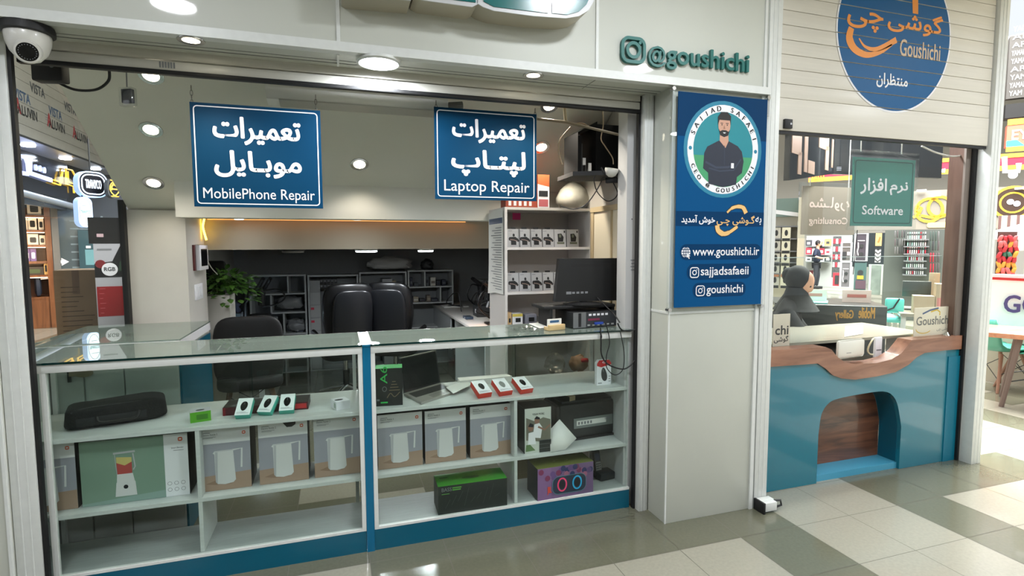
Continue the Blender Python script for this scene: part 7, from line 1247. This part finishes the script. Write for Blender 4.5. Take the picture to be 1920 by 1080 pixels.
fbx('speaker_poster', 'tall grey speaker display standing on the floor below the framed one', 'display', F16, 1575, 492, 1596, 538, .3, M('speaker_grey', (112, 108, 114), .5), d_sp)
def d_tl(m, fr, a0, a1, b0, b1): w, h = a1-a0, b1-b0; m.mat(M('sp_yellow', (206, 160, 60), .5)); m.frect(fr, a0+w*.25, a0+w*.8, b0+h*.42, b0+h*.55, -.01); m.mat(DARK); m.fdisc(fr, a0+w*.52, b0+h*.66, w*.24, w*.24, -.012, 16); m.mat(M('sp_plum', (90, 66, 80), .5)); m.frect(fr, a0+w*.15, a1, b0+.05, b0+h*.38, -.011)
fbx('speaker_poster', 'teal speaker display with a yellow base below the tall speaker', 'display', F16, 1600, 493, 1625, 545, .3, M('sp_teal', (70, 98, 98), .5), d_tl)
fbx('dark_glass_wall', 'dark glazed wall section behind the speaker displays', 'panel', FB(17.5), 1596, 436, 1700, 500, .1, M('dark_glazing', (44, 50, 54), .15))
fbx('glass_case', 'green tinted display case full of small goods at the end of the hall', 'display case', FB(15), 1626, 498, 1712, 552, .5, M('case_grey_green', (140, 152, 146), .3, noise=.25, scale=6), lambda m, fr, a0, a1, b0, b1: [(m.mat(ALU), m.frect(fr, a0+(a1-a0)*x, a0+(a1-a0)*x+.04, b0, b1, -.01)) for x in (.02, .3, .62)])
fbx('orange_poster', 'upright orange poster on the dark glazed wall', 'poster', FB(17.2), 1641, 437, 1654, 461, .05, M('poster_orange', (222, 172, 108), .5), lambda m, fr, a0, a1, b0, b1: (m.mat(M('poster_rust', (180, 110, 60), .5)), m.fstroke(fr, [(a0+.06, b0+.1), (a1-.06, b1-.2), (a0+.1, b1-.1)], .04, -.01)))
fbx('zigzag_poster', 'white and dark zigzag poster below the orange one', 'poster', FB(17.2), 1640, 468, 1652, 492, .05, PRINTW, lambda m, fr, a0, a1, b0, b1: (m.mat(DARK), [m.fstroke(fr, [(a0, b0+.08+.1*k), ((a0+a1)/2, b0+.02+.1*k), (a1, b0+.08+.1*k)], .03, -.01) for k in range(4)]))
t = thing('case_rack', 'rack of phone cases in long rows on the right of the far hall', 'rack', FB(14).pt(0, 0)); f = FB(14.2); p = f.px(1655, 530); q_ = f.px(1762, 430); MB(M('rack_grey', (90, 96, 92), .6)).fbox(f, p[0], q_[0]+.3, 0, q_[1], .25, .3).build('back_panel', t); CP = [CW[0], CW[4], CW[5], CW[6], M('far_pale_pink', (214, 176, 178), .5), CW[0], M('far_pale_green', (176, 200, 186), .5)]; rn = random.Random(12)
RN = ('top', 'second', 'third', 'fourth', 'fifth', 'sixth'); ON = ('first', 'second', 'third', 'fourth', 'fifth', 'sixth', 'seventh', 'eighth', 'ninth')
for r, v in enumerate((448, 461, 475, 488, 501, 514)):
    a0, b = f.px(1700-(r > 3)*2, v); a1, _ = f.px(1737-(r > 2)*5, v); MB(GREYINK).fbox(f, a0-.05, a1+.05, b-.03, b-.005, .0, .25).build('shelf_strip', t); w = (a1-a0)/9
    for c in range(9): m = MB(CP[rn.randrange(7)]); m.fbox(f, a0+w*c+.008, a0+w*(c+1)-.008, b, b+.145, .02, .06); m.mat(CW[3]); m.fdisc(f, a0+w*(c+.5), b+.09, .015, .02, .018, 8); tag(m.build('phone_case'), f'{ON[c]} phone case from the left in the {RN[r]} row of the far rack', 'phone case', 'phone cases on the far rack')
DKP = [M('dim_a', (60, 62, 66), .5), M('dim_b', (90, 80, 84), .5), M('dim_c', (70, 84, 80), .5), M('dim_d', (110, 110, 112), .5)]
for r, v in enumerate((446, 461, 476)):
    a0, b = f.px(1676, v); a1, _ = f.px(1698, v); w = (a1-a0)/5
    for c in range(5): m = MB(DKP[rn.randrange(4)]); m.fbox(f, a0+w*c+.01, a0+w*(c+1)-.01, b, b+.15, .02, .08, .01); tag(m.build('hanging_pouch'), f'{ON[c]} dark pouch in the {RN[r]} row beside the phone cases', 'pouch', 'dark pouches beside the phone cases')
for r, v in enumerate((452, 470, 492, 512)):
    a0, b = f.px(1742, v); a1, _ = f.px(1762, v); w = (a1-a0)/4
    for c in range(4): m = MB(DKP[rn.randrange(4)] if r < 2 else CW[4] if c < 2 else DKP[1]); m.fbox(f, a0+w*c+.01, a0+w*(c+1)-.01, b, b+.2, .02, .08, .01); tag(m.build('hanging_bag'), f'{ON[c]} small bag in the {RN[r]} row at the wooden column', 'bag', 'small bags at the wooden column')
# shop of red packets, umbrella and banner to the far right
f = FB(10.5, 58); t = thing('snack_rack', 'rack hung with red and orange packets right of the shutter rail', 'rack', f.pt(f.px(1888, 515)[0], 0)); a0 = f.px(1868, 480)[0]; a1 = f.px(1906, 480)[0]; MB(M('rack_brown', (90, 70, 66), .6)).fbox(f, a0, a1, 0, f.px(1888, 434)[1], .1, .14).build('back_panel', t)  # back panel in one plain dull brown
SN_ = [M('snack_red', (186, 44, 54), .35), M('snack_rose', (206, 96, 96), .35), M('snack_amber', (224, 150, 60), .35), M('snack_green', (60, 110, 90), .35)]
for r in range(8):
    for c in range(4):
        b = f.px(1888, 442+10*r)[1]; w = (a1-a0)/4; m = MB(SN_[(0, 1, 0, 3, 0, 2, 1, 0)[r] if (c+r) % 3 else rn.randrange(3)]); m.pad(f.pt(a0+w*(c+.5)+.02*rn.random(), b-.05+.02*rn.random(), .03+.03*rn.random()), (w*.5, .03, .05), .6, 10, 6, lambda v: f.ux*(v.x-.3*v.z*((c+r) % 3-1))+f.n*v.y+f.uz*v.z); tag(m.build('snack_packet'), f'{ON[c]} packet from the left in the {("top", "second", "third", "fourth", "fifth", "sixth", "seventh", "lowest")[r]} row of the red rack', 'package', 'packets on the red rack')
fbx('patterned_screen', 'green and brown striped screen behind the red packets', 'panel', FB(13, 58), 1868, 402, 1960, 470, .1, M('screen_pale', (206, 208, 190), .5), lambda m, fr, a0, a1, b0, b1: [(m.mat(M('slat_brown', (120, 88, 84), .5)), m.frect(fr, a0+.12*k, a0+.12*k+.04, b0, b1, -.01)) for k in range(int((a1-a0)/.12))])
t = thing('parasol', 'white parasol edge beyond the red packet rack', 'parasol', FB(11.5, 58).pt(FB(11.5, 58).px(1925, 470)[0], 0)); c = FB(11.5, 58).pt(*FB(11.5, 58).px(1928, 424)); MB(PRINTW).lathe([(.75, -.2), (.74, -.18), (.02, .06)], c, 12).build('canopy', t); MB(ALU).cyl((c.x, c.y, 0), (c.x, c.y, c.z), .02).build('pole', t)
# table with banner, teal chairs
BF = FB(8.5, 58); bn0 = BF.px(1864, 560)[0]-.05; bn1 = bn0+2.6; bt = BF.px(1880, 514)[1]; bb = BF.px(1890, 612)[1]
t = thing('banner', 'white banner with violet GOG letters and a red stripe on the food counter', 'banner', BF.pt((bn0+bn1)/2, bb)); m = MB(M('banner_white', (236, 234, 236), .6)); n = 16
vs = []; [vs.extend([BF.pt(bn0+(bn1-bn0)*i/n, bb-.02*math.sin(i*.5), .02*math.sin(i*1.1)), BF.pt(bn0+(bn1-bn0)*i/n, bt-.03*math.sin(i*.25), .015*math.sin(i*1.3+1))]) for i in range(n+1)]; m.add(vs, [(2*i, 2*i+2, 2*i+3, 2*i+1) for i in range(n)]); m.build('cloth', t)
m = MB(M('banner_violet', (74, 62, 118), .5)); h = (bt-bb); m.text('GOG', BF, BF.px(1882, 580)[0], BF.px(1882, 580)[0]+.47, bb+h*.28, bb+h*.60, -.03, .03); m.build('lettering', t); m = MB(RED); m.fstroke(BF, [(bn0, bt-.05), (bn1, bt-.12)], .03, -.03); m.build('stripe', t)
m = MB(M('food_counter', (214, 206, 192), .5)); m.fbox(BF, bn0, bn1, 0, bt-.02, .06, .5); tag(m.build('food_counter'), 'pale food counter carrying the white GOG banner', 'counter')
def table(fr, u, v, h, label):
    a, b = fr.px(u, v); t = thing('cafe_table', label, 'table', fr.pt(a, 0)); b = h; TW = WOOD('table_wood', (176, 110, 76), (206, 142, 104), 'X'); MB(TW).fbox(fr, a-.1, a+1.4, b-.05, b, -.1, .6, .006).build('table_top', t); LG = M('leg_brown', (112, 92, 84), .5)
    for x, d in ((.20, 0), (1.2, 0), (.2, .5), (1.2, .5)): MB(LG).tube([fr.pt(a+x, b-.05, d), fr.pt(a+x-.10*(1 if x < .5 else -1), 0, d)], [.03, .022], 8).build('leg', t)
    m = MB(DARK)
    for d in (0, .5): m.tube([fr.pt(a+.15, b*.35, d), fr.pt(a+1.25, b-.1, d)], .006, 6); m.tube([fr.pt(a+.2, b-.1, d), fr.pt(a+1.3, b*.35, d)], .006, 6)
    m.build('wire_brace', t); return t
TF = Fr(6.35, 3.62, 60); table(TF, 1862, 620, .76, 'brown topped cafe table in front of the white banner')
def shell_chair(p, rz, label):
    t = thing('shell_chair', label, 'chair', p, 'teal shell chairs'); V = lambda *q: Vector(p)+Vector(q); C_ = M('shell_teal', (70, 150, 130), .4); n = 9; vs = []; 
    prof = [(.22, .43), (.16, .44), (0, .425), (-.14, .44), (-.20, .52), (-.235, .66), (-.25, .80)]
    for i, (y, z) in enumerate(prof):
        for k in range(n): s = -1+2*k/(n-1); vs.append(V(s*.23*(1-.15*(i in (0, 6))), y, z+.06*s*s*(1 if i < 4 else .3)))
    m = MB(C_); m.add(vs, [(i*n+k, i*n+k+1, (i+1)*n+k+1, (i+1)*n+k) for i in range(len(prof)-1) for k in range(n-1)]); o = m.build('shell', t, 80); so = o.modifiers.new('t', 'SOLIDIFY'); so.thickness = .012
    for sx in (-1, 1):
        for sy in (-1, 1): MB(M('leg_beech', (150, 110, 90), .5)).tube([V(sx*.13, sy*.11, .42), V(sx*.23, sy*.22, 0)], [.019, .013], 8).build('leg', t)
    m = MB(DARK)
    for s in (-1, 1): m.tube([V(-.14, s*.13, .38), V(.2, s*.19, .14)], .004, 5); m.tube([V(.14, s*.13, .38), V(-.2, s*.19, .14)], .004, 5)
    m.build('wire_brace', t); t.rotation_euler = (0, 0, math.radians(rz)); return t
cp = P(1872, 728, z=0); s0 = shell_chair((cp.x, cp.y, 0), -108, 'teal shell chair just right of the shutter rail, nearest the table end')
c2p = P(1935, 735, z=0); dup(s0, (c2p.x, c2p.y, 0), 'teal shell chair at the frame edge under the cafe table', (0, 0, math.radians(70)))

# ---------------------------------------------------------------- people
def skin_figure(t, name, joints, bones, mm, root, sub=2):
    me = bpy.data.meshes.new(name); me.from_pydata([j[0] for j in joints], bones, []); o = bpy.data.objects.new(name, me); COL.objects.link(o); o.parent = t; me.materials.append(mm)
    sk = o.modifiers.new('skin', 'SKIN'); sk.use_smooth_shade = True; lay = me.skin_vertices[0].data
    for i, j in enumerate(joints): r = j[1]; lay[i].radius = r if isinstance(r, tuple) else (r, r); lay[i].use_root = i == root
    s = o.modifiers.new('sub', 'SUBSURF'); s.levels = sub; s.render_levels = sub; return o
SKN = M('skin', (206, 158, 132), .55)
def head(t, c, f, r=.105, hair=None, scarf=False):
    """head at c looking along f"""
    f = Vector(f).normalized(); s = f.cross(Vector((0, 0, 1))).normalized(); u = s.cross(f); c = Vector(c); root = t.location; b = bmesh.new(); bmesh.ops.create_uvsphere(b, u_segments=20, v_segments=16, radius=1); b.verts.index_update(); vs = []
    for v in b.verts:
        x, y, z = v.co; w = .74*(1-.22*max(0, -z)); dpt = .90+.06*(y > 0)
        fx = y*dpt+(.16*math.exp(-((x/.16)**2+((z+.10)/.22)**2)) if y > .5 else 0)+(.05*math.exp(-((x/.3)**2+((z+.72)/.2)**2)) if y > .2 else 0)-(.06*math.exp(-(((abs(x)-.36)/.16)**2+((z-.12)/.12)**2)) if y > .4 else 0)
        vs.append(c+s*x*w*r+f*fx*r+u*z*1.18*r)
    m = MB(SKN); m.add(vs, [[q.index for q in fc.verts] for fc in b.faces]); hd_ = m.build('head', t, 180); b.free()
    m = MB(BLACK)
    for k in (-1, 1): m.ball(c+s*.30*k*r+f*.82*r+u*.14*r, .09*r, 8, 6); m.box(0, 0, 0, 0, 0, 0) if 0 else None
    m.build('eyes', hd_); m = MB(M('lips', (150, 84, 78), .5)); m.tube([c+s*-.22*r+f*.80*r-u*.52*r, c+f*.92*r-u*.54*r, c+s*.22*r+f*.80*r-u*.52*r], .05*r, 6); m.build('mouth', hd_)
    m = MB(SKN)
    for k in (-1, 1): m.ball(c+s*.76*k*r+f*-.02*r, (.10*r, .16*r, .26*r), 8, 6)
    m.build('ears', hd_)
    if hair: m = MB(hair); m.ball(c-f*.16*r+u*.30*r, (.86*r, .92*r, 1.02*r), 18, 12); m.build('hair', hd_, 60)
def hand(t, p, d, r=.0085):
    d = Vector(d).normalized(); s = d.orthogonal().normalized(); n = d.cross(s); p = Vector(p); lo = t.location; J = [(p-lo, (.02, .02)), (p+d*.05-lo, (.03, .018)), (p+d*.085-lo, (.036, .016))]; B = [(0, 1), (1, 2)]
    for k, (o, L) in enumerate(((-.028, .06), (-.010, .07), (.009, .066), (.027, .05))):
        i = len(J); a = p+d*.09+s*o; J += [(a-lo, (r, r)), (a+d*L*.5+n*.006-lo, (r*.95, r*.95)), (a+d*L*.85+n*.025-lo, (r*.8, r*.8))]; B += [(2, i), (i, i+1), (i+1, i+2)]
    i = len(J); J += [(p+d*.05+s*-.04-lo, (r*1.1, r*1.1)), (p+d*.085+s*-.055+n*.01-lo, (r, r))]; B += [(1, i), (i, i+1)]
    return skin_figure(t, 'hand', J, B, SKN, 0, 1)
# man walking in the far hall
mp = P(1529, 541, z=0); hd = math.radians(0); R_ = Matrix.Rotation(math.radians(-52), 4, 'Z'); t = thing('person', 'person in a dark navy shirt and trousers walking through the far hall, arms bent forward', 'person', mp); T_ = lambda x, y, z: R_ @ Vector((x, y, z))   # x to the viewer's right along the walk, y away
NV = M('navy_shirt', (28, 38, 60), .8); TR = M('dark_trousers', (36, 38, 46), .8)
skin_figure(t, 'shirt', [(T_(0, 0, .95), .15), (T_(.0, 0, 1.15), (.15, .13)), (T_(.0, 0, 1.38), (.17, .14)), (T_(.02, 0, 1.50), .07), (T_(-.01, .19, 1.42), .07), (T_(-.01, -.19, 1.42), .07), (T_(-.04, .24, 1.20), .06), (T_(-.04, -.24, 1.20), .06)], [(0, 1), (1, 2), (2, 3), (2, 4), (2, 5), (4, 6), (5, 7)], NV, 0)
skin_figure(t, 'trousers', [(T_(0, 0, .96), .145), (T_(.0, .09, .88), .10), (T_(.0, -.09, .88), .10), (T_(.06, .09, .50), .075), (T_(.0, -.09, .50), .075), (T_(.02, .09, .09), .055), (T_(-.06, -.09, .09), .055)], [(0, 1), (0, 2), (1, 3), (3, 5), (2, 4), (4, 6)], TR, 0)
skin_figure(t, 'forearm', [(T_(-.04, -.24, 1.20), .045), (T_(.16, -.26, 1.14), .038), (T_(.26, -.24, 1.15), .028)], [(0, 1), (1, 2)], SKN, 0, 1); skin_figure(t, 'forearm', [(T_(-.04, .24, 1.20), .045), (T_(.0, .26, 1.0), .038), (T_(.06, .25, .86), .028)], [(0, 1), (1, 2)], SKN, 0, 1)
hand(t, mp+T_(.26, -.24, 1.15), T_(1, 0, .1)); hand(t, mp+T_(.06, .25, .86), T_(.2, 0, -1))
MB(SKN).cyl(mp+T_(.02, 0, 1.45), mp+T_(.03, 0, 1.6), .055).build('neck', t); head(t, mp+T_(.04, 0, 1.66), T_(1, 0, 0), .11, M('hair_black', (22, 20, 22), .7)); m = MB(M('hair_black')); m.ball(mp+T_(.12, 0, 1.585), (.05, .05, .045), 10, 8); m.build('beard', t)
for y, x in ((.09, .04), (-.09, -.04)): MB(BLACK).fbox(Fr((mp+T_(x, y, 0)).x, (mp+T_(x, y, 0)).y, -38+90), -.08, .18, .0, .09, -.05, .05, .02).build('shoe', t)
# woman bent over the desk at the left of the software shop
wp = DF.pt(DF.px(1482, 560)[0], 0, -.35); hp = DF.pt(*DF.px(1492, 524), -.35); t = thing('person', 'person in a black scarf and coat bent over the dark desk behind the glass', 'person', wp); ux = DF.ux; nn = DF.n; lo = wp; hz = hp.z
W = lambda a, d, z: ux*a+nn*d+Vector((0, 0, z)); CO = M('coat_black', (22, 23, 25), .85)
skin_figure(t, 'coat', [(W(-.10, .0, .45), .20), (W(-.12, 0, hz-.52), (.19, .17)), (W(-.10, 0, hz-.30), (.20, .16)), (W(-.02, .01, hz-.14), .08), (W(-.10, -.20, hz-.28), .085), (W(-.06, .22, hz-.28), .085), (W(.06, -.24, hz-.50), .065), (W(.12, .24, hz-.50), .065), (W(.34, -.12, hz-.52), .05), (W(.36, .14, hz-.52), .05)], [(0, 1), (1, 2), (2, 3), (2, 4), (2, 5), (4, 6), (5, 7), (6, 8), (7, 9)], CO, 0)
skin_figure(t, 'skirt', [(W(-.10, 0, .46), .2), (W(-.06, .09, .44), .11), (W(-.06, -.09, .44), .11), (W(.20, .09, .42), .09), (W(.20, -.09, .42), .09), (W(.22, .09, .06), .06), (W(.22, -.09, .06), .06)], [(0, 1), (0, 2), (1, 3), (2, 4), (3, 5), (4, 6)], CO, 0)
hand(t, wp+W(.36, -.12, hz-.53), W(1, .1, -.1)); hand(t, wp+W(.38, .14, hz-.53), W(1, -.1, -.1))
hc = wp+W(.04, 0, hz-.01); fd = W(.85, -.35, -.5); head(t, hc, fd, .10); f_ = Vector(fd).normalized(); m = MB(M('scarf_black', (26, 28, 28), .8, noise=.3, scale=20)); m.ball(hc-f_*.035+Vector((0, 0, .022)), (.108, .112, .118), 20, 14); m.ball(hc-f_*.12+Vector((0, 0, .01)), (.06, .06, .07), 12, 10); m.tube(smoothpath([hc-f_*.02+Vector((0, 0, -.08)), hc+Vector(W(-.05, 0, -.16)), hc+Vector(W(-.10, 0, -.25))]), [.09]*12+[.11], 14) if 0 else None; m.build('scarf', t, 80); m = MB(M('scarf_black')); m.lathe([(.08, .06), (.10, .0), (.15, -.08), (.19, -.14)], hc+W(-.04, 0, -.10), 18); m.build('scarf_drape', t, 60)
m = MB(M('desk_stool', (60, 60, 62), .5)); c = wp+W(-.10, 0, 0); m.lathe([(.16, 0), (.16, .02), (.03, .04), (.03, .34), (.19, .36), (.19, .40), (.001, .40)], c, 20); tag(m.build('stool'), 'dark round stool under the person in the black scarf', 'stool')
